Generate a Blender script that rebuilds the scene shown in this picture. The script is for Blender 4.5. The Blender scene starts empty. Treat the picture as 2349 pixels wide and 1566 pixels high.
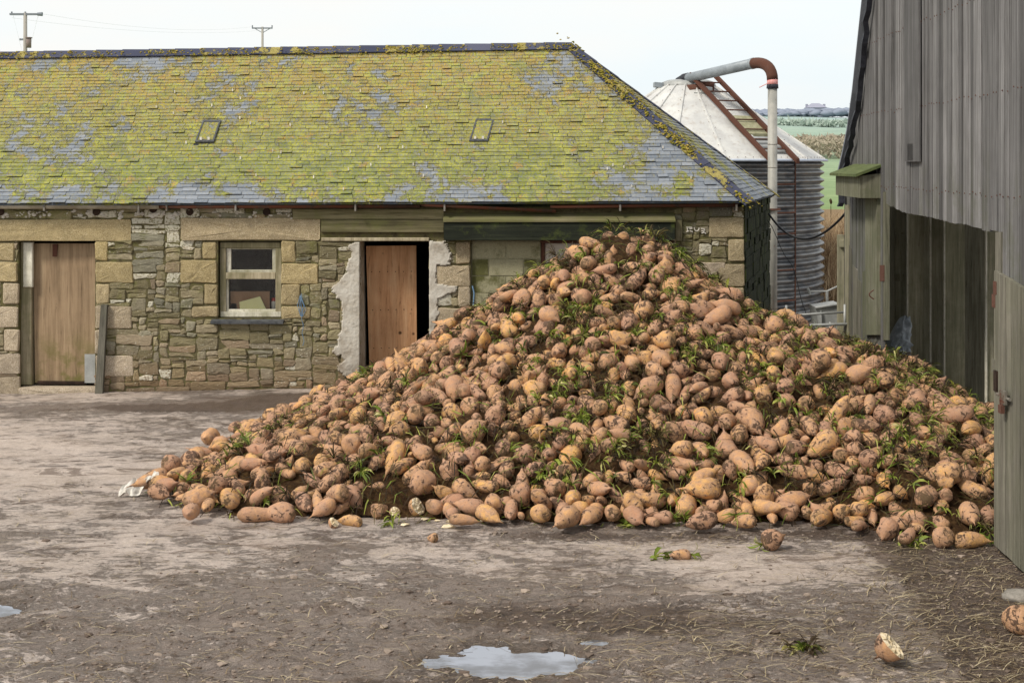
import bpy, bmesh, math, random
import numpy as np
from mathutils import Vector, Matrix, Euler, Quaternion
from mathutils import noise as mnoise

# ---------------------------------------------------------------- camera model
FPX, CX, HY, HC = 3000.0, 1174.5, 375.0, 3.0     # focal length in photo pixels, centre column, horizon row, eye height

def P(px, py, Y):
    """world point seen at photo pixel (px, py) at depth Y"""
    return Vector(((px - CX) * Y / FPX, Y, HC - (py - HY) * Y / FPX))

def G(px, py):
    """ground point under photo pixel"""
    Y = HC * FPX / (py - HY)
    return Vector(((px - CX) * Y / FPX, Y, 0.0))

WALL_Y = 17.05

# ---------------------------------------------------------------- heap shape
_HB = [(-3.45, 11.95), (-3.0, 11.35), (-2.45, 11.0), (-1.7, 10.95), (-0.9, 10.95), (0, 10.85), (0.8, 10.75), (1.7, 10.72), (2.5, 10.7), (3.0, 10.35),
       (3.5, 10.12), (3.75, 10.12), (4.3, 10.4), (4.9, 11.0), (5.2, 11.8), (5.4, 12.6), (5.4, 13.6), (5.2, 14.6), (-2.95, 14.0), (-2.78, 14.8), (-2.5, 15.7), (-2.25, 16.6), (-3.3, 12.6), (-3.1, 13.3)]
_HP = [(1.10, 14.8, 2.27), (0.55, 14.75, 1.96), (1.75, 14.75, 2.12), (2.15, 14.8, 1.80), (1.26, 16.9, 1.3), (0, 16.9, 0.85), (-1.2, 16.9, 0.35), (-2.1, 16.95, 0.0), (2.9, 16.9, 0.9),
       (2.62, 14.75, 1.33), (3.1, 14.4, 1.14), (3.75, 14.0, 1.02), (4.05, 13.2, 0.93), (4.35, 12.7, 0.68), (4.75, 12.0, 0.40), (4.4, 14.2, 0.85), (4.1, 15.6, 0.55), (3.4, 16.2, 0.6),
       (1.26, 13.2, 1.33), (1.26, 12.0, 0.74), (1.26, 11.3, 0.38), (2.6, 12.8, 1.05), (2.8, 11.6, 0.52), (3.6, 12.2, 0.80), (3.6, 11.1, 0.46), (0.2, 13.2, 1.14), (0, 12.0, 0.66), (0, 11.4, 0.36),
       (-0.5, 14.7, 1.28), (-1.6, 14.75, 0.62), (-1.0, 13.2, 0.82), (-1.2, 12.0, 0.52), (-1.3, 11.45, 0.30), (-2.1, 13.2, 0.5), (-2.3, 12.2, 0.34), (-2.9, 12.2, 0.16), (-2.4, 11.5, 0.16)]
_pts = np.array([(x, y) for x, y in _HB] + [(x, y) for x, y, z in _HP], dtype=float)
_val = np.array([0.0] * len(_HB) + [z for x, y, z in _HP])
_D = np.hypot(_pts[:, None, 0] - _pts[None, :, 0], _pts[:, None, 1] - _pts[None, :, 1])
_n = len(_pts)
_A = np.zeros((_n + 3, _n + 3)); _A[:_n, :_n] = -_D + 0.02 * np.eye(_n) * -1
_A[:_n, _n] = 1; _A[:_n, _n + 1:] = _pts; _A[_n, :_n] = 1; _A[_n + 1:, :_n] = _pts.T
_W = np.linalg.solve(_A, np.concatenate([_val, np.zeros(3)]))

def heap_h(x, y):
    x = np.asarray(x, float); y = np.asarray(y, float)
    d = np.hypot(x[..., None] - _pts[:, 0], y[..., None] - _pts[:, 1])
    return (-d) @ _W[:_n] + _W[_n] + _W[_n + 1] * x + _W[_n + 2] * y

# ---------------------------------------------------------------- beet shapes
BEETS = [  # half length, radius, taper (0 globe .. 1 pointed), crown flatness, lumpiness
    (0.115, 0.088, 0.45, 0.6, 0.7), (0.100, 0.090, 0.25, 0.7, 0.8), (0.145, 0.078, 0.70, 0.5, 0.6), (0.160, 0.074, 0.90, 0.4, 0.6),
    (0.140, 0.066, 0.50, 0.5, 0.9), (0.125, 0.094, 0.75, 0.6, 0.7), (0.085, 0.066, 0.50, 0.6, 1.0), (0.170, 0.070, 0.60, 0.5, 0.7),
    (0.110, 0.058, 0.85, 0.5, 0.8), (0.080, 0.052, 0.75, 0.5, 1.0), (0.140, 0.088, 0.60, 0.6, 1.2), (0.125, 0.080, 1.00, 0.5, 0.7)]

def beet_geometry(k, seg=20, rings=15, seed=0):
    """a root: local +Z is the crown, -Z the tip"""
    L, R, tp, cr, lump = BEETS[k]
    rnd = random.Random(100 + k + seed)
    off = Vector((rnd.uniform(-50, 50), rnd.uniform(-50, 50), rnd.uniform(-50, 50)))
    bend = rnd.uniform(-0.03, 0.03), rnd.uniform(-0.03, 0.03)
    vs, fs = [], []
    for i in range(rings + 1):
        t = i / rings                                  # 0 tip .. 1 crown
        a = math.pi * t
        z = -math.cos(a)
        r = math.sin(a) ** 0.85
        w = 1.0 - tp * 0.62 * max(0.0, -z * 0.5 + 0.35) ** 1.1
        if z < -0.72: r *= 1.0 - 0.35 * tp
        zz = z * L
        if z > 0: zz = L * (z - 0.16 * cr * z ** 3)
        if i == 0: zz -= 0.025 + 0.05 * tp * L / 0.15
        if i == rings: zz += 0.006
        for j in range(seg):
            if i in (0, rings) and j: continue
            th = 2 * math.pi * j / seg
            p = Vector((r * R * w * math.cos(th), r * R * w * math.sin(th), zz))
            q = p * 9.0 + off
            n = (mnoise.noise(q) * 0.20 + mnoise.noise(q * 2.4) * 0.11 + mnoise.noise(q * 6.0) * 0.045) * lump
            groove = 0.045 * math.sin(3 * th + off.x + 1.5 * z) * max(0, 0.5 - z) - 0.02 * math.cos(2 * th + off.y)
            s = 1.0 + (n + groove)
            p = Vector((p.x * s, p.y * s, p.z * (1 + 0.3 * n)))
            p.x += bend[0] * (z * z) ; p.y += bend[1] * z * z
            vs.append(p)
    def idx(i, j):
        if i == 0: return 0
        if i == rings: return 1 + (rings - 1) * seg
        return 1 + (i - 1) * seg + j % seg
    for i in range(rings):
        for j in range(seg):
            if i == 0: fs.append((0, idx(1, j + 1), idx(1, j)))
            elif i == rings - 1: fs.append((idx(i, j), idx(i, j + 1), idx(rings, 0)))
            else: fs.append((idx(i, j), idx(i, j + 1), idx(i + 1, j + 1), idx(i + 1, j)))
    return vs, fs

# ---------------------------------------------------------------- scene, helpers
SC = bpy.context.scene
COL = SC.collection
R = random.Random(7)

def lin(r, g, b, k=1.0):
    f = lambda c: ((c / 255 / 12.92) if c / 255 <= 0.04045 else ((c / 255 + 0.055) / 1.055) ** 2.4) * k
    return (f(r), f(g), f(b), 1.0)

class MB:
    """collects shapes that become ONE mesh object"""
    def __init__(s): s.v = []; s.f = []; s.t = []; s.vt = None; s.tone = (0.5, 0.5, 0.5, 1.0)
    def add(s, vs, fs, tone=None):
        b = len(s.v); s.v.extend([tuple(p) for p in vs]); t = tone or s.tone
        for f in fs: s.f.append(tuple(i + b for i in f)); s.t.append(t)
    def box(s, a, b, tone=None, rot=None, mid=None):
        vs = [Vector((x, y, z)) for x in (a[0], b[0]) for y in (a[1], b[1]) for z in (a[2], b[2])]
        if rot is not None:
            m = Vector(mid) if mid is not None else (Vector(a) + Vector(b)) / 2
            vs = [m + rot @ (v - m) for v in vs]
        s.add(vs, [(0, 1, 3, 2), (4, 6, 7, 5), (0, 4, 5, 1), (2, 3, 7, 6), (0, 2, 6, 4), (1, 5, 7, 3)], tone)
    def hexa(s, lo, hi, tone=None):
        """eight corners: lo ring of 4, hi ring of 4"""
        s.add(list(lo) + list(hi), [(3, 2, 1, 0), (4, 5, 6, 7), (0, 1, 5, 4), (1, 2, 6, 5), (2, 3, 7, 6), (3, 0, 4, 7)], tone)
    def tube(s, pts, r, seg=10, tone=None, cap=True):
        pts = [Vector(p) for p in pts]; n = len(pts); rr = r if isinstance(r, (list, tuple)) else [r] * n
        vs = []; up = None
        for i, p in enumerate(pts):
            d = (pts[min(i + 1, n - 1)] - pts[max(i - 1, 0)]).normalized()
            if up is None: up = d.orthogonal().normalized()
            up = (up - d * up.dot(d)).normalized(); sd = d.cross(up)
            for j in range(seg):
                a = 2 * math.pi * j / seg
                vs.append(p + (up * math.cos(a) + sd * math.sin(a)) * rr[i])
        fs = [(i * seg + j, i * seg + (j + 1) % seg, (i + 1) * seg + (j + 1) % seg, (i + 1) * seg + j) for i in range(n - 1) for j in range(seg)]
        if cap: fs += [tuple(range(seg))[::-1], tuple(range((n - 1) * seg, n * seg))]
        s.add(vs, fs, tone)
    def lathe(s, prof, c, seg=48, tone=None, a0=0.0, a1=2 * math.pi):
        full = abs(a1 - a0 - 2 * math.pi) < 1e-6; m = seg if full else seg + 1
        vs = [(c[0] + r * math.sin(a0 + (a1 - a0) * j / seg), c[1] - r * math.cos(a0 + (a1 - a0) * j / seg), z) for r, z in prof for j in range(m)]
        fs = [(i * m + j, i * m + (j + 1) % m, (i + 1) * m + (j + 1) % m, (i + 1) * m + j) for i in range(len(prof) - 1) for j in range(seg)]
        s.add(vs, fs, tone)
    def blob(s, c, r, squash=(1, 1, 1), jit=0.25, tone=None, rnd=None):
        rnd = rnd or R
        c = Vector(c)
        vs = [c + Vector((v[0] * squash[0], v[1] * squash[1], v[2] * squash[2])) * r * (1 + rnd.uniform(-jit, jit)) for v in ICO_V]
        s.add(vs, ICO_F, tone)
    def build(s, name, mat, parent=None, smooth=False):
        me = bpy.data.meshes.new(name); me.from_pydata(s.v, [], s.f)
        if s.vt is not None:
            at = me.color_attributes.new('tone', 'FLOAT_COLOR', 'POINT'); arr = np.array(s.vt, dtype=np.float32)
        else:
            at = me.color_attributes.new('tone', 'FLOAT_COLOR', 'CORNER')
            cnt = np.array([len(f) for f in s.f]); arr = np.repeat(np.array(s.t, dtype=np.float32), cnt, axis=0)
        at.data.foreach_set('color', arr.ravel())
        me.materials.append(mat)
        if smooth: me.polygons.foreach_set('use_smooth', [True] * len(me.polygons))
        me.update()
        o = bpy.data.objects.new(name, me); COL.objects.link(o)
        if parent is not None:
            o.parent = parent
            o.matrix_parent_inverse = Matrix.Translation(-parent.location)
        return o

def _ico():
    bm = bmesh.new(); bmesh.ops.create_icosphere(bm, subdivisions=1, radius=1.0)
    v = [tuple(x.co) for x in bm.verts]; f = [tuple(y.index for y in x.verts) for x in bm.faces]; bm.free()
    return v, f
ICO_V, ICO_F = _ico()

def tag(o, label=None, cat=None, group=None, kind=None):
    if label: o['label'] = label
    if cat: o['category'] = cat
    if group: o['group'] = group
    if kind: o['kind'] = kind
    return o

def thing(name, label, cat, loc, group=None):
    o = bpy.data.objects.new(name, None); COL.objects.link(o); o.location = loc; o.empty_display_size = 0.2
    return tag(o, label, cat, group)

# ---------------------------------------------------------------- material mini language
class Mat:
    def __init__(s, name):
        s.m = bpy.data.materials.new(name); s.m.use_nodes = True; s.nt = s.m.node_tree
        s.nt.nodes.clear()
        s.out = s.n('ShaderNodeOutputMaterial'); s.b = s.n('ShaderNodeBsdfPrincipled')
        s.nt.links.new(s.b.outputs[0], s.out.inputs[0])
    def n(s, t, **k):
        x = s.nt.nodes.new(t)
        for a, v in k.items(): setattr(x, a, v)
        return x
    def put(s, sock, v):
        if v is None: return
        if hasattr(v, 'is_output'): s.nt.links.new(v, sock)
        else:
            if isinstance(v, (int, float)) and sock.type in ('RGBA', 'VECTOR'):
                v = (v, v, v, 1.0) if sock.type == 'RGBA' else (v, v, v)
            sock.default_value = v
    def pos(s, scale=(1, 1, 1), obj=False, rot=(0, 0, 0)):
        o = s.n('ShaderNodeTexCoord').outputs['Object'] if obj else s.n('ShaderNodeNewGeometry').outputs['Position']
        mp = s.n('ShaderNodeMapping'); s.nt.links.new(o, mp.inputs['Vector']); mp.inputs['Scale'].default_value = scale; mp.inputs['Rotation'].default_value = rot
        return mp.outputs[0]
    def noise(s, vec, scale, detail=4, rough=0.55, dist=0.0):
        x = s.n('ShaderNodeTexNoise'); s.put(x.inputs['Vector'], vec); x.inputs['Scale'].default_value = scale
        x.inputs['Detail'].default_value = detail; x.inputs['Roughness'].default_value = rough; x.inputs['Distortion'].default_value = dist
        return x.outputs[0]
    def vor(s, vec, scale, feature='F1', out='Distance'):
        x = s.n('ShaderNodeTexVoronoi', feature=feature); s.put(x.inputs['Vector'], vec); x.inputs['Scale'].default_value = scale
        return x.outputs[out]
    def math(s, op, a, b=0.0, c=None, clamp=False):
        x = s.n('ShaderNodeMath', operation=op, use_clamp=clamp); s.put(x.inputs[0], a); s.put(x.inputs[1], b)
        if c is not None: s.put(x.inputs[2], c)
        return x.outputs[0]
    def step(s, v, a, b):
        x = s.n('ShaderNodeMapRange', interpolation_type='SMOOTHSTEP'); s.put(x.inputs[0], v); s.put(x.inputs[1], a); s.put(x.inputs[2], b)
        return x.outputs[0]
    def ramp(s, fac, stops):
        x = s.n('ShaderNodeValToRGB'); s.put(x.inputs[0], fac); e = x.color_ramp.elements
        while len(e) < len(stops): e.new(0.5)
        for q, (p, c) in zip(e, stops): q.position = p; q.color = c
        return x.outputs[0]
    def mix(s, fac, a, b, mode='MIX'):
        x = s.n('ShaderNodeMix', data_type='RGBA', blend_type=mode)
        s.put(x.inputs[0], fac); s.put(x.inputs[6], a); s.put(x.inputs[7], b)
        return x.outputs[2]
    def tone(s):
        x = s.n('ShaderNodeAttribute'); x.attribute_name = 'tone'
        sp = s.n('ShaderNodeSeparateColor'); s.nt.links.new(x.outputs['Color'], sp.inputs[0])
        return x.outputs['Color'], sp.outputs[0], sp.outputs[1], sp.outputs[2]
    def xyz(s, vec):
        x = s.n('ShaderNodeSeparateXYZ'); s.put(x.inputs[0], vec); return x.outputs
    def bump(s, h, strength=0.5, dist=0.02):
        x = s.n('ShaderNodeBump'); s.put(x.inputs['Height'], h); x.inputs['Strength'].default_value = strength; x.inputs['Distance'].default_value = dist
        s.nt.links.new(x.outputs[0], s.b.inputs['Normal'])
    def done(s, col, rough=0.85, spec=0.3, metal=0.0):
        s.put(s.b.inputs['Base Color'], col); s.put(s.b.inputs['Roughness'], rough); s.put(s.b.inputs['Specular IOR Level'], spec); s.put(s.b.inputs['Metallic'], metal)
        return s.m

def scale_col(m, col, fac):
    """multiply a colour by a scalar socket/number"""
    x = m.n('ShaderNodeMix', data_type='RGBA', blend_type='MULTIPLY'); x.inputs[0].default_value = 1.0
    m.put(x.inputs[6], col)
    cc = m.n('ShaderNodeCombineColor')
    for i in range(3): m.put(cc.inputs[i], fac)
    m.nt.links.new(cc.outputs[0], x.inputs[7])
    return x.outputs[2]

M = {}

# ---------------------------------------------------------------- materials
def m_stone():
    m = Mat('rubble_stone'); p = m.pos(); c, tr, tg, tb = m.tone()
    z = m.xyz(p)[2]
    n1 = m.noise(p, 9, 6, 0.65); n2 = m.noise(p, 45, 5, 0.7); n3 = m.noise(m.pos((1, 1, 5)), 14, 5, 0.7)
    base = m.ramp(tr, [(0.0, lin(106, 99, 76)), (0.3, lin(122, 114, 88)), (0.55, lin(132, 122, 100)), (0.8, lin(116, 113, 98)), (1.0, lin(138, 120, 98))])
    base = scale_col(m, base, m.math('MULTIPLY_ADD', tb, 0.6, 0.70))
    base = scale_col(m, base, m.math('MULTIPLY_ADD', n3, 0.9, 0.62))
    base = scale_col(m, base, m.math('MULTIPLY_ADD', n2, 0.8, 0.6))
    damp = m.math('MULTIPLY', m.step(m.math('ADD', z, m.math('MULTIPLY', n1, 0.5)), 0.95, 0.35), 0.75)
    base = m.mix(damp, base, m.mix(0.5, base, lin(120, 88, 66)))
    gr = m.math('MULTIPLY', m.step(m.math('ADD', m.noise(p, 3.2, 6, 0.7), m.math('MULTIPLY', m.math('ADD', z, -1.2), 0.10)), 0.52, 0.72), 0.5)
    base = m.mix(gr, base, lin(96, 98, 44))
    li = m.math('MULTIPLY', m.step(m.math('ADD', m.noise(p, 38, 5, 0.75), m.math('MULTIPLY', tg, 0.22)), 0.63, 0.72), 0.75)
    base = m.mix(li, base, lin(196, 192, 176))
    bl = m.step(z, 0.16, 0.0)
    base = m.mix(m.math('MULTIPLY', bl, 0.55), base, lin(66, 52, 40))
    m.bump(m.math('ADD', m.math('MULTIPLY', n3, 1.0), m.math('MULTIPLY', n2, 0.6)), 0.8, 0.02)
    return m.done(scale_col(m, base, 1.3), 0.92, 0.2)

def m_mortar():
    m = Mat('earth_mortar'); p = m.pos(); n = m.noise(p, 12, 6, 0.7)
    c = m.ramp(n, [(0.3, lin(66, 60, 44)), (0.5, lin(102, 95, 70)), (0.62, lin(104, 102, 62)), (0.75, lin(140, 130, 104))])
    m.bump(m.noise(p, 60, 5, 0.7), 0.7, 0.015)
    return m.done(c, 0.95, 0.1)

def m_granite():
    m = Mat('granite_block'); p = m.pos(); c, tr, tg, tb = m.tone()
    n = m.noise(p, 120, 4, 0.7); n2 = m.noise(p, 6, 6, 0.7); n3 = m.noise(p, 32, 5, 0.7)
    base = m.ramp(n, [(0.32, lin(92, 80, 50)), (0.46, lin(150, 134, 94)), (0.58, lin(172, 156, 116)), (0.72, lin(208, 200, 176))])
    base = m.mix(tg, base, m.ramp(n, [(0.32, lin(104, 92, 80)), (0.5, lin(160, 146, 128)), (0.72, lin(206, 198, 186))]))
    base = scale_col(m, base, m.math('MULTIPLY_ADD', n2, 1.0, 0.52))
    base = m.mix(m.math('MULTIPLY', m.step(n3, 0.56, 0.7), 0.4), base, lin(110, 102, 52))
    base = scale_col(m, base, m.math('MULTIPLY_ADD', tr, 0.35, 0.82))
    m.bump(m.math('ADD', n, m.math('MULTIPLY', n3, 1.5)), 0.6, 0.012)
    return m.done(scale_col(m, base, 1.2), 0.9, 0.2)

def m_render():
    m = Mat('old_render'); p = m.pos(); n = m.noise(p, 5, 7, 0.7); n2 = m.noise(p, 40, 5, 0.7); z = m.xyz(p)[2]
    c = m.ramp(n, [(0.28, lin(150, 138, 120)), (0.5, lin(196, 190, 178)), (0.7, lin(214, 210, 200))])
    c = m.mix(m.math('MULTIPLY', m.step(m.math('ADD', z, m.math('MULTIPLY', n, 0.6)), 1.1, 0.4), 0.6), c, lin(120, 104, 84))
    c = m.mix(m.math('MULTIPLY', m.step(n2, 0.6, 0.75), 0.4), c, lin(120, 114, 84))
    m.bump(m.math('ADD', n2, n), 0.5, 0.012)
    return m.done(c, 0.95, 0.15)

def m_slate():
    m = Mat('mossy_slate'); p = m.pos(); c, tr, tg, tb = m.tone()
    z = m.xyz(p)[2]; x = m.xyz(p)[0]
    big = m.noise(p, 0.75, 4, 0.6); mid = m.noise(p, 3.0, 6, 0.7, 0.4); fin = m.noise(m.pos((1, 1, 1.0)), 11, 7, 0.8, 1.0); vf = m.noise(p, 48, 5, 0.75)
    s1 = m.mix(tr, lin(104, 112, 122), lin(136, 142, 150))
    s1 = scale_col(m, s1, m.math('MULTIPLY_ADD', m.noise(m.pos((1, 1, 0.4)), 30, 5, 0.7), 0.7, 0.62))
    s1 = m.mix(m.math('MULTIPLY', m.step(vf, 0.53, 0.66), 0.5), s1, lin(166, 156, 128))
    hgt = m.step(z, 2.55, 3.05)
    cover = m.math('ADD', m.math('MULTIPLY', big, 0.85), m.math('MULTIPLY', mid, 0.58))
    cover = m.math('ADD', cover, m.math('MULTIPLY', fin, 0.78))
    cover = m.math('ADD', cover, m.math('MULTIPLY', m.math('ADD', tg, -0.5), 0.03))
    cover = m.math('ADD', cover, m.math('MULTIPLY', hgt, 0.13))
    # thinner near the right-hand hip, thicker in the middle
    cover = m.math('ADD', cover, m.math('MULTIPLY', m.step(x, 0.4, 2.6), -0.075))
    cover = m.math('ADD', cover, m.math('MULTIPLY', m.step(m.math('ABSOLUTE', m.math('ADD', x, 1.0)), 2.4, 0.2), 0.05))
    mask = m.step(cover, 1.135, 1.18)
    edge = m.math('SUBTRACT', m.step(cover, 1.10, 1.135), m.step(cover, 1.18, 1.24))
    moss = m.mix(m.step(m.math('ADD', z, m.math('MULTIPLY', mid, 1.6)), 3.5, 5.2), lin(132, 138, 46), lin(168, 144, 56))
    moss = m.mix(m.step(m.noise(p, 7, 5, 0.7), 0.44, 0.62), moss, lin(168, 166, 60))
    moss = m.mix(m.math('MULTIPLY', m.step(m.noise(p, 4.2, 5, 0.7), 0.52, 0.66), 0.6), moss, lin(112, 120, 50))
    moss = m.mix(m.math('MULTIPLY', m.step(m.noise(p, 5.1, 5, 0.75), 0.56, 0.64), 0.7), moss, lin(176, 138, 62))
    moss = scale_col(m, moss, m.math('MULTIPLY_ADD', vf, 1.0, 0.52))
    moss = scale_col(m, moss, m.math('MULTIPLY_ADD', fin, 0.9, 0.55))
    col = m.mix(m.math('MULTIPLY', edge, 0.45), s1, lin(176, 166, 118))
    col = m.mix(m.math('MULTIPLY', mask, m.math('MULTIPLY_ADD', m.step(vf, 0.40, 0.56), 0.68, 0.28)), col, moss)
    h = m.math('ADD', m.math('MULTIPLY', mask, m.math('MULTIPLY_ADD', vf, 1.6, 0.3)), m.math('MULTIPLY', vf, 0.3))
    m.bump(h, 0.8, 0.015)
    return m.done(scale_col(m, col, 1.12), 0.85, 0.25)

def m_ridge():
    m = Mat('clay_ridge_tile'); p = m.pos(); c, tr, tg, tb = m.tone()
    n = m.noise(p, 5.5, 6, 0.7, 0.4); vf = m.noise(p, 50, 5, 0.7)
    base = m.mix(tr, lin(58, 62, 82), lin(86, 88, 106))
    mk = m.step(m.math('ADD', n, m.math('MULTIPLY', m.math('ADD', tg, -0.5), 0.2)), 0.56, 0.60)
    mo = scale_col(m, m.mix(m.noise(p, 8, 3), lin(140, 130, 60), lin(178, 164, 104)), m.math('MULTIPLY_ADD', vf, 1.3, 0.35))
    m.bump(m.math('ADD', m.math('MULTIPLY', mk, vf), m.math('MULTIPLY', vf, 0.2)), 0.9, 0.02)
    return m.done(m.mix(mk, base, mo), 0.8, 0.3)

def m_moss():
    m = Mat('moss_clump'); p = m.pos(); c, tr, tg, tb = m.tone(); n = m.noise(p, 40, 5, 0.75)
    col = m.mix(tr, lin(122, 122, 40), lin(176, 156, 84))
    m.bump(n, 1.0, 0.02)
    return m.done(scale_col(m, col, m.math('MULTIPLY_ADD', n, 1.5, 0.3)), 0.95, 0.05)

def wood(name, stops, grain=(14, 14, 0.9), green=0.0, gcol=lin(86, 96, 58), horizontal=False, knots=0.0, spec=0.15, gz=None, contrast=1.0):
    m = Mat(name); c, tr, tg, tb = m.tone()
    g = (grain[2], grain[1], grain[0]) if horizontal else grain
    p = m.pos(g); q = m.pos()
    off = m.n('ShaderNodeVectorMath', operation='ADD'); m.put(off.inputs[0], p); m.put(off.inputs[1], c)
    sc = m.n('ShaderNodeVectorMath', operation='SCALE'); m.put(sc.inputs[0], c); sc.inputs['Scale'].default_value = 23.0; m.put(off.inputs[1], sc.outputs[0])
    a = m.noise(off.outputs[0], 1.0, 6, 0.62, 0.35); b = m.noise(off.outputs[0], 4.5, 5, 0.7)
    blot = m.noise(q, 2.2, 5, 0.6)
    col = m.ramp(m.math('ADD', m.math('MULTIPLY', a, 0.65), m.math('MULTIPLY', b, 0.35)), stops)
    col = scale_col(m, col, m.math('MULTIPLY_ADD', tr, 0.62 * contrast, 1.0 - 0.31 * contrast))
    col = scale_col(m, col, m.math('MULTIPLY_ADD', blot, 0.7, 0.65))
    crack = m.step(b, 0.39, 0.33)
    col = scale_col(m, col, m.math('MULTIPLY_ADD', crack, -0.45, 1.0))
    if green:
        gm = m.math('MULTIPLY', m.step(m.math('ADD', m.noise(q, 3.0, 6, 0.7), m.math('MULTIPLY', tg, 0.3)), 0.56, 0.76), green)
        if gz is not None: gm = m.math('MULTIPLY', gm, m.step(m.xyz(q)[2], gz[0], gz[1]))
        col = m.mix(gm, col, gcol)
    if knots:
        v = m.vor(m.pos((5, 5, 5)), 1.0)
        col = m.mix(m.math('MULTIPLY', m.step(v, 0.16, 0.05), knots), col, lin(60, 36, 20))
    m.bump(m.math('ADD', b, m.math('MULTIPLY', a, 0.5)), 0.5, 0.01)
    return m.done(col, 0.85, spec)

def metal(name, a, b, rust=0.3, rcol=lin(96, 52, 34), rough=0.6, metalv=0.2, scale=4.0, stain=False, k=1.0):
    m = Mat(name); p = m.pos(); c, tr, tg, tb = m.tone()
    n = m.noise(p, scale, 6, 0.65); f = m.noise(p, scale * 9, 5, 0.7); st = m.noise(m.pos((6, 6, 0.35)), 1.6, 5, 0.7)
    col = m.mix(m.step(n, 0.35, 0.65), a, b)
    if stain: col = m.mix(m.math('MULTIPLY', m.step(st, 0.5, 0.72), 0.35), col, lin(130, 104, 76))
    mk = m.step(m.math('ADD', m.math('ADD', m.math('MULTIPLY', n, 0.6), m.math('MULTIPLY', f, 0.4)), m.math('MULTIPLY', m.math('ADD', tg, -0.5), 0.5)), 0.66 - rust * 0.3, 0.72 - rust * 0.3)
    rc = m.mix(f, scale_col(m, rcol, 0.6), scale_col(m, rcol, 1.3))
    col = m.mix(mk, col, rc)
    m.bump(f, 0.25, 0.006)
    return m.done(scale_col(m, col, k), m.math('MULTIPLY_ADD', mk, 0.3, rough), 0.4, metalv)

def m_beet():
    m = Mat('muddy_root_skin'); oi = m.n('ShaderNodeObjectInfo').outputs['Random']; c, tr, tg, tb = m.tone()
    w = m.pos(); rnd = m.math('FRACT', m.math('ADD', tr, oi))
    n1 = m.noise(w, 9, 4, 0.55, 0.5); n2 = m.noise(w, 24, 6, 0.70, 0.8); n3 = m.noise(w, 95, 5, 0.75); n4 = m.noise(w, 13, 5, 0.62, 0.9)
    skin = m.ramp(m.math('ADD', m.math('MULTIPLY', n1, 0.55), m.math('MULTIPLY', rnd, 0.45)),
                  [(0.20, lin(160, 118, 94)), (0.38, lin(176, 134, 102)), (0.56, lin(190, 146, 102)), (0.70, lin(206, 160, 94)), (0.86, lin(206, 138, 74))])
    skin = m.mix(m.math('MULTIPLY', m.step(n4, 0.48, 0.64), 0.55), skin, lin(172, 142, 116))
    skin = scale_col(m, skin, m.math('MULTIPLY_ADD', n3, 0.7, 0.66))
    v = m.math('ADD', m.math('ADD', m.math('MULTIPLY', n2, 0.55), m.math('MULTIPLY', n4, 0.5)), m.math('MULTIPLY', m.math('ADD', tg, -0.5), 0.24))
    film = m.math('MULTIPLY', m.step(v, 0.36, 0.56), 0.62)
    skin = m.mix(film, skin, lin(154, 124, 106))
    mud = m.step(v, 0.565, 0.60)
    mc = m.mix(n3, lin(48, 37, 30), lin(112, 89, 74))
    col = m.mix(m.math('MULTIPLY', mud, 0.92), skin, mc)
    col = m.mix(m.math('MULTIPLY', m.step(m.noise(m.pos((1, 1, 1)), 55, 3, 0.6, 2.5), 0.62, 0.66), 0.5), col, lin(70, 52, 40))
    col = m.mix(m.math('MULTIPLY', m.math('MULTIPLY', tb, m.step(n2, 0.36, 0.52)), 0.7), col, m.mix(n3, lin(66, 52, 36), lin(128, 106, 76)))
    m.bump(m.math('ADD', m.math('MULTIPLY', mud, m.math('MULTIPLY_ADD', n3, 0.9, 0.4)), m.math('ADD', m.math('MULTIPLY', n2, 0.9), m.math('MULTIPLY', n3, 0.25))), 0.8, 0.016)
    return m.done(scale_col(m, col, 1.22), m.math('MULTIPLY_ADD', n2, 0.4, 0.5), 0.22)

def m_leaf(name, stops, rough=0.5):
    m = Mat(name); c, tr, tg, tb = m.tone(); p = m.pos(); n = m.noise(p, 25, 4)
    col = m.ramp(tr, stops)
    col = scale_col(m, col, m.math('MULTIPLY_ADD', n, 0.9, 0.55))
    m.done(col, rough, 0.35)
    tr_ = m.n('ShaderNodeBsdfTranslucent'); m.put(tr_.inputs[0], col)
    mx = m.n('ShaderNodeMixShader'); mx.inputs[0].default_value = 0.25
    m.nt.links.new(m.b.outputs[0], mx.inputs[1]); m.nt.links.new(tr_.outputs[0], mx.inputs[2]); m.nt.links.new(mx.outputs[0], m.out.inputs[0])
    return m.m

def m_soil():
    m = Mat('dark_soil'); p = m.pos(); n = m.noise(p, 16, 6, 0.75); f = m.noise(p, 70, 5, 0.75)
    col = m.ramp(n, [(0.3, lin(44, 32, 22)), (0.5, lin(84, 62, 42)), (0.7, lin(116, 92, 58))])
    m.bump(m.math('ADD', n, f), 1.0, 0.04)
    return m.done(scale_col(m, col, m.math('MULTIPLY_ADD', f, 1.0, 0.5)), 0.95, 0.1)

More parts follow.
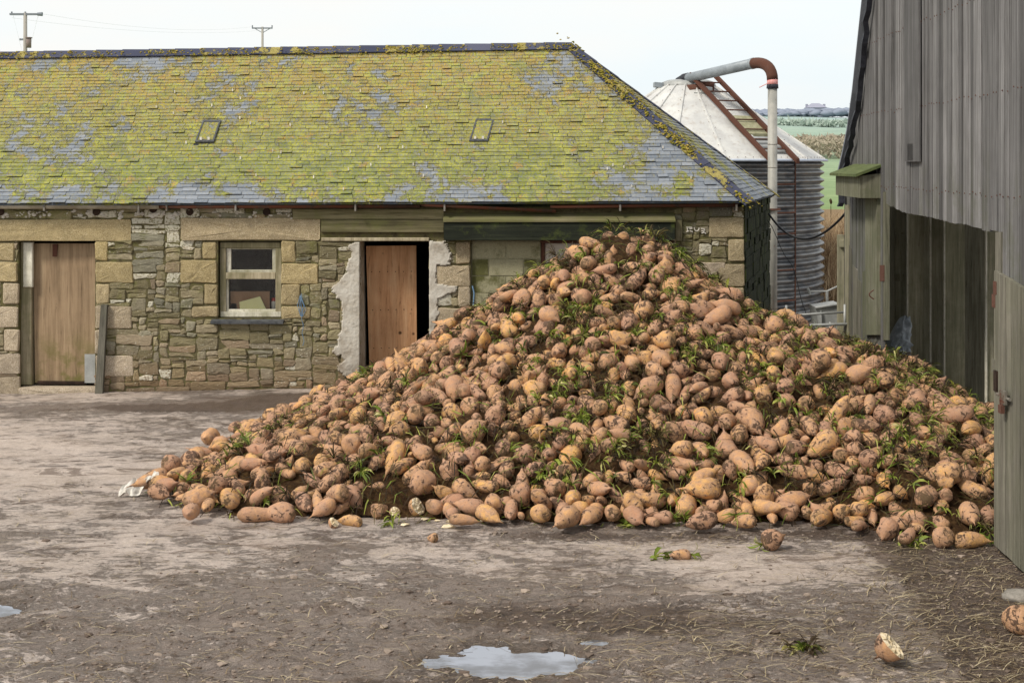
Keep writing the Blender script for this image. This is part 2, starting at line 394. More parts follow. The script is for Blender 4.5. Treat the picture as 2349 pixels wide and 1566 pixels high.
def m_ground():
    m = Mat('muddy_concrete'); p = m.pos(); c, tr, tg, tb = m.tone()
    s0 = m.noise(m.pos((0.8, 1.3, 1)), 1.3, 6, 0.65, 0.6)
    s1 = m.noise(m.pos((0.75, 1.25, 1)), 4.0, 9, 0.75, 0.8); s2 = m.noise(p, 20, 7, 0.78, 0.8); s3 = m.noise(p, 85, 5, 0.78)
    stk = m.noise(m.pos((0.8, 2.4, 1)), 8, 8, 0.78, 1.4); flk = m.noise(m.pos((0.8, 1.3, 1)), 27, 6, 0.8, 1.6)
    con = m.ramp(s2, [(0.3, lin(150, 136, 125)), (0.5, lin(180, 166, 155)), (0.7, lin(202, 190, 179))])
    con = scale_col(m, con, m.math('MULTIPLY_ADD', s1, 0.5, 0.76))
    v = m.math('ADD', m.math('MULTIPLY', tr, 0.22), m.math('ADD', m.math('MULTIPLY', s1, 0.42), m.math('MULTIPLY', stk, 0.34)))
    v = m.math('ADD', v, m.math('MULTIPLY', s0, 0.22))
    film = m.step(v, 0.45, 0.66); mud = m.step(m.math('ADD', v, m.math('MULTIPLY', s2, 0.24)), 0.705, 0.77)
    fc = m.mix(s2, lin(126, 115, 108), lin(172, 161, 154)); mc = m.mix(s3, lin(80, 68, 60), lin(140, 126, 116))
    col = m.mix(m.math('MULTIPLY', film, 0.85), con, fc)
    col = m.mix(m.math('MULTIPLY', mud, 0.8), col, mc)
    col = m.mix(m.math('MULTIPLY', m.math('MULTIPLY', m.step(flk, 0.57, 0.63), m.math('MULTIPLY_ADD', film, 0.75, 0.25)), 0.62), col, lin(66, 54, 46))
    col = m.mix(m.math('MULTIPLY', m.step(m.noise(m.pos((0.6, 2.6, 1), rot=(0, 0, 0.06)), 6, 7, 0.8, 1.0), 0.585, 0.63), 0.55), col, lin(188, 174, 160))
    pale = m.step(m.math('ADD', m.noise(m.pos((0.55, 1.7, 1), rot=(0, 0, -0.05)), 1.7, 8, 0.74, 0.9), m.math('MULTIPLY', tr, -0.10)), 0.49, 0.60)
    col = m.mix(m.math('MULTIPLY', pale, 0.6), col, lin(168, 154, 143))
    dk = m.step(m.noise(m.pos((0.7, 1.5, 1), rot=(0, 0, 0.1)), 2.6, 8, 0.78, 1.2), 0.525, 0.60)
    col = m.mix(m.math('MULTIPLY', dk, 0.72), col, m.mix(s2, lin(58, 45, 36), lin(112, 95, 82)))
    stn = m.step(m.math('ADD', tg, m.math('MULTIPLY', m.math('ADD', s2, -0.5), 0.9)), 0.42, 0.60)
    col = m.mix(m.math('MULTIPLY', stn, 0.82), col, m.mix(s3, lin(52, 42, 35), lin(100, 84, 72)))
    col = m.mix(m.math('MULTIPLY', tb, 0.85), col, lin(84, 72, 60))          # wet margins of the puddles
    col = scale_col(m, col, m.math('MULTIPLY_ADD', s3, 0.7, 0.65))
    m.bump(m.math('ADD', m.math('MULTIPLY', mud, m.math('MULTIPLY_ADD', s3, 0.9, 0.4)), m.math('ADD', m.math('MULTIPLY', s2, 0.9), m.math('MULTIPLY', flk, 0.5))), 0.9, 0.025)
    rough = m.math('SUBTRACT', 0.64, m.math('ADD', m.math('MULTIPLY', tb, 0.46), m.math('MULTIPLY', m.step(m.noise(m.pos((0.6, 1.4, 1)), 1.3, 6, 0.7), 0.42, 0.58), 0.36)), clamp=True)
    return m.done(scale_col(m, col, 1.36), rough, 0.5)

def m_fields():
    """tone.r picks the cover: 0 rough bank, 0.35 near field, 0.6 far field, 0.85 distant scrub; tone.g is the distance haze mixed into the colour"""
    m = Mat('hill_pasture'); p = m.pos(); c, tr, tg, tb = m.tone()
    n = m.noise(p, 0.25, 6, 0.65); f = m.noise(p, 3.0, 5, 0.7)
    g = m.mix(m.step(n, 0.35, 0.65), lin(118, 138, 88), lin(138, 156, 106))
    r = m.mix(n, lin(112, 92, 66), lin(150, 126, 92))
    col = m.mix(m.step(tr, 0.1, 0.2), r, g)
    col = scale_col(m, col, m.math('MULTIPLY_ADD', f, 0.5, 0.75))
    col = m.mix(tg, col, lin(176, 196, 206))  # aerial haze painted in: colour fades to pale blue with distance
    return m.done(col, 0.95, 0.05)

def m_simple(name, a, b, scale=20, rough=0.8, spec=0.3, metalv=0.0, bump=0.3, bd=0.01):
    m = Mat(name); p = m.pos(); n = m.noise(p, scale, 6, 0.7); c, tr, tg, tb = m.tone()
    col = scale_col(m, m.mix(m.step(n, 0.3, 0.7), a, b), m.math('MULTIPLY_ADD', tr, 0.6, 0.7))
    m.bump(m.noise(p, scale * 3, 5, 0.7), bump, bd)
    return m.done(col, rough, spec, metalv)

def m_glass():
    m = Mat('window_glass'); t = m.n('ShaderNodeBsdfTransparent'); t.inputs[0].default_value = (0.98, 0.99, 0.985, 1)
    g = m.n('ShaderNodeBsdfGlossy'); g.inputs['Roughness'].default_value = 0.03
    m.b.inputs['Base Color'].default_value = lin(150, 150, 140); m.b.inputs['Roughness'].default_value = 0.9
    fr = m.n('ShaderNodeFresnel'); fr.inputs[0].default_value = 1.45
    a = m.n('ShaderNodeMixShader'); m.nt.links.new(fr.outputs[0], a.inputs[0]); m.nt.links.new(t.outputs[0], a.inputs[1]); m.nt.links.new(g.outputs[0], a.inputs[2])
    b = m.n('ShaderNodeMixShader'); d = m.noise(m.pos(), 7, 6, 0.75)
    m.put(b.inputs[0], m.math('MULTIPLY', m.step(d, 0.5, 0.8), 0.07)); m.nt.links.new(a.outputs[0], b.inputs[1]); m.nt.links.new(m.b.outputs[0], b.inputs[2])
    m.nt.links.new(b.outputs[0], m.out.inputs[0])
    return m.m

def m_water():
    m = Mat('puddle_water'); nn = m.n('ShaderNodeCombineXYZ'); nn.inputs[1].default_value = -0.07; nn.inputs[2].default_value = 1.0
    n = m.n('ShaderNodeVectorMath', operation='NORMALIZE'); m.nt.links.new(nn.outputs[0], n.inputs[0]); m.nt.links.new(n.outputs[0], m.b.inputs['Normal'])
    q = m.step(m.noise(m.pos((1, 1.5, 1)), 2.6, 5, 0.6), 0.36, 0.60)
    return m.done(m.mix(q, (0.30, 0.30, 0.31, 1), (0.52, 0.54, 0.59, 1)), m.math('MULTIPLY_ADD', q, -0.10, 0.16), 0.5, 0.9)

def m_haze(name, a, b, scale=2.0):  # distance haze is baked into the two base colours
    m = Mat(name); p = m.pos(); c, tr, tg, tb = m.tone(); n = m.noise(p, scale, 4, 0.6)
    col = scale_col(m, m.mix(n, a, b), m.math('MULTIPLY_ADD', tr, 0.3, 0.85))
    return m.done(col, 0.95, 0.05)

M['stone'] = m_stone(); M['mortar'] = m_mortar(); M['granite'] = m_granite(); M['render'] = m_render(); M['slate'] = m_slate(); M['ridge'] = m_ridge(); M['moss'] = m_moss()
M['clad'] = wood('weathered_cladding', [(0.30, lin(50, 49, 48)), (0.42, lin(94, 93, 92)), (0.56, lin(119, 118, 118)), (0.72, lin(156, 155, 154))], (34, 34, 0.7), 0.5, lin(92, 94, 76), gz=(3.6, 2.2), contrast=1.45)
M['clad_green'] = wood('algae_boards', [(0.30, lin(74, 73, 60)), (0.5, lin(108, 107, 92)), (0.72, lin(140, 138, 120))], (26, 26, 1.2), 0.35, lin(88, 94, 66))
M['leafdoor'] = wood('grey_door_boards', [(0.30, lin(72, 70, 62)), (0.5, lin(106, 103, 93)), (0.72, lin(138, 134, 121))], (26, 26, 1.1), 0.25, lin(104, 106, 84))
M['dark_planks'] = wood('dark_inner_planks', [(0.30, lin(104, 101, 84)), (0.5, lin(150, 145, 124)), (0.72, lin(186, 179, 157))], (22, 22, 1.0), 0.3, lin(104, 110, 76), contrast=1.3)
M['ply_orange'] = wood('orange_plywood', [(0.28, lin(146, 100, 70)), (0.5, lin(204, 156, 116)), (0.72, lin(226, 188, 150))], (9, 9, 0.7), 0.0, knots=0.9, contrast=0.6)
M['ply_grey'] = wood('weathered_plywood', [(0.28, lin(104, 86, 66)), (0.5, lin(152, 130, 104)), (0.72, lin(184, 162, 132))], (11, 11, 0.5), 0.75, lin(98, 98, 46), gz=(0.95, 0.25), contrast=0.6)
M['frame_wood'] = wood('old_frame_wood', [(0.3, lin(104, 96, 78)), (0.5, lin(152, 142, 118)), (0.72, lin(188, 178, 154))], (20, 20, 1.0), 0.45, lin(104, 104, 66))
M['sash'] = wood('flaking_sash_paint', [(0.3, lin(150, 146, 126)), (0.5, lin(206, 202, 186)), (0.72, lin(228, 224, 212))], (16, 16, 5), 0.4, lin(132, 130, 88), contrast=0.5)
M['beam'] = wood('mossy_beam', [(0.3, lin(70, 66, 46)), (0.5, lin(116, 110, 82)), (0.72, lin(150, 142, 112))], (20, 20, 0.8), 0.45, lin(104, 108, 58), horizontal=True)
M['beam_dark'] = wood('black_green_beam', [(0.3, lin(26, 30, 25)), (0.5, lin(42, 46, 38)), (0.72, lin(66, 70, 54))], (20, 20, 0.8), 0.5, lin(98, 110, 48), horizontal=True)
M['blocks'] = m_simple('concrete_blocks', lin(116, 112, 84), lin(146, 140, 116), 7, 0.95, 0.1, bump=0.5)
M['rusty_sheet'] = metal('peeling_sheet', lin(206, 200, 190), lin(186, 178, 168), 0.42, lin(112, 72, 54), 0.8, 0.0, 3.0)
M['slate_sill'] = m_simple('slate_sill', lin(58, 60, 64), lin(92, 94, 96), 14, 0.6)
M['alu'] = metal('pale_gutter', lin(176, 170, 154), lin(146, 138, 118), 0.12, lin(96, 88, 60), 0.6, 0.0, 5)
M['rust_gutter'] = metal('rusty_gutter', lin(72, 54, 44), lin(98, 82, 68), 0.7, lin(104, 62, 44), 0.75, 0.0, 5)
M['bracket'] = metal('iron_bracket', lin(150, 146, 138), lin(104, 98, 88), 0.3)
M['galv'] = metal('galvanised_plate', lin(168, 170, 168), lin(142, 144, 142), 0.18, lin(120, 84, 60), 0.5, 0.15, 5)
M['rust'] = metal('brown_rust', lin(84, 56, 46), lin(108, 76, 62), 0.6, lin(90, 58, 46), 0.85, 0.0, 6)
M['silo_wall'] = metal('dirty_corrugated_steel', lin(136, 137, 137), lin(94, 98, 104), 0.08, lin(104, 84, 64), 0.42, 0.7, 3, True)
M['silo_roof'] = metal('pale_silo_roof', lin(206, 206, 202), lin(188, 188, 186), 0.12, lin(160, 124, 92), 0.6, 0.0, 2.5, True)
M['silo_rim'] = m_simple('blue_white_rim', lin(196, 206, 220), lin(176, 186, 204), 8, 0.5)
M['hatch'] = m_simple('lichen_hatch', lin(136, 136, 104), lin(172, 168, 140), 9, 0.9)
M['pipe'] = metal('grey_blow_pipe', lin(170, 168, 160), lin(146, 146, 140), 0.16, lin(120, 84, 62), 0.55, 0.05, 3, True)
M['pipe_top'] = metal('blue_grey_pipe', lin(150, 158, 164), lin(128, 136, 142), 0.16, lin(110, 84, 70), 0.5, 0.1, 4)
M['rubber'] = m_simple('black_rubber', lin(34, 36, 44), lin(56, 58, 66), 20, 0.6)
M['pink'] = m_simple('faded_pink_tape', lin(214, 120, 118), lin(226, 176, 170), 24, 0.6)
M['dark_hole'] = m_simple('dark_rafter', lin(40, 30, 24), lin(66, 50, 40), 20, 0.95)
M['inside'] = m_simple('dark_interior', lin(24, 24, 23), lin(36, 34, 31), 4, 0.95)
M['paper'] = m_simple('yellow_paper', lin(246, 240, 178), lin(250, 246, 196), 5, 0.9, bump=0.05)
M['card'] = m_simple('brown_cardboard', lin(150, 118, 92), lin(166, 132, 104), 6, 0.95, bump=0.05)
M['plastic'] = m_simple('grey_plastic_sheet', lin(140, 148, 156), lin(196, 202, 208), 6, 0.35, 0.5)
M['white'] = m_simple('white_plastic', lin(206, 200, 188), lin(226, 222, 214), 8, 0.6)
M['flesh'] = m_simple('broken_beet_flesh', lin(206, 184, 142), lin(232, 220, 196), 30, 0.7)
M['twine'] = m_simple('blue_twine', lin(96, 128, 160), lin(120, 150, 176), 30, 0.8)
M['red'] = m_simple('red_lid', lin(170, 56, 48), lin(190, 70, 60), 10, 0.5)
M['blue'] = m_simple('blue_cloth', lin(120, 140, 168), lin(144, 164, 190), 10, 0.8)
M['stonelump'] = m_simple('grey_stone', lin(112, 108, 100), lin(156, 150, 142), 14, 0.9, bump=0.6)
M['green_hood'] = m_simple('mossy_hood', lin(72, 84, 50), lin(104, 112, 72), 9, 0.95, bump=0.7)
M['beet'] = m_beet()
M['leaf'] = m_leaf('beet_leaf', [(0.0, lin(54, 54, 26)), (0.25, lin(86, 104, 34)), (0.5, lin(128, 144, 52)), (0.72, lin(168, 170, 80)), (1.0, lin(200, 192, 132))])
M['wilt'] = m_leaf('wilted_leaf', [(0.0, lin(38, 30, 20)), (0.45, lin(64, 50, 32)), (0.75, lin(96, 86, 48)), (1.0, lin(144, 136, 78))], 0.8)
M['straw'] = m_leaf('straw', [(0.0, lin(88, 70, 52)), (0.5, lin(148, 130, 102)), (1.0, lin(212, 198, 164))], 0.8)
M['drygrass'] = m_leaf('dry_reeds', [(0.0, lin(112, 88, 64)), (0.5, lin(168, 142, 110)), (1.0, lin(206, 184, 150))], 0.9)
M['soil'] = m_soil(); M['ground'] = m_ground(); M['fields'] = m_fields(); M['glass'] = m_glass(); M['water'] = m_water()
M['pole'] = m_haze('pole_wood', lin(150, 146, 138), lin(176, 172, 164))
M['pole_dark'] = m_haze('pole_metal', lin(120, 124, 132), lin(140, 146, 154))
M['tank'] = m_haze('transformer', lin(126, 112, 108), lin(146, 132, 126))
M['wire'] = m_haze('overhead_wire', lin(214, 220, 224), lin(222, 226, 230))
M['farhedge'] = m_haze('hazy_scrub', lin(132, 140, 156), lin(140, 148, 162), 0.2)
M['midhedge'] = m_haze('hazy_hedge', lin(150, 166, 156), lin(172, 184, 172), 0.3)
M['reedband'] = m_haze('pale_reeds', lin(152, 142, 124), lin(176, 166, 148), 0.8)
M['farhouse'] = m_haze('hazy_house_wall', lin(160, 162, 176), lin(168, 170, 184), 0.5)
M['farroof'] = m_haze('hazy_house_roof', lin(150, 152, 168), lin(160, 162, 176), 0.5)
M['cable'] = m_simple('black_cable', lin(30, 30, 32), lin(44, 44, 46), 20, 0.6)

# ---------------------------------------------------------------- numpy value noise
def _hash(ix, iy, seed):
    n = (ix.astype(np.int64) * 374761393 + iy.astype(np.int64) * 668265263 + seed * 974711) & 0x7fffffff
    n = ((n ^ (n >> 13)) * 1274126177) & 0x7fffffff
    return ((n ^ (n >> 16)) & 0xffff) / 65535.0
def vnoise(x, y, seed):
    ix = np.floor(x); iy = np.floor(y); fx = x - ix; fy = y - iy
    fx = fx * fx * (3 - 2 * fx); fy = fy * fy * (3 - 2 * fy)
    a = _hash(ix, iy, seed); b = _hash(ix + 1, iy, seed); c = _hash(ix, iy + 1, seed); d = _hash(ix + 1, iy + 1, seed)
    return (a * (1 - fx) + b * fx) * (1 - fy) + (c * (1 - fx) + d * fx) * fy
def fbm(x, y, scale, oct=5, seed=1, g=0.55):
    s = np.zeros_like(x, dtype=float); a = 1.0; t = 0.0
    for k in range(oct):
        s += a * vnoise(x * scale * 2 ** k + 17.3 * k, y * scale * 2 ** k - 9.1 * k, seed + k); t += a; a *= g
    return s / t

# ---------------------------------------------------------------- ground and hill (one sheet, fine in the yard, coarse out to the horizon)
PUDDLES = []   # centre x, y, half axes, depth
for (x0, x1, y0, y1) in ((990, 1296, 1478, 1547), (-190, 62, 1374, 1412), (1330, 1392, 1459, 1478)):
    a = G((x0 + x1) / 2, y0); b = G((x0 + x1) / 2, y1); l = G(x0, (y0 + y1) / 2); r_ = G(x1, (y0 + y1) / 2)
    PUDDLES.append(((l.x + r_.x) / 2, (a.y + b.y) / 2, (r_.x - l.x) / 2, (a.y - b.y) / 2))
WATER_Z = -0.012

def hill_h(x, y):
    """terrain beyond the yard"""
    ys = [0, 24, 28, 30, 60, 100, 150, 200, 300, 420, 500, 560, 700, 1400]
    zs = [0, 0.0, 0.5, 0.75, 0.95, 1.7, 3.35, 6.4, 11.6, 17.8, 21.4, 21.5, 19.0, 5.0]
    z = np.interp(y, ys, zs)
    side = np.clip((np.abs(x - 30) - 60) / 300, 0, 1)
    return z * (1 - 0.35 * side)

def gauss(x, y, cx, cy, rx, ry): return np.exp(-(((x - cx) / rx) ** 2 + ((y - cy) / ry) ** 2))

def mud_map(x, y):
    m = 0.50 + (fbm(x * 0.8, y * 1.3, 0.55, 5, 3) - 0.5) * 0.9
    m += 0.20 * gauss(x, y, -0.8, 8.4, 2.4, 1.2)         # churned middle foreground
    m += 0.22 * gauss(x, y, 3.3, 9.3, 0.55, 2.2)         # trampled strip beside the timber barn
    m += 0.20 * gauss(x, y, 2.6, 7.8, 1.6, 0.6)
    m -= 0.34 * gauss(x, y, 1.75, 9.6, 0.85, 0.55)       # clean concrete
    m -= 0.12 * gauss(x, y, 0.2, 10.2, 1.4, 0.35)
    m -= 0.26 * gauss(x, y, -5.0, 13.2, 2.3, 2.4)
    m -= 0.16 * gauss(x, y, -3.4, 9.9, 1.2, 0.6)
    m -= 0.25 * gauss(x, y, -5.4, 16.7, 1.6, 0.5)
    m += 0.75 * gauss(x, y, -4.0, 16.0, 1.9, 0.22)       # dark stain under the wall
    m += 0.6 * gauss(x, y, -2.8, 16.3, 1.2, 0.35)
    m += 0.16 * gauss(x, y, -3.1, 11.3, 0.8, 0.4)
    m += 0.25 * gauss(x, y, 0.6, 10.6, 3.4, 0.22)        # trodden edge at the foot of the heap
    for cy, k, a in ((8.9, .05, .16), (9.25, .05, .16), (10.1, -.03, .12), (12.9, .06, .14), (13.5, .06, .14)):
        m += a * np.exp(-((y - cy - k * x - .02 * x * x) / .10) ** 2) * (fbm(x, y, 1.3, 3, 77) > .46)
    return m

def stain_map(x, y):
    """dark trodden muck with broken edges"""
    n = (fbm(x * .7, y * 1.6, 1.1, 6, 91, .62) - .5) * 2.4
    s = 1.0 * gauss(x, y, -3.9, 15.9, 2.0, .28) + 1.0 * gauss(x, y, -2.7, 16.35, 1.2, .36)
    s = np.maximum(s, np.clip((x - 2.55 - .05 * (y - 9)) * 2.5, 0, .85) * np.clip((11.2 - y) * 2, 0, 1))
    s = np.maximum(s, .62 * gauss(x, y, .9, 8.6, 2.2, .55)); s = np.maximum(s, .55 * gauss(x, y, -3.2, 8.6, 1.6, .4)); s = np.maximum(s, .62 * gauss(x, y, .8, 10.55, 3.6, .28))
    s = np.maximum(s, .6 * gauss(x, y, -3.0, 11.2, .9, .35)); s = np.maximum(s, .5 * gauss(x, y, -.4, 7.6, 2.6, .35))
    return np.clip(s + n * .42 * np.clip(s * 2.2, 0.15, 1), 0, 1)

def wet_map(x, y):
    """1 in the middle of a puddle, 0 outside"""
    w = np.zeros_like(x, dtype=float)
    nz = (fbm(x, y, 3.0, 5, 9) - 0.5) * 1.5
    for cx, cy, rx, ry in PUDDLES:
        d = np.hypot((x - cx) / rx, (y - cy) / ry)
        w = np.maximum(w, np.clip(1.40 - d + nz * 0.75, 0, 1.6))
    return w

def yard_h(x, y):
    mud = mud_map(x, y)
    mm = np.clip((mud - 0.42) / 0.35, 0, 1)
    z = mm * ((fbm(x, y * 1.3, 3.6, 6, 21, 0.62) - 0.42) * 0.075 + np.maximum(0, fbm(x, y, 13.0, 3, 31) - 0.5) * 0.07)
    z += (fbm(x, y, 0.6, 3, 41) - 0.5) * 0.03
    w = wet_map(x, y)
    z -= np.clip(w - 0.15, 0, 0.75) * 0.075
    near = np.clip((w - 0.02) * 3, 0, 1)
    z = np.where((w > 0.5), np.minimum(z, WATER_Z - 0.004), z)
    # slight fall of the yard from right to left along the stone wall
    z = z + np.clip((y - 14.5) / 2.5, 0, 1) * np.clip((x + 6.5) / 4.0, -0.5, 1) * 0.07
    edge = np.clip((19 - y) / 2, 0, 1) * np.clip((y - 3) / 2, 0, 1) * np.clip((11 - np.abs(x)) / 3, 0, 1)
    return z * edge

def axis(lo, a, b, hi, fine, grow=1.22, mx=40):
    c = list(np.arange(a, b, fine)); s = fine; v = b
    while v < hi: c.append(v); s = min(s * grow, mx); v += s
    c.append(hi); s = fine; v = a - fine; left = []
    while v > lo: left.append(v); s = min(s * grow, mx); v -= s
    left.append(lo); return np.array(left[::-1] + c)

def make_ground():
    xs = axis(-900, -6.2, 4.4, 900, 0.026); ys = axis(-60, 7.0, 12.0, 1400, 0.024, 1.03 )
    X, Y = np.meshgrid(xs, ys)
    Z = yard_h(X, Y) + hill_h(X, Y)
    rough = np.clip((Y - 26) / 6, 0, 1)
    Z += rough * (fbm(X, Y, 0.05, 4, 51) - 0.5) * np.clip(Y / 120, 0.1, 1.6)
    mud = mud_map(X, Y); wet = np.clip((wet_map(X, Y) + .12) * 1.7, 0, 1) * (wet_map(X, Y) > 0)
    nx, ny = len(xs), len(ys)
    me = bpy.data.meshes.new('ground')
    co = np.stack([X, Y, Z], -1).reshape(-1, 3).astype(np.float32)
    i = np.arange(nx - 1)[None, :] + np.arange(ny - 1)[:, None] * nx
    q = np.stack([i, i + 1, i + 1 + nx, i + nx], -1).reshape(-1, 4)
    nf = len(q)
    me.vertices.add(len(co)); me.vertices.foreach_set('co', co.ravel())
    me.loops.add(nf * 4); me.loops.foreach_set('vertex_index', q.ravel().astype(np.int32))
    me.polygons.add(nf); me.polygons.foreach_set('loop_start', np.arange(0, nf * 4, 4, dtype=np.int32))
    me.update(calc_edges=True)
    far = Y > 26
    tr = np.where(far, np.where(Y < 58, 0.0, 0.5), mud)
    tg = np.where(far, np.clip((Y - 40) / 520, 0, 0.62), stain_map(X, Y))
    tb = np.where(far, 0, wet)
    tn = np.stack([tr, tg, tb, np.ones_like(tr)], -1).reshape(-1, 4).astype(np.float32)
    at = me.color_attributes.new('tone', 'FLOAT_COLOR', 'POINT'); at.data.foreach_set('color', tn.ravel())
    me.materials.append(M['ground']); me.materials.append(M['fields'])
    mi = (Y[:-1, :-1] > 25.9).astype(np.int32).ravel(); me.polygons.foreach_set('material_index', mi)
    me.polygons.foreach_set('use_smooth', [True] * nf)
    o = bpy.data.objects.new('ground', me); COL.objects.link(o); tag(o, kind='structure')
    return o
make_ground()

def gz(x, y): return float(yard_h(np.array([x]), np.array([y]))[0])

# puddles: level water sheets lying in the hollows of the yard, the shore is where the mud rises through them
PL = ['wide grey puddle mirroring the sky in the front middle of the yard', 'small puddle at the left edge of the muddy yard', 'thin puddle sliver just behind the right end of the wide puddle',
      'little wet film left of the wide puddle', 'narrow wet streak behind the wide puddle']
for i, (cx, cy, rx, ry) in enumerate(PUDDLES):
    mb = MB(); n = 40
    mb.add([(cx + rx * 1.5 * math.cos(2 * math.pi * k / n), cy + ry * 1.6 * math.sin(2 * math.pi * k / n), WATER_Z - .003 * i) for k in range(n)], [tuple(range(n))])
    o = mb.build('puddle', M['water']); tag(o, PL[i], 'puddle', 'puddles in the yard', 'structure')

# ---------------------------------------------------------------- world, sun, camera
w = bpy.data.worlds.new('World'); SC.world = w; w.use_nodes = True
nt = w.node_tree; nt.nodes.clear()
out = nt.nodes.new('ShaderNodeOutputWorld'); bg = nt.nodes.new('ShaderNodeBackground'); nt.links.new(bg.outputs[0], out.inputs[0])
sky = nt.nodes.new('ShaderNodeTexSky'); sky.sky_type = 'NISHITA'; sky.sun_disc = False
SUN_EL, SUN_AZ = math.radians(46), math.radians(-128)       # azimuth clockwise from +Y (the view direction); behind and left of the camera
sky.sun_elevation = SUN_EL; sky.sun_rotation = SUN_AZ; sky.air_density = 1.0; sky.dust_density = 3.0
tc = nt.nodes.new('ShaderNodeTexCoord'); sep = nt.nodes.new('ShaderNodeSeparateXYZ'); nt.links.new(tc.outputs['Generated'], sep.inputs[0])
grad = nt.nodes.new('ShaderNodeValToRGB'); nt.links.new(sep.outputs[2], grad.inputs[0])
e = grad.color_ramp.elements; e[0].position = 0.0; e[0].color = (8.9, 9.8, 10.2, 1); e[1].position = 0.12; e[1].color = (10.0, 10.6, 10.7, 1)
q = e.new(0.5); q.color = (8.2, 8.5, 8.8, 1); q = e.new(1.0); q.color = (7.2, 7.5, 8.0, 1)
mp = nt.nodes.new('ShaderNodeMapping'); mp.inputs['Scale'].default_value = (1.6, 1.6, 7.0); nt.links.new(tc.outputs['Generated'], mp.inputs[0])
nz = nt.nodes.new('ShaderNodeTexNoise'); nz.inputs['Scale'].default_value = 1.7; nz.inputs['Detail'].default_value = 5; nz.inputs['Roughness'].default_value = 0.5; nt.links.new(mp.outputs[0], nz.inputs[0])
cl = nt.nodes.new('ShaderNodeMapRange'); cl.inputs[1].default_value = 0.42; cl.inputs[2].default_value = 0.66; nt.links.new(nz.outputs[0], cl.inputs[0])
br = nt.nodes.new('ShaderNodeMix'); br.data_type = 'RGBA'; nt.links.new(cl.outputs[0], br.inputs[0]); nt.links.new(grad.outputs[0], br.inputs[6]); br.inputs[7].default_value = (10.6, 10.4, 10.0, 1)
mx = nt.nodes.new('ShaderNodeMix'); mx.data_type = 'RGBA'; mx.inputs[0].default_value = 0.92
nt.links.new(sky.outputs[0], mx.inputs[6]); nt.links.new(br.outputs[2], mx.inputs[7])
nt.links.new(mx.outputs[2], bg.inputs[0]); bg.inputs[1].default_value = 0.1

sl = bpy.data.lights.new('sun', 'SUN'); sl.energy = 3.1; sl.angle = math.radians(10); sl.color = (1.0, 0.93, 0.82)
so = bpy.data.objects.new('sun', sl); COL.objects.link(so)
d = Vector((math.sin(SUN_AZ) * math.cos(SUN_EL), math.cos(SUN_AZ) * math.cos(SUN_EL), math.sin(SUN_EL)))
so.rotation_euler = d.to_track_quat('Z', 'Y').to_euler(); so.location = d * 30

cd = bpy.data.cameras.new('camera'); cam = bpy.data.objects.new('camera', cd); COL.objects.link(cam)
cd.sensor_width = 36; cd.lens = 36 * FPX / 2349; cd.shift_y = -(783 - HY) / 2349; cd.clip_start = 0.1; cd.clip_end = 3000
cam.location = (0, 0, HC); cam.rotation_euler = (math.pi / 2, 0, 0); SC.camera = cam
SC.view_settings.view_transform = 'Standard'; SC.view_settings.look = 'None'; SC.view_settings.exposure = 0

# ================================================================ the long stone building
S = WALL_Y / FPX
def W(px, py, dy=0.0): p = P(px, py, WALL_Y); return Vector((p.x, WALL_Y + dy, p.z))
def wx(px): return (px - CX) * S
def wz(py): return HC - (py - HY) * S
barn = thing('stone_building', 'long low stone farm building with a lichen covered slate hip roof', 'building', (wx(700), WALL_Y, 0))

# openings in photo pixels x0,x1,y0,y1
OPEN = {'door': (42, 218, 553, 930), 'win': (500, 645, 553, 730), 'door2': (825, 985, 550, 930), 'big': (1080, 1545, 550, 930)}
XL, XR, ZT = wx(-420), wx(1707), wz(462)
def rects_minus(xs0, xs1, z0, z1, holes):
    xs = sorted({xs0, xs1, *[h[0] for h in holes], *[h[1] for h in holes]}); zs = sorted({z0, z1, *[h[2] for h in holes], *[h[3] for h in holes]})
    xs = [x for x in xs if xs0 <= x <= xs1]; zs = [z for z in zs if z0 <= z <= z1]; out = []
    for a, b in zip(xs, xs[1:]):
        for c, d in zip(zs, zs[1:]):
            if not any(h[0] <= (a + b) / 2 <= h[1] and h[2] <= (c + d) / 2 <= h[3] for h in holes): out.append((a, b, c, d))
    return out
holes = [(wx(a), wx(b), wz(d), wz(c)) for a, b, c, d in OPEN.values()]
holes = [(a, b, max(c, -0.1), d) for a, b, c, d in holes]
# --- mortar core: front skin with reveals, a skewed right-hand end, back and left walls
core = MB()
MY = WALL_Y + 0.004
for a, b, c, d in rects_minus(XL, XR, -0.2, ZT, holes):
    core.add([(a, MY, c), (b, MY, c), (b, MY, d), (a, MY, d)], [(0, 1, 2, 3)])
for a, b, c, d in holes:
    D = WALL_Y + 0.5
    core.add([(a, MY, c), (a, D, c), (a, D, d), (a, MY, d)], [(0, 1, 2, 3)])
    core.add([(b, MY, c), (b, MY, d), (b, D, d), (b, D, c)], [(0, 1, 2, 3)])
    core.add([(a, MY, d), (a, D, d), (b, D, d), (b, MY, d)], [(0, 1, 2, 3)])
    core.add([(a, MY, c), (b, MY, c), (b, D, c), (a, D, c)], [(0, 1, 2, 3)])
ER = Vector((XR, MY, 0)); EB = P(1764, 470, 21.0); EB = Vector((EB.x, 21.0, 0))
core.add([(ER.x, ER.y, -0.2), (EB.x, EB.y, -0.2), (EB.x, EB.y, ZT), (ER.x, ER.y, ZT)], [(0, 1, 2, 3)])
core.add([(EB.x, EB.y, -0.2), (XL, 21.0, -0.2), (XL, 21.0, ZT), (EB.x, EB.y, ZT)], [(0, 1, 2, 3)])
core.add([(XL, 21.0, -0.2), (XL, MY, -0.2), (XL, MY, ZT), (XL, 21.0, ZT)], [(0, 1, 2, 3)])
core.build('mortar_core', M['mortar'], barn)

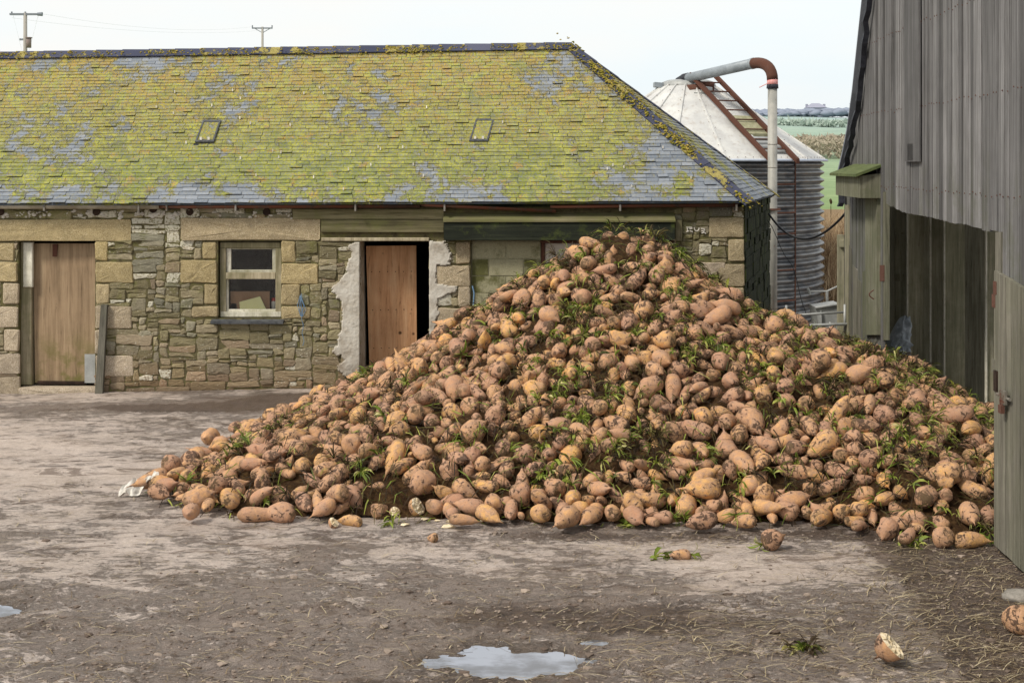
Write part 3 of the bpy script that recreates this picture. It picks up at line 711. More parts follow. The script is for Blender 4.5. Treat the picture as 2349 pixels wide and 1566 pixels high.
# --- dressed granite blocks, as laid in the photo: x0,x1,y0,y1,greyness
GR = [(-60, 34, 556, 598, .2), (-60, 40, 602, 646, .2), (6, 42, 650, 698, .7), (-60, 42, 703, 750, .8), (10, 44, 755, 806, .8), (-60, 46, 811, 858, .9), (-60, 46, 863, 915, .8),
      (219, 246, 555, 597, .0), (219, 306, 601, 648, .1), (219, 252, 652, 696, .3), (219, 302, 701, 752, .7), (219, 236, 756, 812, .8), (219, 306, 816, 862, .9),
      (464, 496, 555, 593, .1), (413, 497, 597, 648, .1), (469, 499, 651, 698, .2), (441, 501, 702, 726, .3),
      (646, 678, 553, 602, .1), (646, 731, 604, 651, .1), (646, 688, 653, 699, .2), (646, 711, 703, 731, .2),
      (1046, 1079, 555, 605, .5), (1000, 1079, 609, 656, .6), (1050, 1079, 659, 703, .7), (1003, 1079, 707, 765, .7), (1030, 1079, 769, 830, .7), (1000, 1079, 834, 900, .7),
      (1627, 1707, 499, 545, .4), (1672, 1707, 549, 601, .4), (1624, 1707, 605, 656, .5), (1664, 1707, 660, 715, .5), (1630, 1707, 719, 780, .5), (1560, 1664, 603, 655, .9), (1560, 1620, 660, 720, .9)]
rg = random.Random(11)
def stone(mb, a, b, c, d, tone, proud=0.012, ch=0.012, jit=0.006, n=3, rnd=rg, dome=0.006):
    """one rough-faced block filling x a..b, z c..d, face towards the yard"""
    o = []
    k = max(3, n)
    cr = min(0.22 * (b - a), 0.22 * (d - c), 0.016)
    sk = jit * 1.5; cs = [(u + rnd.uniform(-sk, sk), v + rnd.uniform(-sk, sk)) for u, v in ((a, c), (b, c), (b, d), (a, d))]
    for i in range(4):
        p0 = Vector(cs[i]); p1 = Vector(cs[(i + 1) % 4]); L = (p1 - p0).length; dr = (p1 - p0) / L
        m = max(2, min(6, int(L / 0.09) + 1))
        for j in range(m):
            t = cr / L + (1 - 2 * cr / L) * j / (m - 1)
            q = p0 + dr * L * t
            o.append(Vector((q.x + rnd.uniform(-jit, jit), q.y + rnd.uniform(-jit, jit))))
    mid = Vector(((a + b) / 2, (c + d) / 2)); N = len(o)
    vs = [(p.x, MY + 0.02, p.y) for p in o]
    vs += [(p.x, WALL_Y - proud + ch, p.y) for p in o]
    tilt = rnd.uniform(-0.008, 0.008), rnd.uniform(-0.008, 0.008)
    for p in o:
        s = (mid - p); L = s.length; p2 = p + s * min(0.45, ch * 1.1 / max(L, 0.01))
        vs.append((p2.x, WALL_Y - proud - rnd.uniform(0, 0.004) + tilt[0] * (p2.x - mid.x) * 6 + tilt[1] * (p2.y - mid.y) * 6, p2.y))
    for p in o:
        p2 = p.lerp(mid, 0.5); vs.append((p2.x, WALL_Y - proud - dome - rnd.uniform(-0.004, 0.006) + tilt[0] * (p2.x - mid.x) * 6, p2.y))
    vs.append((mid.x, WALL_Y - proud - dome * 1.2, mid.y))
    fs = []
    for r in range(3):
        for i in range(N): fs.append((r * N + i, r * N + (i + 1) % N, (r + 1) * N + (i + 1) % N, (r + 1) * N + i))
    for i in range(N): fs.append((3 * N + i, 3 * N + (i + 1) % N, 4 * N))
    mb.add(vs, fs, tone)
for x0, x1, y0, y1, gy in GR:
    mb = MB(); stone(mb, wx(x0), wx(x1), wz(y1), wz(y0), (rg.random(), gy, 0, 1), 0.012, 0.012, 0.005)
    mb.build('granite_quoin', M['granite'], barn)
for x0, x1, y0, y1 in ((-420 + 330, 301, 503, 552), (415, 734, 500, 551)):
    mb = MB(); stone(mb, wx(x0), wx(x1), wz(y1), wz(y0), (0.55, 0.15 if x0 < 0 else 0.45, 0, 1), 0.018, 0.012, 0.004)
    mb.build('granite_lintel', M['granite'], barn)

# --- rubble: greedy packing of stones into what is left of the wall face
def pack():
    cs = 0.02; nx = int((XR - XL) / cs); nz = int((ZT - 0.05 + 0.06) / cs); z0 = -0.06
    occ = np.zeros((nz, nx), bool)
    def block(a, b, c, d):
        i0 = max(0, int(round((a - XL) / cs))); i1 = min(nx, int(round((b - XL) / cs))); j0 = max(0, int(round((c - z0) / cs))); j1 = min(nz, int(round((d - z0) / cs)))
        if i1 > i0 and j1 > j0: occ[j0:j1, i0:i1] = True
    for a, b, c, d in holes: block(a, b, c, d)
    for x0, x1, y0, y1, _ in GR: block(wx(x0), wx(x1), wz(y1), wz(y0))
    for x0, x1, y0, y1 in ((-420, 301, 503, 552), (415, 734, 500, 551), (672, 1548, 478, 552), (1545, 1565, 503, 553)): block(wx(x0), wx(x1), wz(y1), wz(y0))
    r = random.Random(3); out = []
    for j in range(nz):
        i = 0
        while i < nx:
            if occ[j, i]: i += 1; continue
            zz = z0 + j * cs
            big = r.random()
            w = r.uniform(0.10, 0.22) if big < 0.28 else r.uniform(0.20, 0.50)
            h = r.choice((0.04, 0.06, 0.08, 0.08, 0.10, 0.12, 0.14, 0.16) if big > 0.2 else (0.04, 0.06)) * (1.0 if zz < 0.9 else 1.08)
            if w < 0.13: h = min(h, 0.12)
            W_, H_ = max(3, int(w / cs)), max(2, int(h / cs))
            k = 0
            while k < W_ and i + k < nx and not occ[j, i + k]: k += 1
            # do not leave slivers
            run = k
            while i + run < nx and not occ[j, i + run]: run += 1
            if 0 < run - k < 4: k = run
            hh = 0
            while hh < H_ and j + hh < nz and not occ[j + hh, i:i + k].any(): hh += 1
            occ[j:j + hh, i:i + k] = True
            if k >= 2 and hh >= 2: out.append((XL + i * cs, XL + (i + k) * cs, zz, zz + hh * cs))
            i += k
    return out
st = MB(); rs = random.Random(8)
for a, b, c, d in pack():
    g = rs.uniform(0.0015, 0.005)
    lich = 1.0 if rs.random() < (0.03 if c < 1.1 else 0.13) else rs.random() * 0.3
    px = a / S + CX
    if 350 < px < 420 and 1.85 < c < 2.3 or 300 < px < 400 and 2.0 < c < 2.3: lich = 1.0
    stone(st, a + g, b - g, c + g * 0.8, d - g * 0.8, (rs.random(), lich, rs.random(), 1), rs.uniform(-0.004, 0.014), 0.010, 0.010, rnd=rs, dome=0.004)
st.build('rubble_wall', M['stone'], barn)

# --- end wall: dark stones on the skewed gable return
ew = MB(); re_ = random.Random(4); L = (EB - ER).length; dr = (EB - ER) / L; nr = Vector((dr.y, -dr.x, 0))
z = -0.05
while z < ZT - 0.05:
    h = re_.uniform(0.09, 0.2); u = 0.0
    while u < L:
        wd = re_.uniform(0.2, 0.55); t = (0.2 + 0.2 * re_.random(), 0, 0, 1)
        p0 = ER + dr * (u + .006); p1 = ER + dr * min(L, u + wd - .006); o = nr * re_.uniform(0.008, 0.03)
        ew.hexa([p0 + Vector((0, 0, z)), p1 + Vector((0, 0, z)), p1 + Vector((0, 0, min(ZT, z + h - .01))), p0 + Vector((0, 0, min(ZT, z + h - .01)))],
                [p0 + o + Vector((0, 0, z)), p1 + o + Vector((0, 0, z)), p1 + o + Vector((0, 0, min(ZT, z + h - .01))), p0 + o + Vector((0, 0, min(ZT, z + h - .01)))], t)
        u += wd
    z += h
def m_dark():
    m = Mat('dark_mossy_stone'); p = m.pos(); n = m.noise(m.pos((1, 1, 0.3)), 9, 6, 0.75); f = m.noise(p, 40, 5, 0.7)
    c = m.ramp(n, [(0.3, lin(20, 24, 20)), (0.52, lin(38, 44, 28)), (0.66, lin(66, 76, 28)), (0.8, lin(96, 100, 44))])
    m.bump(f, 0.8, 0.02); return m.done(c, 0.9, 0.2)
ew.build('end_wall', m_dark(), barn)

# --- render patches round the second doorway
def ragged(mb, pts, y0, th, jit, rnd):
    """patch inside a polygon given in photo pixels: fine cells with a broken edge, standing proud of the stones"""
    def inside(x, y):
        c = False
        for (x1, y1), (x2, y2) in zip(pts, pts[1:] + pts[:1]):
            if (y1 > y) != (y2 > y) and x < (x2 - x1) * (y - y1) / (y2 - y1) + x1: c = not c
        return c
    st_ = 2.2; xa, xb = min(p[0] for p in pts), max(p[0] for p in pts); ya, yb = min(p[1] for p in pts), max(p[1] for p in pts)
    nx = int((xb - xa) / st_) + 1; ny = int((yb - ya) / st_) + 1; on = {}
    for j in range(ny):
        for i in range(nx):
            x, y = xa + (i + .5) * st_, ya + (j + .5) * st_; q = Vector((x * .06, y * .06, 3)); free = xa if xa > 900 else xb
            k = min(1, abs(x - free) / 14)
            if inside(x + k * jit * 3 * mnoise.noise(q) + k * jit * 2.4 * mnoise.noise(q * 3.1), y + k * jit * 3 * mnoise.noise(q + Vector((9, 4, 1)))): on[(i, j)] = 1
    vid = {}; vs = []; fs = []
    def vert(i, j, back):
        key = (i, j, back)
        if key not in vid:
            vid[key] = len(vs); x, y = xa + i * st_, ya + j * st_; n = mnoise.noise(Vector((x * .04, y * .04, 7))) * .007 + mnoise.noise(Vector((x * .15, y * .15, 2))) * .003
            inner = all((i + a, j + b) in on for a in (-1, 0) for b in (-1, 0))
            vs.append(W(min(x, 1e9), y, .02 if back else -(th if inner else th - .012) + n))
        return vid[key]
    for (i, j) in on:
        fs.append((vert(i, j + 1, 0), vert(i + 1, j + 1, 0), vert(i + 1, j, 0), vert(i, j, 0)))
        for di, dj, p, q in ((-1, 0, (i, j), (i, j + 1)), (1, 0, (i + 1, j + 1), (i + 1, j)), (0, -1, (i + 1, j), (i, j)), (0, 1, (i, j + 1), (i + 1, j + 1))):
            if (i + di, j + dj) not in on: fs.append((vert(*p, 0), vert(*q, 0), vert(*q, 1), vert(*p, 1)))
    mb.add(vs, fs)
def jit_free(a): return a in (825, 985)
rr = random.Random(21)
mb = MB()
ragged(mb, [(825, 556), (812, 553), (800, 560), (806, 580), (800, 602), (792, 628), (768, 652), (760, 668), (782, 690), (786, 712), (784, 736), (786, 752), (770, 790), (764, 806), (784, 814), (786, 826), (772, 842), (786, 858), (800, 874), (812, 900), (825, 905)], 0, 0.034, 2.2, rr)
ragged(mb, [(985, 552), (1020, 553), (1024, 566), (1038, 578), (1034, 596), (1030, 606), (1006, 612), (1000, 640), (1004, 652), (1050, 655), (1046, 670), (1006, 682), (1004, 700), (1010, 715), (1000, 740), (1002, 800), (1000, 880), (985, 900)], 0, 0.034, 2.2, rr)
a, b, c, d = holes[2]
# reveals of the doorway
mb.hexa([(a, WALL_Y - .034, c), (a + .045, WALL_Y + .30, c), (a + .045, WALL_Y + .49, c), (a - .02, WALL_Y + .49, c)], [(a, WALL_Y - .034, d - .02), (a + .015, WALL_Y + .30, d - .02), (a + .015, WALL_Y + .49, d - .02), (a - .02, WALL_Y + .49, d - .02)])
mb.build('render_patch', M['render'], barn)

# --- roof
EL0, ER0 = Vector((wx(-440), WALL_Y - 0.20, 2.47)), P(1722, 462, WALL_Y - 0.20)
EBk = P(1777, 446, 21.2)
AP = P(1312, 104, 19.1); RL = P(-620, 122, 19.1)
_l0 = P(0, 126, 19.1); RL.z = AP.z + (_l0.z - AP.z) / (_l0.x - AP.x) * (RL.x - AP.x)
def slates(E0, E1, T0, T1, rows, w0, w1, rnd, sag=0.0):
    """courses of slates between an eave line and a top line (which may be one point)"""
    mb = MB(); nrm = (E1 - E0).cross(T0 - E0 if (T0 - E0).length > 0.1 else T1 - E0).normalized()
    if nrm.z < 0: nrm = -nrm
    al = (E1 - E0).normalized(); full = (E1 - E0).length
    mb.add([E0 - nrm * 0.03, E1 - nrm * 0.03, T1 - nrm * 0.03, T0 - nrm * 0.03] if (T1 - T0).length > 0.01 else [E0 - nrm * 0.03, E1 - nrm * 0.03, T1 - nrm * 0.03], [(0, 1, 2, 3) if (T1 - T0).length > 0.01 else (0, 1, 2)], (0, 0, 0, 1))
    for r in range(rows):
        v0, v1 = r / rows, min(1, (r + 1.25) / rows)
        l0, r0 = E0.lerp(T0, v0), E1.lerp(T1, v0); l1, r1 = E0.lerp(T0, v1), E1.lerp(T1, v1)
        base = (l0 - E0).dot(al); end = (r0 - E0).dot(al); base1 = (l1 - E0).dot(al); end1 = (r1 - E0).dot(al)
        x = base - rnd.random() * 0.2
        while x < end:
            wd = rnd.uniform(w0, w1) * (1.15 - 0.35 * r / rows); xa, xb = max(base, x), min(end, x + wd - 0.004)
            xa1, xb1 = min(max(base1, xa), end1), min(max(base1, xb), end1)
            if xb - xa > 0.012:
                slip = rnd.gauss(0, 0.0035); lift = rnd.uniform(0.010, 0.017) if rnd.random() > 0.03 else 0.028
                def pt(xx, la, lb, bb, ee, vv): t = (xx - bb) / max(1e-6, ee - bb); return la.lerp(lb, min(1, max(0, t)))
                dn = (l0 - l1).normalized() * slip
                p0 = pt(xa, l0, r0, base, end, 0) + dn; p1 = pt(xb, l0, r0, base, end, 0) + dn + (l0 - l1).normalized() * rnd.gauss(0, 0.002)
                q0 = pt(xa1, l1, r1, base1, end1, 1); q1 = pt(xb1, l1, r1, base1, end1, 1)
                t = (min(1, max(0, rnd.gauss(0.5, 0.25))), rnd.random(), 0, 1)
                vs = [p0 + nrm * lift, p1 + nrm * (lift + rnd.uniform(-.004, .004)), q1 + nrm * 0.004, q0 + nrm * 0.004, p0 + nrm * (lift - .008), p1 + nrm * (lift - .008)]
                mb.add(vs, [(0, 1, 2, 3), (4, 5, 1, 0), (0, 3, 4), (1, 5, 2)], t)
            x += wd
    return mb, nrm
rf = random.Random(15)
mb, NF = slates(EL0, ER0, RL, AP, 44, 0.12, 0.20, rf); roof = mb.build('roof', M['slate'], barn)
mb, NE = slates(ER0, EBk, AP, AP, 44, 0.12, 0.20, rf); mb.build('roof', M['slate'], barn)
mb, NB = slates(EBk, Vector((EL0.x, 21.3, 2.47)), AP, RL, 20, 0.3, 0.4, rf); mb.build('roof', M['slate'], barn)
# closing gable far outside the picture
mb = MB(); mb.add([(XL, MY, ZT), (XL, 21, ZT), (XL, 19.1, RL.z - .05)], [(0, 1, 2)]); mb.build('gable', M['mortar'], barn)

def cap_tiles(A, B, n1, n2, wing, seg, rnd, drop=0.0, lift=0.035):
    mb = MB(); d = (B - A); L = d.length; d /= L; n = int(L / seg)
    def side(nn):
        s = d.cross(nn).normalized(); return s if s.z < 0 else -s
    s1, s2 = side(n1), side(n2); top = (n1 + n2).normalized()
    for i in range(n):
        a = A + d * (L * i / n); b = A + d * (L * (i + 1) / n + 0.03)
        l0, l1 = lift + rnd.uniform(-.001, .003), lift - 0.008 + rnd.uniform(-.001, .002)
        t = (rnd.random(), rnd.random(), 0, 1)
        for s, nn in ((s1, n1), (s2, n2)):
            vs = [a + top * l1, b + top * l0, b + s * wing + nn * (l0 * .8), a + s * wing + nn * (l1 * .8)]
            low = [v - nn * 0.016 for v in vs]
            mb.hexa(low, vs, t)
    return mb
mb = cap_tiles(AP, RL, NF, NB, 0.13, 0.38, rf, lift=0.05); mb.build('ridge_capping', M['ridge'], barn)
mb = cap_tiles(AP, ER0, NF, NE, 0.125, 0.42, rf); mb.build('hip_capping', M['ridge'], barn)
mb = cap_tiles(AP, EBk, NE, NB, 0.13, 0.42, rf); mb.build('hip_capping', M['ridge'], barn)
# moss crusts on ridge and hip, each a small flattened cushion
ms = MB(); rm = random.Random(33)
def crust(A, B, nn, n, wing, size):
    d = (B - A); dn = d.normalized(); s = dn.cross(nn).normalized(); s = s if s.z < 0 else -s
    for _ in range(n):
        c = A + d * rm.random(); k = rm.randint(3, 14); sp = rm.uniform(.03, .17); off = rm.uniform(0.03, wing)
        if mnoise.noise(c * 1.3) < -0.15: continue
        for _ in range(k):
            q = c + dn * rm.gauss(0, sp) + s * min(wing + .04, max(0.015, off + rm.gauss(0, .03)))
            ms.blob(q + nn * 0.04, size * rm.uniform(.4, 1.2), (1.2, 1.0, 0.7), 0.35, (rm.random(), 0, 0, 1), rm)
crust(RL.lerp(AP, 0.25), AP, NF, 120, 0.13, 0.012)
crust(AP, ER0, NF, 80, 0.13, 0.016); crust(AP, ER0, NE, 30, 0.12, 0.015)
# joints of the ridge tiles
L = (AP - RL).length; nseg = int(L / 0.38)
for i in range(nseg):
    c = AP.lerp(RL, i / nseg)
    for _ in range(7): ms.blob(c + Vector((rm.gauss(0, .012), -rm.uniform(0.02, .12), 0)) + NF * 0.045 - Vector((0, 0, rm.uniform(0, .12))), rm.uniform(.008, .018), (1, 1, .8), .3, (rm.random() * .6 + .4, 0, 0, 1), rm)
ms.build('moss_crust', M['moss'], barn)
# broken bits of white mortar / lead tingles on the slates
for _ in range(46):
    tg_ = MB()
    u, v = rf.uniform(0.45, 0.97), rf.uniform(0.05, 0.75); p = EL0.lerp(ER0, u).lerp(RL.lerp(AP, u), v) + NF * 0.03
    tg_.box(p - Vector((.007, .004, .016)), p + Vector((.007, .004, .022)), (rf.random(), 0, 0, 1)); tg_.build('slate_clip', M['white'], barn)

# roof hatches
def roofpt(px, py, lift=0.03):
    """point of the front slope under a photo pixel"""
    o = Vector((0, 0, HC)); dd = Vector(((px - CX) / FPX, 1, -(py - HY) / FPX))
    t = (EL0 + NF * lift - o).dot(NF) / dd.dot(NF); return o + dd * t
for q in (((447, 325), (490, 325), (507, 275), (466, 275)), ((1076, 323), (1119, 323), (1134, 272), (1092, 272))):
    c = [roofpt(*p, lift=0.062) for p in q]; mid = sum(c, Vector()) / 4
    mb = MB(); og = [mid + (p - mid) * 1.16 - NF * .034 for p in c]; mb.hexa([p - NF * .03 for p in og], og); mb.build('skylight_gap_shade', M['rubber'], barn)  # black plate added as the shaded gap outlining the skylight
    mb = MB(); lo = [p - NF * 0.06 for p in c]
    inner = [p.lerp(mid, 0.17) for p in c]; innlo = [p - NF * 0.02 for p in inner]
    for i in range(4):
        j = (i + 1) % 4
        mb.hexa([lo[i], lo[j], innlo[j], innlo[i]], [c[i], c[j], inner[j], inner[i]])
    f = mb.build('skylight', M['slate_sill'], barn)
    mb = MB(); mb.add([p + NF * 0.012 for p in innlo], [(0, 1, 2, 3)], (0.35, 0.2, 0, 1)); mb.build('pane', M['slate'], f)
    mb = MB()
    for t in (0.25, 0.75):
        p = inner[0].lerp(inner[1], t) + NF * 0.01; mb.box(p - Vector((.014, .01, .01)), p + Vector((.014, .01, .03)))
    mb.build('clip', M['white'], f)

# eaves board and gutter lengths
mb = MB(); mb.box((XL, WALL_Y - .03, 2.435), (XR - .02, WALL_Y + .02, 2.47), (.3, .3, 0, 1)); mb.build('eaves_board', M['beam_dark'], barn)
def gutter(x0, y0, x1, y1, mat, d=-0.11, r=0.042):
    a, b = P(x0, y0, WALL_Y + d), P(x1, y1, WALL_Y + d); mb = MB(); n = 9
    dx = (b - a)
    rings = []
    for p in (a, b):
        rings.append([p + Vector((0, -math.cos(math.pi * k / (n - 1)) * r, -math.sin(math.pi * k / (n - 1)) * r)) for k in range(n)])
        rings.append([p + Vector((0, -math.cos(math.pi * k / (n - 1)) * (r - .006), -math.sin(math.pi * k / (n - 1)) * (r - .006))) for k in range(n)])
    vs = rings[0] + rings[2] + rings[1] + rings[3]
    fs = [(k, k + 1, n + k + 1, n + k) for k in range(n - 1)] + [(2 * n + k, 3 * n + k, 3 * n + k + 1, 2 * n + k + 1) for k in range(n - 1)] + [(k, 2 * n + k, 2 * n + k + 1, k + 1) for k in range(n - 1)] + [(n + k, n + k + 1, 3 * n + k + 1, 3 * n + k) for k in range(n - 1)]
    mb.add(vs, fs, (.5, .5, 0, 1)); return mb.build('gutter', mat, barn, True)
g = gutter(-420, 470, 366, 471, M['alu'], r=0.05); tag(g, 'pale new gutter length')
gutter(366, 471, 964, 470, M['rust_gutter']); g = gutter(962, 466, 1275, 481, M['rust_gutter']); tag(g, 'rusty gutter length that has slipped'); gutter(1262, 471, 1692, 467, M['rust_gutter'])
for x in (104, 320, 384, 542, 816, 1020, 1422, 1688):
    mb = MB(); p = P(x, 474, WALL_Y - .12); mb.box(p - Vector((.011, .055, .055)), p + Vector((.011, .11, .03))); mb.build('gutter_bracket', M['bracket'], barn)
# rafter ends under the eaves
for x, y in ((2, 486), (222, 486), (352, 480), (436, 486), (612, 486), (-120, 486)):
    mb = MB(); p = W(x, y); mb.tube([p + Vector((0, .1, 0)), p + Vector((0, -.022, 0))], 0.05, 12); mb.build('rafter_end', M['dark_hole'], barn)
# white mortar dabs along the wall head
dab = MB()
for _ in range(60):
    x = rg.uniform(-60, 700); y = rg.choice((rg.uniform(484, 500), rg.uniform(488, 498))); p = W(x, y)
    for _ in range(4): dab.blob(p + Vector((rg.gauss(0, .025), -.006, rg.gauss(0, .014))), rg.uniform(.012, .03), (1, .5, .8), .35, None, rg)
dab.build('mortar_dab', M['render'], barn)

# --- timber lintels over the second doorway and the big blocked opening
def plank(x0, x1, y0, y1, f, bk, mat, name, par=barn, tone=None, ch=0.008):
    a, b = wx(x0), wx(x1); c, d = wz(y1), wz(y0); mb = MB()
    t = tone or (rg.random(), rg.random(), rg.random(), 1)
    lo = [(a, WALL_Y + bk, c), (b, WALL_Y + bk, c), (b, WALL_Y + bk, d), (a, WALL_Y + bk, d)]
    md = [(a, WALL_Y + f + ch, c), (b, WALL_Y + f + ch, c), (b, WALL_Y + f + ch, d), (a, WALL_Y + f + ch, d)]
    hi = [(a + ch, WALL_Y + f, c + ch), (b - ch, WALL_Y + f, c + ch), (b - ch, WALL_Y + f, d - ch), (a + ch, WALL_Y + f, d - ch)]
    mb.add(lo + md + hi, [(3, 2, 1, 0)] + [(i + r, (i + 1) % 4 + r, (i + 1) % 4 + 4 + r, i + 4 + r) for r in (0, 4) for i in range(4)] + [(8, 9, 10, 11)], t)
    return mb.build(name, mat, par)
plank(672, 1019, 479, 503, -0.03, 0.1, M['beam'], 'timber_lintel_or_gap', tone=(.8, .3, .4, 1))
plank(738, 1019, 504, 533, -0.045, 0.1, M['beam'], 'timber_lintel_or_gap', tone=(.25, .35, .1, 1))
plank(738, 1019, 533.5, 544, 0.05, 0.14, M['beam_dark'], 'timber_lintel_or_gap', tone=(.2, .2, .2, 1))  # near-black strip standing in for the shaded gap below the beam
# sloping mossy top board and the face beam of the wide opening
mb = MB(); a, b = wx(1018), wx(1546)
mb.hexa([(a, WALL_Y - .19, wz(508)), (b, WALL_Y - .19, wz(508)), (b, WALL_Y + .05, wz(488)), (a, WALL_Y + .05, wz(488))], [(a, WALL_Y - .19, wz(505)), (b, WALL_Y - .19, wz(505)), (b, WALL_Y + .05, wz(484)), (a, WALL_Y + .05, wz(484))], (.3, .6, 0, 1))
mb.build('weather_board', M['beam'], barn)
mb = MB(); mb.box((a + .01, WALL_Y - .17, wz(549)), (b - .01, WALL_Y + .04, wz(509)), (.45, .2, .5, 1)); mb.build('timber_lintel_or_gap', M['beam_dark'], barn)
plank(1548, 1564, 504, 553, -0.05, 0.1, M['frame_wood'], 'short_post', tone=(.6, .8, .2, 1))
plank(738, 985, 545, 553, -0.035, 0.12, M['frame_wood'], 'door_head', tone=(.9, .1, .2, 1))

# blocked opening: concrete block infill and a peeling sheet door
inf = MB(); rb = random.Random(17)
y = 556; row = 0
while y < 920:
    x = 1082 - (40 if row % 2 else 0)
    while x < 1240:
        x0, x1 = max(1082, x), min(1240, x + 78)
        if x1 - x0 > 5: inf.box((wx(x0) + .004, WALL_Y + .055 + rb.uniform(-.004, .004), wz(min(y + 38, 925)) + .004), (wx(x1) - .004, WALL_Y + .2, wz(y) - .004), (rb.random(), rb.random(), 0, 1))
        x += 80
    y += 39; row += 1
def m_blocks():
    m = Mat('slurried_blocks'); p = m.pos(); c, tr, tg, tb = m.tone(); n = m.noise(p, 3.5, 6, 0.7); f = m.noise(p, 50, 5, 0.7)
    a = m.mix(m.step(m.math('ADD', n, m.math('MULTIPLY', m.math('ADD', tr, -.5), .35)), 0.38, 0.6), lin(96, 96, 60), lin(160, 156, 128))
    m.bump(f, 0.5, 0.01); return m.done(scale_col(m, a, m.math('MULTIPLY_ADD', f, 0.8, 0.6)), 0.95, 0.1)
mb_ = m_blocks()
inf.build('block_infill', mb_, barn)
mb = MB(); mb.box((wx(1081), WALL_Y + .066, wz(925)), (wx(1241), WALL_Y + .19, wz(553)), (.9, .5, 0, 1)); mb.build('block_mortar', mb_, barn)
plank(1242, 1250, 556, 925, 0.04, 0.2, M['rust'], 'door_post')
sd = plank(1250, 1544, 558, 925, 0.07, 0.12, M['rusty_sheet'], 'sheet_door', tone=(.5, .42, .2, 1))
plank(1240, 1545, 551, 558, 0.0, 0.2, M['rust'], 'door_head')

# --- left doorway: frame, plywood door with a metal patch, granite step
plank(40, 66, 556, 886, 0.10, 0.22, M['frame_wood'], 'door_frame', tone=(.55, .5, .3, 1))
plank(48, 70, 557, 660, 0.07, 0.12, M['sash'], 'door_frame', tone=(.75, .1, .6, 1))
dm = MB()
dl = [W(70, 882, .16), W(222, 882, .13), W(217, 560, .13), W(66, 560, .16)]
dm.hexa([p + Vector((0, .035, 0)) for p in dl], dl, (.5, .5, .3, 1)); dr_ = dm.build('door', M['ply_grey'], barn); tag(dr_, 'grey weathered plywood door')
mb = MB(); q = [W(188, 881, .105), W(222, 881, .10), W(220, 815, .10), W(188, 815, .105)]; mb.hexa([p + Vector((0, .02, 0)) for p in q], q, (.5, .3, 0, 1)); mb.build('metal_patch', M['galv'], dr_)
mb = MB(); q = [W(112, 590, .135), W(122, 590, .135), W(124, 562, .135), W(112, 562, .135)]; mb.hexa([p + Vector((0, .02, 0)) for p in q], q, (.5, .9, 0, 1)); mb.build('strap_hinge', M['rust'], dr_)
mb = MB(); q = [W(78, 884, .118), W(190, 884, .118), W(190, 878, .118), W(78, 877, .118)]; mb.hexa([p + Vector((0, .02, 0)) for p in q], q, (.3, .9, .4, 1)); mb.build('weather_bar', M['dark_hole'], dr_)
mb = MB(); stone(mb, wx(44), wx(222), wz(918), wz(888), (.7, .9, 0, 1), .03, .014, .004)
mb.box((wx(45), WALL_Y - .015, wz(920)), (wx(221), WALL_Y + .45, wz(888) - .002), (.7, .9, 0, 1)); mb.build('door_step', M['granite'], barn)
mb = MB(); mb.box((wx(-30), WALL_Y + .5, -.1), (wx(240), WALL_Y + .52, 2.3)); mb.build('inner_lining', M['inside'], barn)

# --- window: frame, two sashes, glass, slate sill, dim room behind
fr = plank(502, 643, 556, 570, 0.06, 0.16, M['frame_wood'], 'window_frame', tone=(.6, .9, .5, 1))
win = fr
def wpart(x0, x1, y0, y1, f, bk, mat, name, t=None): return plank(x0, x1, y0, y1, f, bk, mat, name, win, t, 0.004)
wpart(502, 516, 570, 728, .06, .16, M['frame_wood'], 'frame_post', (.5, .8, .2, 1)); wpart(630, 644, 570, 728, .06, .16, M['frame_wood'], 'frame_post', (.6, .7, .8, 1))
wpart(516, 630, 626, 641, .055, .16, M['frame_wood'], 'frame_rail', (.8, .4, .5, 1)); wpart(504, 643, 716, 728, .055, .16, M['sash'], 'frame_rail', (.6, .6, .3, 1))
for q in ((516, 527, 570, 626), (622, 630, 570, 626), (527, 622, 570, 573), (527, 622, 620, 626)): wpart(*q, .085, .13, M['sash'], 'sash')
for q in ((514, 521, 641, 716), (636, 640, 641, 716), (521, 636, 711, 716)): wpart(*q, .085, .13, M['sash'], 'sash')
for q in ((527, 622, 573, 620), (521, 636, 641, 711)): plank(*q, .11, .114, M['glass'], 'glass_pane', win, None, 0.0005)
mb = MB(); a, b = wx(486), wx(652)
mb.hexa([(a, WALL_Y - .09, wz(741)), (b, WALL_Y - .09, wz(741)), (b, WALL_Y + .06, wz(736)), (a, WALL_Y + .06, wz(736))], [(a, WALL_Y - .09, wz(735)), (b, WALL_Y - .09, wz(735)), (b, WALL_Y + .06, wz(730)), (a, WALL_Y + .06, wz(730))]); mb.build('window_sill', M['slate_sill'], barn)
# room behind the window (five dark faces) with a shelf for the things on it
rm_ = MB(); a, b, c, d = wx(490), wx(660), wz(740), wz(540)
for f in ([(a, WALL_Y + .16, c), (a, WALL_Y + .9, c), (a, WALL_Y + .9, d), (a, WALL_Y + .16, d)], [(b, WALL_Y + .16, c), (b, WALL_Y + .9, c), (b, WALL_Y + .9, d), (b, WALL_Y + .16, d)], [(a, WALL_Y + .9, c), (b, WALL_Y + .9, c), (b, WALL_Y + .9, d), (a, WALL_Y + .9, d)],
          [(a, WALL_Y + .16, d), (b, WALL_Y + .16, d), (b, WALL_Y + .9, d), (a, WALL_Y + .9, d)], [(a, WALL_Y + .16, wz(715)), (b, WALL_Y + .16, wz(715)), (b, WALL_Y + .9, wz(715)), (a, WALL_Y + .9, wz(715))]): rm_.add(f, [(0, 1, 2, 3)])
rm_.build('window_recess', M['inside'], barn)

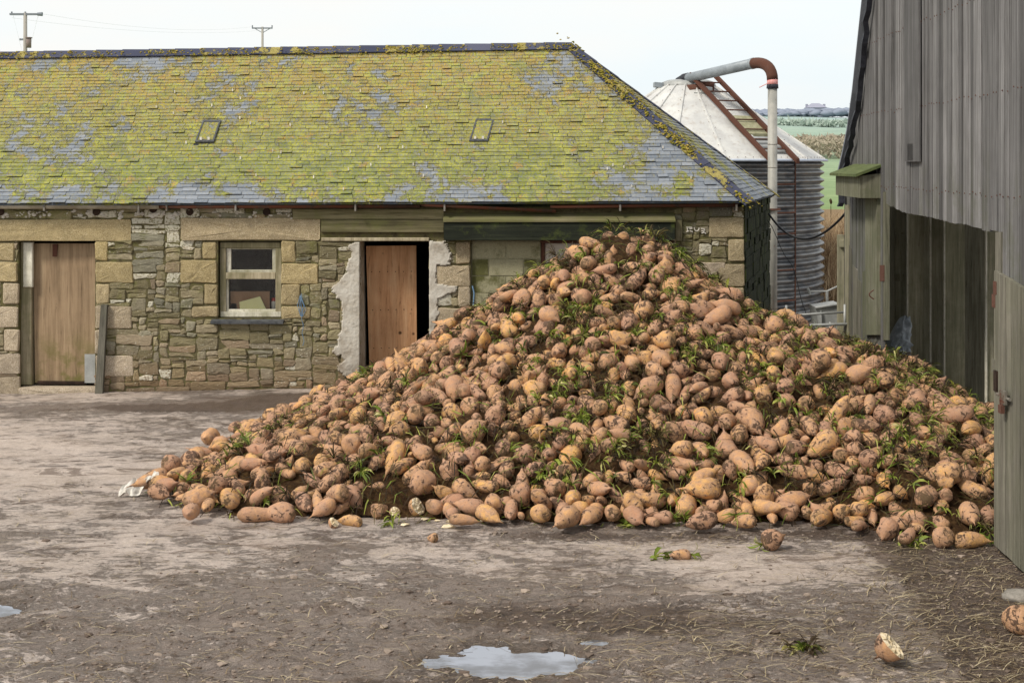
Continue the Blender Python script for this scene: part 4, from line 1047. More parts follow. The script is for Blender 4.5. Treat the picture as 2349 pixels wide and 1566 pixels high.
# things on the inner sill
def lying(name, px, mat, label, cat, y=0.19, th=0.01):
    mb = MB(); q = [W(*p, y) for p in px]; mb.hexa([p + Vector((0, th, 0)) for p in q], q); o = mb.build(name, mat); return tag(o, label, cat)
lying('cardboard_sheet', [(523, 715), (613, 715), (613, 671), (522, 671)], M['card'], 'sheet of brown cardboard leaning inside the window', 'cardboard', .17)
o = lying('paper', [(546, 714), (606, 711), (592, 682), (544, 695)], M['paper'], 'bright yellow sheet of paper behind the lower window pane', 'paper', .13, .004)
lying('rag', [(522, 715), (538, 715), (536, 699), (524, 699)], M['blue'], 'pale blue rag in the lower left corner of the window', 'rag', .17, .03)
j = thing('jar', 'small white jar with a red lid inside the window', 'jar', W(621, 714, .24))
p = W(621, 714, .24); mb = MB(); mb.lathe([(0.001, p.z), (.033, p.z), (.036, p.z + .01), (.036, p.z + .10), (.03, p.z + .115), (.001, p.z + .115)], p, 16); mb.build('body', M['white'], j, True)
mb = MB(); mb.lathe([(.033, p.z + .11), (.033, p.z + .15), (.001, p.z + .152)], p, 16); mb.build('lid', M['red'], j, True)

# --- second doorway: orange plywood door standing ajar, dark room behind
d2 = MB(); q = [W(843, 925, .34), W(951, 925, .44), W(949, 568, .44), W(833, 568, .34)]
d2.hexa([p + Vector((0, .03, 0)) for p in q], q, (.5, .5, .6, 1)); o = d2.build('door', M['ply_orange'], barn); tag(o, 'orange brown plywood door standing ajar')
for t in (.08, .33, .58, .83):
    mb = MB()
    for k in range(6):
        p = q[0].lerp(q[3], t).lerp(q[1].lerp(q[2], t), .1 + .16 * k); mb.box(p - Vector((.006, .004, .006)), p + Vector((.006, .004, .006)))
    mb.build('nail_row', M['dark_hole'], o)
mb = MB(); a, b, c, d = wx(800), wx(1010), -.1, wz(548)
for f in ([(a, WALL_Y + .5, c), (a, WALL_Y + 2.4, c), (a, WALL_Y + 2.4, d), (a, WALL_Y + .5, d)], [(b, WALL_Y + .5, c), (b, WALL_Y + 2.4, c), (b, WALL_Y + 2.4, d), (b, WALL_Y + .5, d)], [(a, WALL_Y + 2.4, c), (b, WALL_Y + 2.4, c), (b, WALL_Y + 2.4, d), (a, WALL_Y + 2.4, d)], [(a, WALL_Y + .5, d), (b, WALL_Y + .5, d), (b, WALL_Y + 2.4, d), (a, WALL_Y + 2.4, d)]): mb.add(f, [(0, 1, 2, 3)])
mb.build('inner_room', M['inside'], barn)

# --- things on or against the wall
mb = MB(); a, b = W(233, 914, -.10), W(243, 698, -.05); a.z = gz(a.x, a.y) - .02
wv, dv = Vector((.05, 0, 0)), Vector((0, .03, 0)); mid = a.lerp(b, .55)
mb.hexa([a - wv + dv, a + wv + dv, a + wv * 1.0 - dv, a - wv * 1.0 - dv], [b - wv * .85 + dv, b + wv * .75 + dv, b + wv * .75 - dv, b - wv * .85 - dv], (.35, .3, .7, 1))
o = mb.build('wooden_stake', M['leafdoor']); tag(o, 'grey weathered wooden stake leaning on the wall beside the plywood door', 'stake')
mb = MB(); p0, p1 = W(692, 672, -.04), W(697, 792, -.035); pts = [p0.lerp(p1, k / 12) + Vector((.012 * math.sin(k * 1.9), 0, 0)) for k in range(13)]; mb.tube(pts, .004, 5)
for k in range(5): mb.tube([W(690, 676, -.04), W(683 + 5 * k, 700 + 9 * (k % 3), -.04), W(691 + k, 725, -.035)], .004, 5)
o = mb.build('twine', M['twine']); tag(o, 'tangle of blue baler twine hanging on the rubble wall right of the window', 'twine')
mb = MB(); mb.tube([W(1084, 655, -.04), W(1088, 672, -.05), W(1086, 700, -.045), W(1090, 716, -.04)], .010, 6); o = mb.build('twine', M['twine']); tag(o, 'short hank of blue twine hanging beside the concrete block infill', 'twine')

# white painted scribble on the stones under the eaves at the right-hand end
for st_ in (((440, 290), (490, 291)), ((452, 291), (450, 308), (453, 326)), ((440, 326), (462, 320)), ((466, 301), (490, 300)), ((470, 314), (478, 322), (492, 325)),
            ((505, 290), (508, 308), (518, 319), (532, 319), (543, 306), (544, 292)), ((560, 300), (588, 301), (593, 313), (564, 319), (584, 328), (599, 341)), ((566, 336), (582, 333))):
    mb = MB(); mb.tube([W(1450 + x / 3.558, 440 + y / 3.558, -.023) for x, y in st_], .0075, 6); mb.build('paint_mark', M['white'], barn)

# ================================================================ grain silo behind the building
SY = 26.0; sc_ = P(1578, 375, SY); SCX = sc_.x; SR = 2.60
ZE = P(1700, 366, SY - SR).z; ZA = P(1580, 196, SY).z
silo = thing('grain_silo', 'round corrugated steel grain silo with a pale conical roof', 'silo', (SCX, SY, 0))
prof = []; per = 0.152; z = -0.1; k = 0
while z < ZE - 0.02: prof.append((SR + 0.044 * math.sin(2 * math.pi * k / 8), z)); z += per / 8; k += 1
prof.append((SR, ZE - 0.01))
mb = MB(); mb.lathe(prof, (SCX, SY), 72, (.5, .4, 0, 1)); mb.build('corrugated_wall', M['silo_wall'], silo, True)
# conical roof of folded sheets
NP = 18; rt = 0.5; mb = MB(); RE = SR + 0.09
def cone(r, phi, lift=0.0): t = (RE - r) / (RE - rt); return Vector((SCX + r * math.sin(phi), SY - r * math.cos(phi), ZE + t * (ZA - ZE) + lift))
for i in range(NP):
    a0, a1 = 2 * math.pi * i / NP + .12, 2 * math.pi * (i + 1) / NP + .12; am = (a0 + a1) / 2
    t = (R.random(), .3 + .3 * R.random(), 0, 1)
    mb.add([cone(RE, a0, .0), cone(RE, am, .0), cone(RE, a1, .0), cone(rt, a1), cone(rt, am, .0), cone(rt, a0)], [(0, 1, 4, 5), (1, 2, 3, 4)], t)
    s = Vector((math.cos(a0), math.sin(a0), 0)) * .03; mb.hexa([cone(RE, a0) - s, cone(RE, a0) + s, cone(rt, a0) + s * .6, cone(rt, a0) - s * .6], [cone(RE, a0, .03) - s * .5, cone(RE, a0, .03) + s * .5, cone(rt, a0, .03) + s * .3, cone(rt, a0, .03) - s * .3], t)
rb_ = mb.build('cone_roof', M['silo_roof'], silo)
mb = MB()
for i in range(NP):
    a0 = 2 * math.pi * i / NP + .12
    for k in range(14):
        r = rt + .05 + (RE - rt - .08) * k / 13; s = Vector((math.cos(a0), math.sin(a0), 0)) * .04
        for q in ((-1,) if k % 2 else (1,)): p = cone(r, a0, .025) + s * q; mb.blob(p, .010, (1, 1, .7), .1)
    for k in range(6): p = cone(RE - .05, a0 + 2 * math.pi / NP * (k + .5) / 6, .01); mb.blob(p, .010, (1, 1, .7), .1)
mb.build('bolt_rows', M['rust'], rb_)
mb = MB(); mb.lathe([(RE - .1, ZE - .03), (RE + .02, ZE - .035), (RE + .02, ZE + .004), (RE - .02, ZE + .012)], (SCX, SY), 72); mb.build('roof_rim', M['silo_rim'], silo, True)
mb = MB(); mb.lathe([(rt + .04, ZA - .05), (rt + .04, ZA + .05), (rt - .1, ZA + .10), (.001, ZA + .12)], (SCX, SY), 36); mb.build('roof_cap', M['galv'], silo, True)
a, b = P(1502, 193, SY - .2), P(1566, 200, SY - .2); mb = MB(); mb.hexa([a + Vector((0, 0, -.05)), b + Vector((0, 0, -.08)), b + Vector((0, .3, -.08)), a + Vector((0, .3, -.05))], [a + Vector((0, 0, .04)), b + Vector((0, 0, .05)), b + Vector((0, .3, .05)), a + Vector((0, .3, .04))]); mb.build('lid_bar', M['pipe_top'], silo)
# rusty chute and grey socket lying on the cap
mb = MB(); mb.tube([P(1578, 207, SY - .6), P(1634, 203, SY - .5)], [.105, .105], 14); mb.box(P(1600, 200, SY - .66), P(1632, 193, SY - .3)); mb.build('chute', M['rust'], silo, True)
mb = MB(); mb.tube([P(1608, 207, SY - .72), P(1633, 209, SY - .72)], [.09, .075], 12); mb.build('socket', M['galv'], silo, True)
mb = MB(); mb.box(P(1592, 218, SY - .8), P(1634, 214, SY - .5)); mb.build('ledge', M['galv'], silo)
# ladder lying up the cone
lad = MB(); PH = math.radians(30.5); tdir = Vector((math.cos(PH), math.sin(PH), 0)) * .30
bot, top = cone(RE + .12, PH, .05), cone(rt - .02, PH, .16)
for s in (-1, 1):
    w_ = Vector((math.cos(PH), math.sin(PH), 0)) * .035; nn = Vector((0, 0, .045))
    p, q = bot + tdir * s * 1.05, top + tdir * s
    lad.hexa([p - w_ - nn, p + w_ - nn, p + w_ + nn, p - w_ + nn], [q - w_ - nn, q + w_ - nn, q + w_ + nn, q - w_ + nn], (.5, .75, 0, 1))
for k in range(1, 9):
    c = bot.lerp(top, k / 9 + .02); lad.tube([c - tdir, c + tdir], .014, 6, (.6, .6, 0, 1))
lad.build('roof_ladder', M['rust'], silo)
mb = MB()
for (r0, r1, w0, mt) in ((1.55, 2.05, .27, 0),):
    q = [cone(r1, PH, .05) - tdir.normalized() * w0, cone(r1, PH, .05) + tdir.normalized() * w0, cone(r0, PH, .06) + tdir.normalized() * w0, cone(r0, PH, .06) - tdir.normalized() * w0]
    mb.hexa([p - Vector((0, 0, .05)) for p in q], q)
mb.build('inspection_hatch', M['hatch'], silo)
mb = MB()
for k in range(4):
    r0 = 2.15 + k * .11; q = [cone(r0 + .06, PH, .06) - tdir * .85, cone(r0 + .06, PH, .06) + tdir * .85, cone(r0, PH, .06) + tdir * .85, cone(r0, PH, .06) - tdir * .85]
    mb.hexa([p - Vector((0, 0, .03)) for p in q], q, (.5, .5, 0, 1))
mb.build('vent_slats', M['galv'], silo)
# seam straps down the wall
for ph in (math.asin((P(1822, 400, 23.9).x - SCX) / SR), ):
    mb = MB(); pts = [Vector((SCX + (SR + .05) * math.sin(ph), SY - (SR + .05) * math.cos(ph), z)) for z in (0.2, 1.0, 1.9, ZE - .05)]; mb.tube(pts, .014, 6); mb.build('seam_rod', M['rust'], silo)
    for z in (.5, 1.06, 1.72, 2.1, 2.62):
        mb = MB(); pts = [Vector((SCX + (SR + .055) * math.sin(ph - t), SY - (SR + .055) * math.cos(ph - t), z)) for t in (0, .08, .16, .24)]; mb.tube(pts, .016, 6); mb.build('band_clip', M['rust'], silo)

# ---------------------------------------------------------------- blow pipe feeding the silo
pY = 23.1
bp = thing('blow_pipe', 'tall grey feed pipe with a rusty elbow beside the corrugated silo', 'pipe', P(1775, 700, pY).xy.to_3d())
x0 = P(1772, 200, pY); mb = MB(); zb, zt = P(1772, 700, pY).z - .8, P(1772, 204, pY).z
mb.tube([(x0.x, pY, zb), (x0.x, pY, zt)], .083, 20, (.5, .55, 0, 1))
for py in (383, 330): mb.tube([(x0.x, pY, P(0, py, pY).z), (x0.x, pY, P(0, py + 2, pY).z)], .087, 20, (.5, .8, 0, 1))
mb.build('riser', M['pipe'], bp, True)
mb = MB(); mb.lathe([(.084, P(0, 204, pY).z), (.106, P(0, 203, pY).z), (.1, P(0, 194, pY).z), (.084, P(0, 193, pY).z)], (x0.x, pY), 20); mb.build('rubber_collar', M['rubber'], bp, True)
mb = MB(); mb.lathe([(.084, P(0, 195, pY).z), (.096, P(0, 194, pY).z), (.096, P(0, 183, pY).z), (.084, P(0, 182, pY).z)], (x0.x, pY), 20); mb.tube([P(1765, 190, pY - .1), P(1752, 196, pY - .12), P(1742, 201, pY - .1)], .008, 5); mb.build('pink_tape', M['pink'], bp, True)
e0, e1 = Vector((x0.x, pY, P(0, 184, pY).z)), P(1727, 146, 23.6)
end = P(1568, 182, SY - .25); dd = (e1 - end).normalized()
pts = []; c1 = Vector((x0.x, pY, P(0, 150, pY).z)); c2 = e1 + dd * .30
for k in range(11):
    t = k / 10; pts.append(e0 * (1 - t) ** 3 + c1 * 3 * t * (1 - t) ** 2 + c2 * 3 * t * t * (1 - t) + e1 * t ** 3)
mb = MB(); mb.tube(pts, .098, 20, (.5, .6, 0, 1)); mb.build('elbow', M['rust'], bp, True)
mb = MB(); mb.tube([e1 + dd * .02, end], .096, 20, (.4, .4, 0, 1)); mb.tube([e1 + dd * .03, e1 - dd * .03], .104, 20, (.9, .2, 0, 1)); mb.build('top_run', M['pipe_top'], bp, True)
mb = MB(); mb.tube([end + dd * .18, end + dd * .02], .106, 20, (.3, .9, 0, 1)); mb.tube([end + dd * .02, end - dd * .12 + Vector((0, 0, -.05)), end - dd * .30 + Vector((0, 0, -.12))], [.1, .12, .1], 16); mb.build('inlet_collar', M['rubber'], bp, True)
mb = MB(); mb.box((x0.x - .12, pY - .12, P(0, 478, pY).z), (x0.x + .12, pY + .5, P(0, 482, pY).z)); mb.build('pipe_clamp', M['rust'], bp)

# ================================================================ timber barn on the right
FA, FD = Vector((3.80, 10.23, 0)), Vector((0.055, 1.0, 0))
FN = Vector((-1.0, 0.055, 0)).normalized()          # out of the facade, towards the yard
def F(px, py, out=0.0):
    """point of the facade plane under a photo pixel"""
    d = Vector(((px - CX) / FPX, 1.0, -(py - HY) / FPX)); o = Vector((0, 0, HC))
    t = ((FA + FN * out) - o).dot(FN) / d.dot(FN); return o + d * t
def FS(px): p = F(px, 700); return p.y
def fp(y, z, out=0.0): return Vector((FA.x + FD.x * (y - FA.y), y, z)) + FN * out
tb = thing('timber_barn', 'tall weathered grey timber barn with an open bay in its side', 'barn', (FA.x, FA.y, 0))

# outline of the facade: verge curve (from the far corner up), lower edge over the bay
verge = [(1931, 474), (1930, 440), (1937, 400), (1949, 350), (1960, 296), (1972, 210), (1984, 100), (1995, 0)]
vy = [F(*p).y for p in verge]; vz = [F(*p).z for p in verge]
def verge_z(y):      # height of the roof edge above facade position y (y decreases towards the camera)
    if y >= vy[1]: return vz[1]
    for i in range(1, len(vy) - 1):
        if vy[i] >= y >= vy[i + 1]: t = (vy[i] - y) / (vy[i] - vy[i + 1]); return vz[i] + (vz[i + 1] - vz[i]) * t
    sl = (vz[-1] - vz[-2]) / (vy[-2] - vy[-1]); return min(8.5, vz[-1] + sl * 0.9 * (vy[-1] - y))
low = [(2027, 448), (2032, 460), (2050, 474), (2062, 479), (2075, 486), (2090, 489), (2105, 492), (2130, 497), (2160, 504), (2190, 510), (2220, 516), (2250, 523), (2282, 529), (2294, 531)]
ly = [F(*p).y for p in low]; lz = [F(*p).z for p in low]
def low_z(y):
    for i in range(len(ly) - 1):
        if ly[i] >= y >= ly[i + 1]: t = (ly[i] - y) / (ly[i] - ly[i + 1]); return lz[i] + (lz[i + 1] - lz[i]) * t
    return lz[0] if y > ly[0] else lz[-1]
BAY0, BAY1 = F(2029, 700).y, F(2284, 1200).y         # far and near side of the open bay
YFAR, YNEAR = F(1938, 700).y, 4.6
rt_ = random.Random(44)
cl = MB(); y = YFAR
DOORY = F(2297, 900).y
while y > YNEAR:
    w = rt_.choice((.09, .11, .13, .15, .17, .20)) * (1.15 if y > 13 else 1.0); y1 = max(YNEAR, y - w); ym = (y + y1) / 2
    t = (min(1, max(0, rt_.gauss(.5, .28))), rt_.random() * .6 + (.4 if ym > BAY0 - .3 else 0), rt_.random(), 1)
    zt = min(verge_z(y), verge_z(y1)); zta, ztb = verge_z(y), verge_z(y1)
    out = rt_.uniform(0, .028)
    if ym > BAY0: zb = 0.62 if ym > F(1990, 600).y else 0.02; zb += rt_.uniform(-.05, .05)
    elif ym > DOORY: zb = low_z(ym) + rt_.uniform(-.006, .006)
    else: zb = (lz[-1] - .36 - .10 * (DOORY - ym)) + rt_.uniform(-.01, .01)
    if rt_.random() < .05 and ym > 9: zb -= .015
    lev = BAY0 > ym > DOORY; zb0 = low_z(ym)
    g = rt_.choice((.002, .004, .008))
    n_ = max(1, int(w / .05)); sub = [y - (y - y1) * k / n_ for k in range(n_ + 1)]
    for a_, b_ in zip(sub, sub[1:]):    # narrow strips give the board its cupped, split face
        oa = out + rt_.uniform(-.003, .003); zz = zb + rt_.uniform(-.004, .004)
        A, B = a_ - (g if a_ == y else 0), b_ + (g if b_ == y1 else 0)
        za, zc = (zz + low_z(A) - zb0, zz + low_z(B) - zb0) if lev else (zz, zz)
        cl.hexa([fp(A, za, oa), fp(B, zc, oa), fp(B, zc, oa - .03), fp(A, za, oa - .03)], [fp(A, verge_z(a_) + .01, oa), fp(B, verge_z(b_) + .01, oa), fp(B, verge_z(b_) + .01, oa - .03), fp(A, verge_z(a_) + .01, oa - .03)], t)
    y = y1
cl.build('cladding', M['clad'], tb)
nl = MB()
for z_ in (2.75, 3.55, 4.35, 5.15):
    y = YFAR - .1
    while y > 8.0:
        if verge_z(y) > z_ + .1 and low_z(y) < z_ - .05: nl.blob(fp(y, z_ + rt_.gauss(0, .01), .030), .008, (.5, 1, 1), .2, (.3, .9, 0, 1), rt_)
        y -= rt_.uniform(.07, .16)
nl.build('nail_rows', M['rust'], tb)
# patched-in board with a stepped lower end
mb = MB()
for (x0, x1, y0, y1) in ((2074, 2107, -10, 371), (2081, 2094, 330, 369)):
    a, b = F(x0, y0, .045), F(x1, y0, .045); c, d_ = F(x0, y1, .045), F(x1, y1, .045)
    mb.hexa([c, d_, d_ + -FN * .02, c + -FN * .02], [a, b, b - FN * .02, a - FN * .02], (.25, .1, .3, 1))
mb.build('patch_board', M['clad'], tb)
# side, back and curved roof shell
DEP = Vector((7.0, -0.385, 0))
sh = MB(); ys = [YFAR] + vy[2:] + [vy[-1] - .8, vy[-1] - 1.6, vy[-1] - 2.6, YNEAR]
for a, b in zip(ys, ys[1:]):
    p, q = fp(a, verge_z(a) + .03, .09), fp(b, verge_z(b) + .03, .09)
    sh.hexa([p - Vector((0, 0, .05)), q - Vector((0, 0, .05)), q + DEP - Vector((0, 0, .05)), p + DEP - Vector((0, 0, .05))], [p, q, q + DEP, p + DEP])
sh.build('roof', M['pole_dark'], tb)
mb = MB(); a, b = fp(YFAR + .03, 0, 0), fp(YFAR + .03, vz[1] - .05, 0); mb.hexa([a, a + DEP, a + DEP - Vector((0, .04, 0)), a - Vector((0, .04, 0))], [b, b + DEP, b + DEP - Vector((0, .04, 0)), b - Vector((0, .04, 0))], (.3, .8, .2, 1)); mb.build('far_wall', M['dark_planks'], tb)
mb = MB(); a, b = fp(YNEAR, 0, 0), fp(YNEAR, 7.5, 0); mb.hexa([a, a + DEP, a + DEP + Vector((0, .04, 0)), a + Vector((0, .04, 0))], [b, b + DEP, b + DEP + Vector((0, .04, 0)), b + Vector((0, .04, 0))], (.3, .8, .2, 1)); mb.build('near_wall', M['dark_planks'], tb)
for yy in (YFAR, 13.2, 10.2, 7.4, YNEAR):     # the back is open between posts
    mb = MB(); a = fp(yy, 0, 0) + DEP; mb.box(a - Vector((.1, .1, 0)), a + Vector((.1, .1, 5.0))); mb.build('back_post', M['dark_planks'], tb)
# wavy black verge trim along the roof edge
mb = MB(); pts = [F(x, y, .07) for x, y in [(1931, 474)] + verge[1:]]
fin = []
for a, b in zip(pts, pts[1:]):
    for k in range(4): fin.append(a.lerp(b, k / 4) + FN * rt_.uniform(-.015, .02) + Vector((0, rt_.uniform(-.02, .02), 0)))
fin.append(pts[-1]); fin.append(fp(fin[-1].y - .5, verge_z(fin[-1].y - .5), .07))
for a, b in zip(fin, fin[1:]):
    s = Vector((0, .05, .0)); o = FN * .03
    mb.hexa([a - o - s * .2, b - o - s * .2, b - o + s, a - o + s], [a + o - s * .2, b + o - s * .2, b + o + s, a + o + s])
mb.build('verge_trim', M['rubber'], tb)

def board(x0, x1, y0, y1, out, th, mat, name, tone=None, par=tb, sk=0):
    a, b, c, d = F(x0, y1, out), F(x1, y1 + sk, out), F(x1, y0 + sk, out), F(x0, y0, out); mb = MB()
    b.z, c.z = b.z, c.z
    mb.hexa([p - FN * th for p in (a, b, c, d)], [a, b, c, d], tone or (rt_.random(), rt_.random(), rt_.random(), 1)); return mb.build(name, mat, par)
# far bay: post, broken boards, hood over the door track
board(1985, 2012, 428, 768, .05, .12, M['clad_green'], 'bay_post', (.75, .6, .2, 1))
board(2013, 2023, 430, 775, .0, .08, M['dark_planks'], 'bay_post', (.4, .3, .2, 1))
board(2024, 2030, 440, 780, .02, .05, M['clad_green'], 'bay_post', (.5, .3, .2, 1))
board(1938, 1945, 470, 775, .04, .06, M['dark_planks'], 'corner_post', (.3, .3, .6, 1))
for (x0, x1, y0, y1, s) in ((1946, 1953, 560, 780, 10), (1955, 1966, 606, 780, 14), (1967, 1974, 640, 780, 8), (1976, 1984, 625, 780, -5)): board(x0, x1, y0, y1, .01 + .02 * rt_.random(), .03, M['leafdoor'] if x0 < 1975 else M['clad_green'], 'broken_board', None, tb, s)
board(1946, 1984, 560, 790, -.05, .02, M['dark_planks'], 'backing_board', (.2, .5, .2, 1))
board(2018, 2027, 608, 645, .03, .02, M['rust'], 'hinge_plate', (.5, .6, .5, 1))
mb = MB(); pts = [F(2011, 665, .05) + FN * (.03 + .05 * math.sin(math.pi * k / 8)) + Vector((0, 0, -.10 * k / 8)) for k in range(9)]; mb.tube(pts, .007, 6); mb.build('pull_handle', M['rust'], tb)
hood = MB()
a, b, c, d = F(1957, 389, .02), F(2029, 374, .02), F(2026, 392, .34), F(1972, 402, .34)
y0, y1 = F(1962, 390).y, F(2027, 380).y
zt = F(1995, 372).z; pk = [fp(y0, zt - .02, .01), fp(y1, zt - .02, .01), fp(y1 - .02, zt - .13, .30), fp(y0 + .02, zt - .13, .30)]
hood.hexa([p - Vector((0, 0, .03)) for p in pk], pk); hd = hood.build('track_hood', M['green_hood'], tb)
mb = MB(); pk2 = [fp(y0 - .05, zt - .15, .0), fp(y1 + .04, zt - .15, .0), fp(y1 + .04, zt - .15, .24), fp(y0 - .05, zt - .15, .24)]; dn = Vector((0, 0, .24))
mb.hexa([p - dn for p in pk2], [p + Vector((0, 0, .03 if i < 2 else 0)) for i, p in enumerate(pk2)], (.7, .6, .3, 1)); mb.build('hood_box', M['clad_green'], hd)

# near jamb and boarded door leaf on the right
board(2283, 2297, 532, 1252, .035, .16, M['leafdoor'], 'door_jamb', (.8, .2, .4, 1))
yj, ye = F(2298, 900).y, YNEAR
dl_ = MB(); y = yj; k = 0
while y > 8.2:
    w = rt_.choice((.13, .15, .17)); zt = lz[-1] - .30 - .11 * (yj - y)
    t = (rt_.random(), rt_.random() * .8, rt_.random(), 1); o = .055 + rt_.uniform(0, .012)
    dl_.hexa([fp(y - .003, .05, o), fp(y - w + .003, .05, o), fp(y - w + .003, .05, o - .035), fp(y - .003, .05, o - .035)], [fp(y - .003, zt, o), fp(y - w + .003, zt - .11 * w, o), fp(y - w + .003, zt - .11 * w, o - .035), fp(y - .003, zt, o - .035)], t)
    y -= w
leaf = dl_.build('boarded_door', M['leafdoor'], tb)
yb = y
mb = MB(); mb.hexa([fp(yj, .0, -.01), fp(YNEAR, .0, -.01), fp(YNEAR, 0, -.04), fp(yj, 0, -.04)], [fp(yj, lz[-1] - .2, -.01), fp(YNEAR, lz[-1] - .5, -.01), fp(YNEAR, lz[-1] - .5, -.04), fp(yj, lz[-1] - .2, -.04)], (.4, .6, .2, 1)); mb.build('skirt_wall', M['clad'], tb)
def dboard(y0, y1, z0, z1, mat, name, tone, o=.085): mb = MB(); mb.hexa([fp(y0, z0, o - .03), fp(y1, z0, o - .03), fp(y1, z1, o - .03), fp(y0, z1, o - .03)], [fp(y0, z0, o), fp(y1, z0, o), fp(y1, z1, o), fp(y0, z1, o)], tone); return mb.build(name, mat, leaf)
p = F(2305, 868); dboard(p.y + .04, p.y - .03, p.z - .10, p.z + .06, M['dark_hole'], 'key_hole', (.2, .2, .2, 1), .075)
p = F(2298, 908, .09); mb = MB(); mb.tube([p + Vector((0, .10, 0)), p - Vector((0, .16, 0))], .012, 8); mb.box(p + Vector((-.012, -.10, -.05)), p + Vector((.004, .02, .05))); mb.build('bolt', M['bracket'], leaf)
p = F(2297, 938, .10); mb = MB(); mb.box(p - Vector((.014, .03, .03)), p + Vector((.014, .03, .03))); mb.tube([p + Vector((0, -.02, .03)), p + Vector((0, -.02, .07)), p + Vector((0, .02, .07)), p + Vector((0, .02, .03))], .006, 6); o = mb.build('padlock', M['rust']); tag(o, 'small rusty padlock hanging on the bolt of the boarded barn door', 'padlock')
for (px, py) in ((2287, 660), (2284, 690), (2283, 838)):
    p = F(px, py, .045); mb = MB(); mb.box(p - Vector((.02, .04, .05)), p + Vector((.02, .03, .05)), (.5, .5, 0, 1)); mb.build('hinge_block', M['rust'] if py < 800 else M['leafdoor'], tb)

# planks standing inside the bay, against the far wall
def inner(x0, x1, y0, Y, name, tone, mat=None, zb=0.0):
    a, b = P(x0, 600, Y), P(x1, 600, Y); z1 = P(0, y0, Y).z; mb = MB(); lean = rt_.uniform(-.03, .03)
    mb.hexa([(a.x, Y, zb), (b.x, Y, zb), (b.x, Y + .035, zb), (a.x, Y + .035, zb)], [(a.x + lean * 0, Y, z1), (b.x, Y, z1), (b.x, Y + .035, z1), (a.x, Y + .035, z1)], tone); return mb.build(name, mat or M['dark_planks'], tb)
inner(2022, 2330, 380, 15.95, 'inner_wall', (.05, .1, .2, 1))
inner(2034, 2052, 420, 15.75, 'inner_post', (.15, .2, .2, 1)); inner(2054, 2081, 420, 15.5, 'inner_board', (.55, .3, .5, 1))
inner(2083, 2119, 420, 15.3, 'inner_board', (.8, .4, .3, 1)); inner(2119.5, 2134, 420, 15.34, 'inner_board', (.55, .3, .7, 1)); inner(2136, 2166, 420, 15.2, 'inner_board', (.45, .3, .9, 1)); inner(2168, 2213, 420, 15.05, 'inner_board', (.7, .8, .1, 1))
inner(2262, 2312, 420, 14.6, 'inner_board', (.6, .5, .6, 1))
for x, Y in ((2082, 15.27), (2135, 15.17), (2167, 15.02), (2263, 14.57)): inner(x - 1.6, x + 1.8, 420, Y, 'board_edge', (.95, 0, .5, 1), M['sash'])
for y0, y1 in ((537, 533), (645, 628)): mb = MB(); mb.box(P(2054, y0, 15.46), P(2080, y1, 15.5)); mb.build('batten', M['dark_planks'], tb)

# ---------------------------------------------------------------- things in the gap between the buildings
# sagging cable
a, b = P(1764, 491, 20.0), P(1950, 476, 16.25); mid = P(1846, 548, 18.2)
pts = []
for k in range(25):
    t = k / 24; q = a.lerp(b, t); c = a * (1 - t) * (1 - 2 * t) + mid * 4 * t * (1 - t) + b * t * (2 * t - 1); pts.append(c)
mb = MB(); mb.tube(pts, .016, 8); o = mb.build('cable', M['cable'], None, True); tag(o, 'thick black cable sagging between the stone building and the timber barn', 'cable')
mb = MB(); p0, p1 = P(1752, 497, 20.3), P(1850, 730, 19.2); pts = [p0.lerp(p1, k / 14) + Vector((.10 * math.sin(math.pi * k / 14), 0, .05 * math.sin(k))) for k in range(15)]; mb.tube(pts, .006, 5)
o = mb.build('wire', M['cable']); tag(o, 'thin slack wire running down across the corrugated silo', 'wire')
# tubular hurdle
gt = thing('tubular_gate', 'grey tubular metal gate section in the gap behind the heap', 'gate', P(1900, 800, 15.9).xy.to_3d())
def rail(pts, Y, r, name): mb = MB(); mb.tube([P(x, y, Y) for x, y in pts], r, 8); mb.build(name, M['galv'], gt, True)
rail([(1800, 748), (1975, 742)], 15.9, .018, 'rail'); rail([(1800, 724), (1936, 716)], 16.0, .014, 'rail'); rail([(1938, 698), (1938, 765)], 15.95, .016, 'upright'); rail([(1976, 728), (1978, 800)], 15.9, .022, 'upright'); rail([(1904, 738), (1904, 800)], 15.95, .012, 'upright'); rail([(1804, 700), (1804, 830)], 15.95, .016, 'upright')
mb = MB(); mb.tube([P(1853, 661, 18), P(1859, 676, 18)], .02, 7); mb.tube([P(1857, 669, 18), P(1897, 668, 18), P(1925, 655, 18)], .013, 7); mb.tube([P(1897, 668, 18), P(1902, 905, 18)], .02, 7)
o = mb.build('pipe_stub', M['galv']); tag(o, 'thin bent metal rod standing in front of the dry reeds', 'rod')
tr_ = thing('metal_trough', 'grey sheet metal trough standing in the gap before the reeds', 'trough', P(1900, 800, 17.2).xy.to_3d())
mb = MB(); q = [P(1872, 705, 17.4), P(1928, 697, 17.4), P(1932, 800, 17.4), P(1884, 800, 17.4)]; mb.hexa([p + Vector((0, .4, 0)) for p in q], q, (.4, .4, 0, 1)); mb.build('trough_body', M['galv'], tr_)
mb = MB(); mb.tube([P(1870, 706, 17.38), P(1928, 697, 17.38)], .018, 8); mb.build('rim', M['galv'], tr_)
mb = MB(); q = [P(1866, 716, 17.6), P(1884, 712, 17.35), P(1888, 800, 17.35), P(1868, 800, 17.6)]; mb.hexa([p + Vector((0.01, .03, 0)) for p in q], q, (.9, .2, 0, 1)); mb.build('end_plate', M['galv'], tr_)
